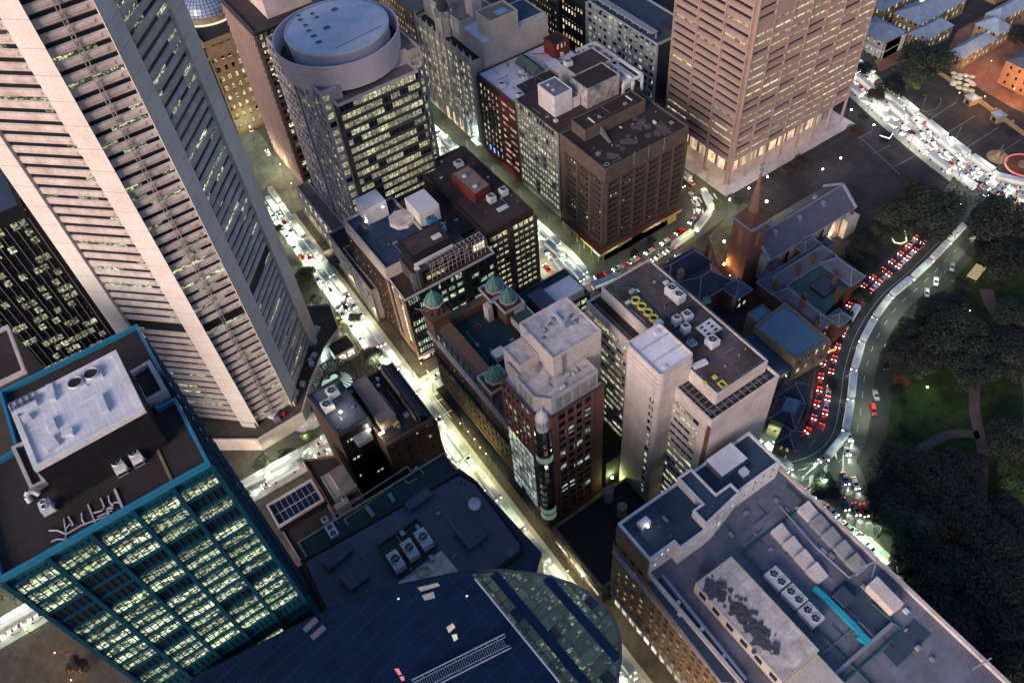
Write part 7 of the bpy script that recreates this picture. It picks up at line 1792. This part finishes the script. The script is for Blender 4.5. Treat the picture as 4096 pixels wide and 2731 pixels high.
def row(line, o_, s0, s1, st, desc, **k):
    ln = off(line, o_); s_ = s0; i = 0
    while s_ < s1:
        p, a = along(ln, s_)
        if p is None: break
        lamp(p[0], p[1], 'tall street lamp, %s along the %s' % (ORD[i], desc), group='lamps along the '+desc, h=9, arm=1.6, rz=ang(line, s_, o_), **k); i += 1; s_ += st
row(cast, 6.4, 232, 405, 22, 'tower side of the canyon road', c=GREENW, p=7500)
row(cast, 6.4, 90, 228, 26, 'store side of the canyon road', c=GREENW, p=3500)
row(cast, -6.8, 100, 405, 22, 'brick side of the canyon road', c=(1, .80, .48), p=2600)
row(king, 6.2, 20, 230, 30, 'cross street', c=GREENW, p=6500)
row(eliz, 10, 130, 300, 22, 'tower side of the avenue', c=GREENW, p=7500)
row(eliz, -10.5, 136, 300, 24, 'far side of the avenue', c=(1, .95, .6), p=3500)
row(eliz, 10.8, 375, 520, 22, 'store side of the avenue', c=(.72, 1, .62), p=7500)
row(phil, -7.6, 30, 130, 22, 'curving street by the church', c=YEL, p=2600)
row(phil, 7.2, 20, 80, 22, 'court side of the curving street', c=(.95, 1, .6), p=1500)
row(stj, -11.6, 20, 190, 24, 'park side of the road bend', c=GREENW, p=3800)
row(stj, 11.8, 20, 70, 26, 'inner side of the road bend', c=(.9, 1, .8), p=900)
row(macq, 12, 5, 200, 24, 'far kerb of the upper road', c=(.95, 1, .72), p=3200)
row(macq, -12, 10, 180, 30, 'square kerb of the upper road', c=(1, .95, .7), p=2500)
for i, (k, a, b, c, p, h, lb) in enumerate((
    ('30', 800, 865, WHITE, 900, 5, 'white globe lamp at the roadside hedge above the paved square'), ('30', 978, 985, WHITE, 900, 5, 'white globe lamp beside the lit square kiosk'),
    ('30', 718, 1245, WHITE, 900, 5, 'warm white globe lamp in the middle of the dark square'), ('30', 577, 1330, WHITE, 900, 5, 'white globe lamp near the church roof in the dark square'),
    ('30', 145, 1390, WHITE, 1100, 5, 'white globe lamp right of the church spire tip'), ('21', 1952, 107, WHITE, 900, 5, 'white globe lamp left of the spire at the tower steps'),
    ('21', 1800, 197, WHITE, 900, 5, 'white globe lamp at the lower corner of the tower steps'), ('21', 2088, 215, WARM, 5500, 9, 'brilliant floodlamp behind the church spire'),
    ('21', 1757, 527, ORAN, 1300, 6, 'upper orange flood lamp left of the church tower'), ('21', 1757, 705, ORAN, 1300, 6, 'lower orange flood lamp left of the church tower'),
    ('21', 1802, 790, WARM, 300, 5, 'small warm lamp on the court hall gable'), ('31', 490, 590, WARM, 1500, 5, 'warm lamp at the church side porch'), ('31', 640, 470, WARM, 1500, 4, 'warm lamp at the far end of the church side wall'), ('31', 330, 600, WARM, 900, 4, 'warm lamp between the church side wall and the quadrangle'), ('31', 500, 505, WARM, 400, 5, 'small warm lamp above the porch roof'),
    ('31', 1730, 1065, (.9, .9, 1), 500, 5, 'white lamp on the park shelter'), ('31', 1950, 710, YEL, 500, 3, 'yellowish lamp at the top of the park stairs'),
    ('32', 1395, 490, (.75, 1, .45), 1300, 4, 'lawn lamp in the middle of the oval green'), ('32', 290, 400, WARM, 500, 9, 'warm lamp between the hall and the gothic lodge'),
    ('32', 2060, 1160, (.8, .9, .2), 900, 4, 'yellow green lamp glowing under the right hand park trees'), ('33', 1600, 350, ORAN, 900, 4, 'orange lamp glowing among the park trees'),
    ('30', 1700, 600, WARM, 900, 6, 'warm lamp over the forecourt umbrellas'), ('30', 1850, 760, ORAN, 5200, 7, 'orange lamp on the barracks forecourt'), ('30', 2080, 700, ORAN, 5200, 7, 'orange lamp before the barracks front'), ('30', 1900, 480, ORAN, 4200, 7, 'orange lamp between courtyard range and barracks'),
    ('30', 1650, 730, WARM, 700, 4, 'warm lamp behind the forecourt wall'), ('30', 870, 550, WARM, 500, 4, 'left warm lamp under the fig tree'), ('30', 985, 565, WARM, 500, 4, 'right warm lamp under the fig tree'),
    ('30', 1330, 545, (.6, 1, .85), 1200, 4, 'mint coloured lamp inside the great fig tree'), ('12', 430, 870, GREENW, 600, 4, 'green lamp inside the round plaza bush'),
    ('12', 30, 930, WARM, 600, 4, 'lamp at the tower podium corner'), ('12', 430, 620, WHITE, 800, 5, 'white lamp by the podium walkway'), ('11', 540, 1035, WHITE, 1500, 5, 'white lamp in the market plaza'), ('11', 485, 1020, WHITE, 1500, 5, 'second white lamp in the market plaza'),
    ('11', 680, 1235, WARM, 900, 4, 'warm lamp at the plaza kiosk'), ('12', 600, 260, (.6, 1, .95), 900, 4, 'turquoise lamp beside the spiral pergola'), ('00', 1960, 1000, GREENW, 3000, 7, 'bright lamp above the upper mall car'), ('00', 2110, 1200, GREENW, 3000, 7, 'bright lamp above the lower mall car'),
    ('10', 430, 1290, WARM, 5000, 6, 'golden lamp at the foot of the woven tower'), ('10', 520, 1440, WARM, 1500, 5, 'golden lamp on the podium edge by the woven tower'), ('10', 1945, 1060, (.45, .85, 1), 1600, 7, 'cyan white sign lamp at the gothic building corner'),
    ('00', 1880, 900, WARM, 7000, 6, 'golden lamp before the banking hall'), ('12', 1650, 770, YEL, 500, 4, 'first arcade lamp below the domed brick block'), ('12', 1710, 835, YEL, 500, 4, 'second arcade lamp below the domed brick block'), ('12', 1760, 895, YEL, 500, 4, 'third arcade lamp below the domed brick block'), ('12', 1805, 960, YEL, 500, 4, 'fourth arcade lamp below the domed brick block'), ('12', 1850, 1010, (.7, 1, .3), 500, 4, 'green arcade lamp below the domed brick block'),
    ('12', 1340, 300, (1, .55, .3), 1200, 4, 'salmon lamp at the corner of the mint lit office'), ('23', 645, 730, WHITE, 600, 5, 'white lamp on the lane beside the low black roof'), ('23', 530, 690, (.9, 1, .5), 900, 6, 'yellowish lamp over the lane paving'),
    ('12', 1690, 1090, YEL, 900, 6, 'lamp over the lane beside the ribbed roof'), ('03', 430, 1330, ORAN, 600, 4, 'orange lamp at the bottom left pavement'), ('03', 560, 1545, ORAN, 500, 3, 'orange lamp at the bottom left corner'), ('03', 200, 1150, YEL, 600, 7, 'street lamp over the bottom left road'), ('02', 1930, 870, WHITE, 900, 4, 'white lamp on the curved podium wall')
)):
    zz = .2
    if 'fourth' in lb and False: pass
    x, y = q(k, a, b, h+.2); lamp(x, y, lb, h=h, c=c, p=p, r=.5 if lb.startswith(('brilliant', 'upper orange', 'lower orange')) else .34 if 'white globe' in lb or 'lawn' in lb or 'bright lamp' in lb else .16, gs=40 if 'globe' in lb or 'orange flood' in lb or 'brill' in lb else 10, group=None)
# ================================================================== trees
def leafmat(name, c):
    m, nt, b = new_mat(name); oi = N(nt, 'ShaderNodeObjectInfo'); tc = N(nt, 'ShaderNodeTexCoord'); n = N(nt, 'ShaderNodeTexNoise'); n.inputs['Scale'].default_value = 3.5; n.inputs['Detail'].default_value = 4
    nt.links.new(tc.outputs['Object'], n.inputs['Vector']); f_ = math_(nt, 'MULTIPLY', math_(nt, 'MULTIPLY_ADD', n.outputs['Fac'], 2.4, -.5), math_(nt, 'MULTIPLY_ADD', oi.outputs['Random'], 1.2, .4)); nt.links.new(mixc(nt, 1.0, tuple(c), mixc(nt, 0, f_, f_), 'MULTIPLY'), b.inputs['Base Color']); b.inputs['Roughness'].default_value = .7; return m
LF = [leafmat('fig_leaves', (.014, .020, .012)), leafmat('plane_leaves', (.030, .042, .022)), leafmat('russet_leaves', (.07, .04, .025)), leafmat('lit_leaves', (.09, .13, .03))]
bark = wall('bark', (.07, .055, .045), dirt=.4, scale=1.5)
def crown_mesh(seed, n, leaf, flat=.75, gaps=14):
    rr_ = random.Random(seed); m = MB(); lobes = []
    for i in range(gaps):
        a = rr_.uniform(0, 2*math.pi); el = rr_.uniform(-.25, 1.2); d = rr_.uniform(.35, .68)
        lobes.append((Vector((d*math.cos(a)*math.cos(el), d*math.sin(a)*math.cos(el), d*math.sin(el)*flat)), rr_.uniform(.22, .42)))
    for i in range(n):
        c, r_ = rr_.choice(lobes)
        v = Vector((rr_.gauss(0, 1), rr_.gauss(0, 1), rr_.gauss(0, 1))).normalized()
        if v.z < -.3 and rr_.random() < .6: v.z *= -1
        p = c+v*r_*(rr_.uniform(.75, 1.12)); p.z *= .95
        nn = (v+Vector((rr_.uniform(-.8, .8), rr_.uniform(-.8, .8), rr_.uniform(-.2, .9)))).normalized(); u = nn.orthogonal().normalized(); w = nn.cross(u); s_ = leaf*rr_.uniform(.6, 1.4); th = rr_.uniform(0, 6.28)
        u2 = u*math.cos(th)+w*math.sin(th); w2 = nn.cross(u2)
        m.face([p-u2*s_, p-w2*s_*.55, p+u2*s_, p+w2*s_*.55])
    return m
CR = [crown_mesh(11+i, 8500, .038, gaps=20+i*3) for i in range(3)]; CRs = crown_mesh(40, 2200, .07, gaps=10)
crm = {}
def crown_obj(kind, li):
    k = (kind, li)
    if k not in crm:
        mb = CRs if kind == 3 else CR[kind]; o = mb.build('crown', LF[li]); crm[k] = o.data; bpy.data.objects.remove(o)
    return crm[k]
tm = MB(); tm.cyl(0, 0, 0, .5, .06, 8, .04)
for i in range(6):
    a = i*1.05; p0 = Vector((0, 0, .38)); p1 = Vector((.22*math.cos(a), .22*math.sin(a), .62)); p2 = Vector((.5*math.cos(a+.2), .5*math.sin(a+.2), .8+.06*(i % 3)))
    tm.tube(p0, p1, .028, 5); tm.tube(p1, p2, .016, 5); tm.tube(p1, p1+Vector((.1*math.cos(a+1), .1*math.sin(a+1), .25)), .012, 4)
_t = tm.build('trunk', bark); trunkdata = _t.data; bpy.data.objects.remove(_t)
def tree(k, a, b, r, label, li=0, hz=None, kind=None, z0=.1, name='tree', group=None, squash=.8):
    hz = hz or r*1.1
    x, y = q(k, a, b, hz); rr_ = random.Random(int(a*7+b)); rz = rr_.uniform(0, 6.28)
    e = empty(name, (x, y, z0), rz, label=label, cat='tree', group=group)
    kd = kind if kind is not None else (3 if r < 4.5 else rr_.randrange(3))
    o = bpy.data.objects.new('crown', crown_obj(kd, li)); col.objects.link(o); o.parent = e; o.location = (0, 0, hz-r*.35); o.scale = (r*1.15, r*1.15, r*squash*1.15)
    o = bpy.data.objects.new('trunk', trunkdata); col.objects.link(o); o.parent = e; o.scale = (r*.9, r*.9, hz*1.05)
PK = 'trees of the dark park'
for (k, a, b, r, lb, li) in (
    ('30', 1400, 430, 14, 'huge domed fig tree beside the mint roofs', 0), ('30', 1130, 640, 8, 'dark tree left below the great fig tree', 0), ('30', 900, 520, 5, 'low bush by the pink tower and roadside banner', 0),
    ('31', 1500, 200, 14, 'broad dark green tree between square and road bend', 1), ('31', 1180, 300, 10.5, 'paler bushy tree at the left of the square group', 1), ('31', 1330, 110, 7, 'brownish tree top at the edge of the square', 2), ('31', 1400, 420, 7, 'dark tree above the string lit statue niche', 0), ('31', 1080, 430, 6, 'grey green tree beside the string lights', 1),
    ('31', 1980, 330, 14.5, 'big black fig at the right edge by the junction', 0), ('31', 2050, 600, 12, 'black fig below the one at the junction', 0), ('31', 1850, 480, 7, 'spreading fig branch mass over the waiting cars', 0),
    ('31', 900, 510, 6.5, 'black tree right of the church end wall', 0), ('31', 960, 720, 5.5, 'dark tree between church and road bend', 0), ('31', 890, 930, 4.6, 'dark tree beside the court quadrangle corner', 0), ('31', 740, 1110, 5.2, 'round dark tree at the court quadrangle foot', 0), ('31', 830, 620, 4.6, 'low dark shrub mass behind the court quadrangle', 0),
    ('31', 1420, 1050, 7, 'dark tree beside the park shelter lamp', 0), ('31', 1600, 1220, 13, 'large black tree in the upper park', 0), ('31', 1330, 1230, 8, 'dark street side tree above the parked silver car', 0), ('31', 1650, 870, 4, 'bare tree near the parked white cars', 1),
    ('32', 1500, 170, 10, 'dark tree with sparkling fairy lights', 0), ('32', 1250, 200, 8.5, 'dark tree left of the fairy light tree', 0), ('32', 2060, 130, 9, 'dark conifer like tree near the right edge', 0), ('32', 2000, 300, 5.5, 'spiky tree where the park paths fork', 0),
    ('32', 1230, 1080, 10, 'big black tree below the oval lawn, left', 0), ('32', 1480, 1180, 11, 'big black tree below the oval lawn, right', 0), ('32', 1130, 1330, 8.5, 'black tree overhanging the queue of headlights', 0), ('32', 600, 1270, 5.6, 'round dark tree on the traffic island', 0), ('32', 2080, 900, 9, 'faint grey tree at the right edge of the path', 1),
    ('32', 1225, 600, 1.8, 'small lone shrub at the left of the lawn', 0), ('32', 1190, 790, 2.2, 'small dark bush low on the lawn', 0),
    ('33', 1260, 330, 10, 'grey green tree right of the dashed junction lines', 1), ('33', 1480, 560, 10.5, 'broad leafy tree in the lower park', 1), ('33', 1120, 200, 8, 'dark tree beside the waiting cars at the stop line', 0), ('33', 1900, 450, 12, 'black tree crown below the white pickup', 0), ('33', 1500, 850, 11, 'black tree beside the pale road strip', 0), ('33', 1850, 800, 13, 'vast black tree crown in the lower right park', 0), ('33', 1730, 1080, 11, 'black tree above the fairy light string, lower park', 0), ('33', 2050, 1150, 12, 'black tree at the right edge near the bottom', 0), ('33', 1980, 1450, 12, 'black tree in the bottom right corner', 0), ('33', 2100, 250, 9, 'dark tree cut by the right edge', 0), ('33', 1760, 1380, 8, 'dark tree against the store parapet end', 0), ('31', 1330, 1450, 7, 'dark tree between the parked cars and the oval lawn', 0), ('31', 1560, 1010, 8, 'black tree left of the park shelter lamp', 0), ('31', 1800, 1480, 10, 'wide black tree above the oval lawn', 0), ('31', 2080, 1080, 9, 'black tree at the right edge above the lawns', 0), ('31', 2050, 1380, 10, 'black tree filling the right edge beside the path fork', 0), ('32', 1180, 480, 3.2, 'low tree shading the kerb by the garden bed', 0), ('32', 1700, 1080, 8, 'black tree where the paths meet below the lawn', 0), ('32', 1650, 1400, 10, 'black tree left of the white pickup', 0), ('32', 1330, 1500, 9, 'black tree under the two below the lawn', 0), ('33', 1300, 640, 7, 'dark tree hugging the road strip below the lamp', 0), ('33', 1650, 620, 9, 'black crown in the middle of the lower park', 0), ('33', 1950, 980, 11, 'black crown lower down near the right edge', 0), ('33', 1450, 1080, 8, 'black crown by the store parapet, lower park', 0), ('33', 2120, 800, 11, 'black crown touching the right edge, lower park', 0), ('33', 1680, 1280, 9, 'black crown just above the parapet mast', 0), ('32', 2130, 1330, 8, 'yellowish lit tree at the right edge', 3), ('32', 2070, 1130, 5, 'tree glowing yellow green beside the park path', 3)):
    tree(k, a, b, r, lb, li, group=PK if k[0] == '3' and k != '30' else None)
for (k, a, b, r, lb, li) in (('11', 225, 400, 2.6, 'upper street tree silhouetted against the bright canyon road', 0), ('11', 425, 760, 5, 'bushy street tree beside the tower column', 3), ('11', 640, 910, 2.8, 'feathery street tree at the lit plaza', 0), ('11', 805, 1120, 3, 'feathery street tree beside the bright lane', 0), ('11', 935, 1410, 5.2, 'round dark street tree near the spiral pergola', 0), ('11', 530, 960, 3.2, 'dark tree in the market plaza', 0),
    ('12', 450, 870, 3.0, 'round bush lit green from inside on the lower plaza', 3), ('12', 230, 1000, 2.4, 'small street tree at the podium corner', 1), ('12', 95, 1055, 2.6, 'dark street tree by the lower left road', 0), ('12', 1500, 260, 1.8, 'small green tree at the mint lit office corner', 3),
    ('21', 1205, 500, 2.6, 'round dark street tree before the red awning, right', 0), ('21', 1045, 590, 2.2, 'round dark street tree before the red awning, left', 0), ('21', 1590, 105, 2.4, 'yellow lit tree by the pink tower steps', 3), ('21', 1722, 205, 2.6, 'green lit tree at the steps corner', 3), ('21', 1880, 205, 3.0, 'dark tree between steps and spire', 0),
    ('30', 400, 1250, 4.5, 'brown leafless tree in the square beside the steps', 2), ('30', 300, 1330, 3.6, 'smaller brown tree left in the square', 2), ('30', 830, 1010, 4.6, 'bare brown tree by the lit kiosk', 2), ('30', 1000, 720, 5, 'brown tree on the verge of the upper road', 2), ('30', 880, 900, 3.2, 'low hedge tree by the roadside lamp', 0), ('30', 2130, 240, 7, 'dark tree beside the square pavilion', 0),
    ('03', 560, 1440, 4, 'tree with golden lights in the bottom left corner', 2), ('32', 620, 440, 3.4, 'bare winter tree on the inner kerb of the bend', 2), ('11', 870, 430, 1.8, 'green planter bush on the blue roof, first', 1), ('30', 1280, 640, 4, 'mint lit shrub below the fig tree', 3)):
    z0 = 39.6 if 'planter' in lb else .1
    if z0 > 1:
        x, y = q(k, a, b, 41); e = empty('planter_bush', (x, y, 39.7), 0, label='green shrub bed in the corner of the blue roof', cat='shrub'); o = bpy.data.objects.new('foliage', crown_obj(3, 1)); col.objects.link(o); o.parent = e; o.location = (0, 0, .8); o.scale = (2.4, 4, 1.3); continue
    tree(k, a, b, r, lb, li)
# rooftop terrace greenery
x, y = 121, 172; 
# ================================================================== street furniture and small things
def banner(k, a, b, label, c):
    x, y = q(k, a, b, 5); e = empty('street_banner', (x, y, .2), R(30), label=label, cat='banner'); m = MB(); m.cyl(0, 0, 0, 8, .09, 8); m.build('pole', poleM, e); m = MB(); m.box(.1, -.03, 3.2, 1.3, .03, 7.4); m.build('flag', c, e)
banner('30', 920, 580, 'pink and white banner at the head of the upper road', glow('banner_pink', (.8, .5, .7), .35)); banner('30', 1250, 800, 'yellow and pink banner on the far side of the upper road', glow('banner_yellow', (.8, .85, .3), .35))
banner('30', 808, 760, 'purple banner at the left end of the square', M['slate']); banner('30', 1188, 1000, 'dark banner midway along the upper road', M['slate']); banner('30', 1660, 1350, 'purple banner at the road junction', M['slate'])
banner('21', 392, 360, 'red banner hanging beside the avenue near the yellow posts', M['red']); banner('21', 112, 90, 'red and gold banner further up the avenue', M['orange']); banner('11', 390, 670, 'orange banner on the canyon road', M['orange'])
x, y = q('30', 1975, 1180, 4)
e = empty('statue', (x, y, .1), 0, label='bronze statue on a stone pedestal inside a round planter on the far square', cat='statue')
m = MB(); m.lathe(0, 0, [(4.6, 0), (4.6, .6), (4.2, .6), (4.2, .35)], 24); m.cyl(0, 0, .3, .5, 4.2, 24); m.build('planter', M['stone'], e)
m = MB(); m.box(-1.2, -1.2, .4, 1.2, 1.2, 1.4); m.box(-.85, -.85, 1.4, .85, .85, 3.6); m.box(-1.05, -1.05, 3.6, 1.05, 1.05, 3.9); m.build('pedestal', M['stone'], e)
m = MB(); m.lathe(0, 0, [(.55, 3.9), (.5, 4.6), (.42, 5.2), (.55, 5.9), (.5, 6.3), (.18, 6.5), (.2, 6.6), (.24, 6.8), (.2, 7.0), (.03, 7.1)], 12); m.tube((.4, 0, 6.2), (.9, .3, 5.4), .14); m.tube((-.4, 0, 6.2), (-.6, .1, 5.3), .14); m.build('figure', M['copperd'], e)
x, y = q('30', 2160, 1290, 1)
e = empty('traffic_circle', (x, y, .2), 0, label='round garden bed ringed with red lights at the right edge', cat='garden bed')
m = MB(); m.lathe(0, 0, [(8, 0), (8, .5), (7.3, .5), (7.3, .2)], 36); m.build('red_light_ring', glow('red_ring', (1, .06, .04), .7), e)
m = MB(); m.cyl(0, 0, 0, .3, 7.3, 30); m.build('planting', M['soil'], e); m = MB(); m.lathe(0, 0, [(2.4, .3), (2.4, 1.4), (2.0, 1.4)], 20); m.cyl(0, 0, .3, 1.2, 2, 20); m.build('fountain_bowl', M['stone'], e)
x, y = q('30', 1072, 1065, 2)
e = empty('christmas_kiosk', (x, y, .15), R(20), label='dark square kiosk outlined with white festive light strings', cat='kiosk')
m = MB(); m.box(-2.2, -2.2, 0, 2.2, 2.2, 2.8); m.build('hut', M['black'], e); m = MB()
for i in range(9): m.tube((-2.3+i*.52, -2.3, 2.9), (-2.05+i*.52, -2.3, 2.5), .09, 4); m.tube((-2.3, -2.3+i*.52, 2.9), (-2.3, -2.05+i*.52, 2.5), .09, 4)
m.build('light_string', glow('string_white', (1, 1, .92), 5), e)
# forecourt wall with gatehouses
m = MB()
e = empty('forecourt_wall', (360, 158, 0), 0, label='stone forecourt wall with gate pillars between square and barracks', cat='wall')
wl_ = [(366, 187), (363.5, 172), (360.5, 158), (357, 142), (353, 124), (349, 108)]
for a, b in zip(wl_, wl_[1:]): m.bar((a[0]-360, a[1]-158), (b[0]-360, b[1]-158), .6, 0, 2.0)
m.build('wall', M['stone'], e)
for i in range(9):
    u = i/8*.999*5; j = int(u); p = lerp(wl_[j], wl_[j+1], u-j); m = MB(); m.box(p[0]-360-.6, p[1]-158-.6, 0, p[0]-360+.6, p[1]-158+.6, 2.9); m.build('gate_pillar', M['stone'], e)
for i, (a, b) in enumerate(((1750, 770), (1960, 905))):
    x, y = q('30', a, b, 3); e = empty('gatehouse', (x, y, 0), R(-12), label=['upper stone gatehouse with domed blue roof on the forecourt wall', 'lower stone gatehouse with domed blue roof on the forecourt wall'][i], cat='gatehouse', group='gatehouses on the forecourt wall')
    m = MB(); m.box(-2.2, -2.2, 0, 2.2, 2.2, 3.4); m.build('walls', M['stone'], e); m = MB(); m.box(-2.6, -2.6, 3.4, 2.6, 2.6, 3.8); m.lathe(0, 0, [(1.9, 3.8), (1.6, 4.4), (.9, 4.9), (.05, 5.1)], 16); m.build('domed_roof', M['mintroof'], e)
    m = MB(); m.face([(-2.25, 1, .4), (-2.25, -1, .4), (-2.25, -1, 2.4), (-2.25, 1, 2.4)]); m.build('opening', M['black'], e)
for i in range(16):
    a, b = 1610+(i % 4)*48+(i//4)*-2, 570+(i % 4)*12+(i//4)*32
    x, y = q('30', a+random.uniform(-9, 9), b+random.uniform(-9, 9), 2.4); e = empty('cafe_umbrella', (x, y, .1), 0, label='cream cafe umbrella with glowing canopy, row %s place %s counted from the upper left' % (ORD[i//4], ORD[i % 4]), cat='umbrella', group='cafe umbrellas on the forecourt')
    m = MB(); m.cyl(0, 0, 0, 2.4, .05, 6); m.build('pole', poleM, e); m = MB(); m.lathe(0, 0, [(1.6, 2.1), (.05, 2.8)], 8, False); m.build('canopy', glow('umbrella_glow', (.9, .72, .35), .22) if i == 0 else bpy.data.materials['umbrella_glow'], e)  # light under the umbrella is put into the canopy as its own glow
# park stairs shelter
x, y = q('31', 1780, 765, 2); e = empty('park_shelter', (x, y, .1), R(12), label='lit timber roofed shelter with stairs at the top of the park', cat='shelter')
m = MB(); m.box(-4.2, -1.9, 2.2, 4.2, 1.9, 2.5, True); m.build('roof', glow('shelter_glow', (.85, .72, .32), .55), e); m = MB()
for i in range(16): m.box(-4.1+i*.52, -1.85, 2.5, -3.95+i*.52, 1.85, 2.58)
m.build('roof_slat', M['wood'], e); m = MB()
for sx_ in (-4, 4):
    for sy_ in (-1.7, 1.7): m.box(sx_-.12, sy_-.12, 0, sx_+.12, sy_+.12, 2.2)
m.build('post', M['wood'], e)
# string light arch around the statue niche
x, y = q('31', 1175, 470, .5); e = empty('lit_hedge_niche', (x, y, .1), 0, label='U shaped niche of gravel outlined by warm string lights under the trees', cat='garden bed')
m = MB(); pts = [(-4+q_*0, 0, 0) for q_ in (0,)]
pp_ = [(q('31', a, b, .4)[0]-x, q('31', a, b, .4)[1]-y, .4) for a, b in ((1205, 330), (1220, 420), (1235, 520), (1190, 540), (1140, 530), (1105, 470), (1100, 410))]; m.path(pp_, .28, 5); m.build('light_string', glow('string_warm', (.95, .9, .5), 1.3), e)
m = MB(); m.face([(p[0], p[1], .2) for p in pp_]); m.build('gravel', M['pave'], e)
# coloured direction sign
x, y = q('31', 655, 1370, 3); e = empty('amber_sign', (x, y, .2), R(-20), label='small glowing amber sign board beside the blue roofed hall', cat='sign'); m = MB(); m.box(-1.3, -.1, 2, 1.3, .1, 3.1, True); m.build('board', glow('amber_board', (1, .38, .05), 1.4), e); m = MB(); m.cyl(0, 0, 0, 2, .08, 6); m.build('post', poleM, e)
x, y = q('21', 740, 680, 4.5); e = empty('corner_sign', (153.0, 188.6, 0), 0, label='white lit sign on the corner of the red roofed awning', cat='sign'); m = MB(); m.box(-.1, -.4, 4.0, .1, 4, 4.9); m.build('board', glow('white_sign', (.95, .98, .8), .9), e)
x, y = q('10', 1935, 1060, 9); e = empty('hotel_sign', (156.2, 285, 0), 0, label='cyan white vertical neon sign at the gothic building corner', cat='sign'); m = MB(); m.box(-1.2, -.2, 7, -.2, .2, 13); m.build('board', glow('neon_cyan', (.55, .95, 1), 3.5), e); m = MB(); m.box(-3, -3, 4.4, -1, 3, 4.7); m.build('canopy', glow('neon_canopy', (.6, .9, 1), 1.2), e)
for i, c in enumerate(((.15, .25, 1), (.2, .3, 1), (.15, .3, 1))):
    e = empty('blue_shop_sign', (156.8, 276-i*4, 0), 0, label='%s blue lit shop front at the foot of the red brick office' % ORD[i], cat='sign', group='blue shop fronts of the red brick office'); m = MB(); m.box(-.12, -1, 4.5, 0, 1, 7); m.build('panel', glow('blue_panel_%d' % i, c, 1.6), e)
# ================================================================== daylight left after sunset
w = bpy.data.worlds.new('World'); scene.world = w; w.use_nodes = True
nt = w.node_tree; bg = nt.nodes['Background']
sky = nt.nodes.new('ShaderNodeTexSky'); sky.sky_type = 'NISHITA'; sky.sun_disc = False
SUN_AZ = math.atan2(-1.0, -.35)      # direction towards the afterglow, x=-1 y=-.35
sky.sun_elevation = R(3); sky.sun_rotation = math.atan2(-1.0, -.35) ; sky.altitude = 0; sky.air_density = 1.5; sky.ozone_density = 4
nt.links.new(mixc(nt, 1.0, sky.outputs[0], (1.34, .98, 1.0), 'MULTIPLY'), bg.inputs['Color']); bg.inputs['Strength'].default_value = .62
s = bpy.data.lights.new('sun', 'SUN'); s.energy = 4.3; s.angle = R(35); s.color = (1, .82, .70)
so = bpy.data.objects.new('sun', s); col.objects.link(so)
d = Vector((-1.0, -.42, .42)).normalized(); so.rotation_euler = d.to_track_quat('Z', 'Y').to_euler(); so.location = (-100, -50, 400)
scene.view_settings.view_transform = 'Standard'; scene.view_settings.look = 'None'; scene.view_settings.exposure = 0; scene.view_settings.gamma = 1
scene.cycles.use_denoising = True
scene.cycles.sample_clamp_indirect = 4; scene.cycles.max_bounces = 4; scene.cycles.use_light_tree = True; scene.cycles.diffuse_bounces = 2; scene.cycles.glossy_bounces = 2
# tidy: labels stay within sixteen words
for o in list(scene.objects):
    lb = o.get('label')
    if lb and len(lb.split()) > 16: print('LONG', o.name, lb)
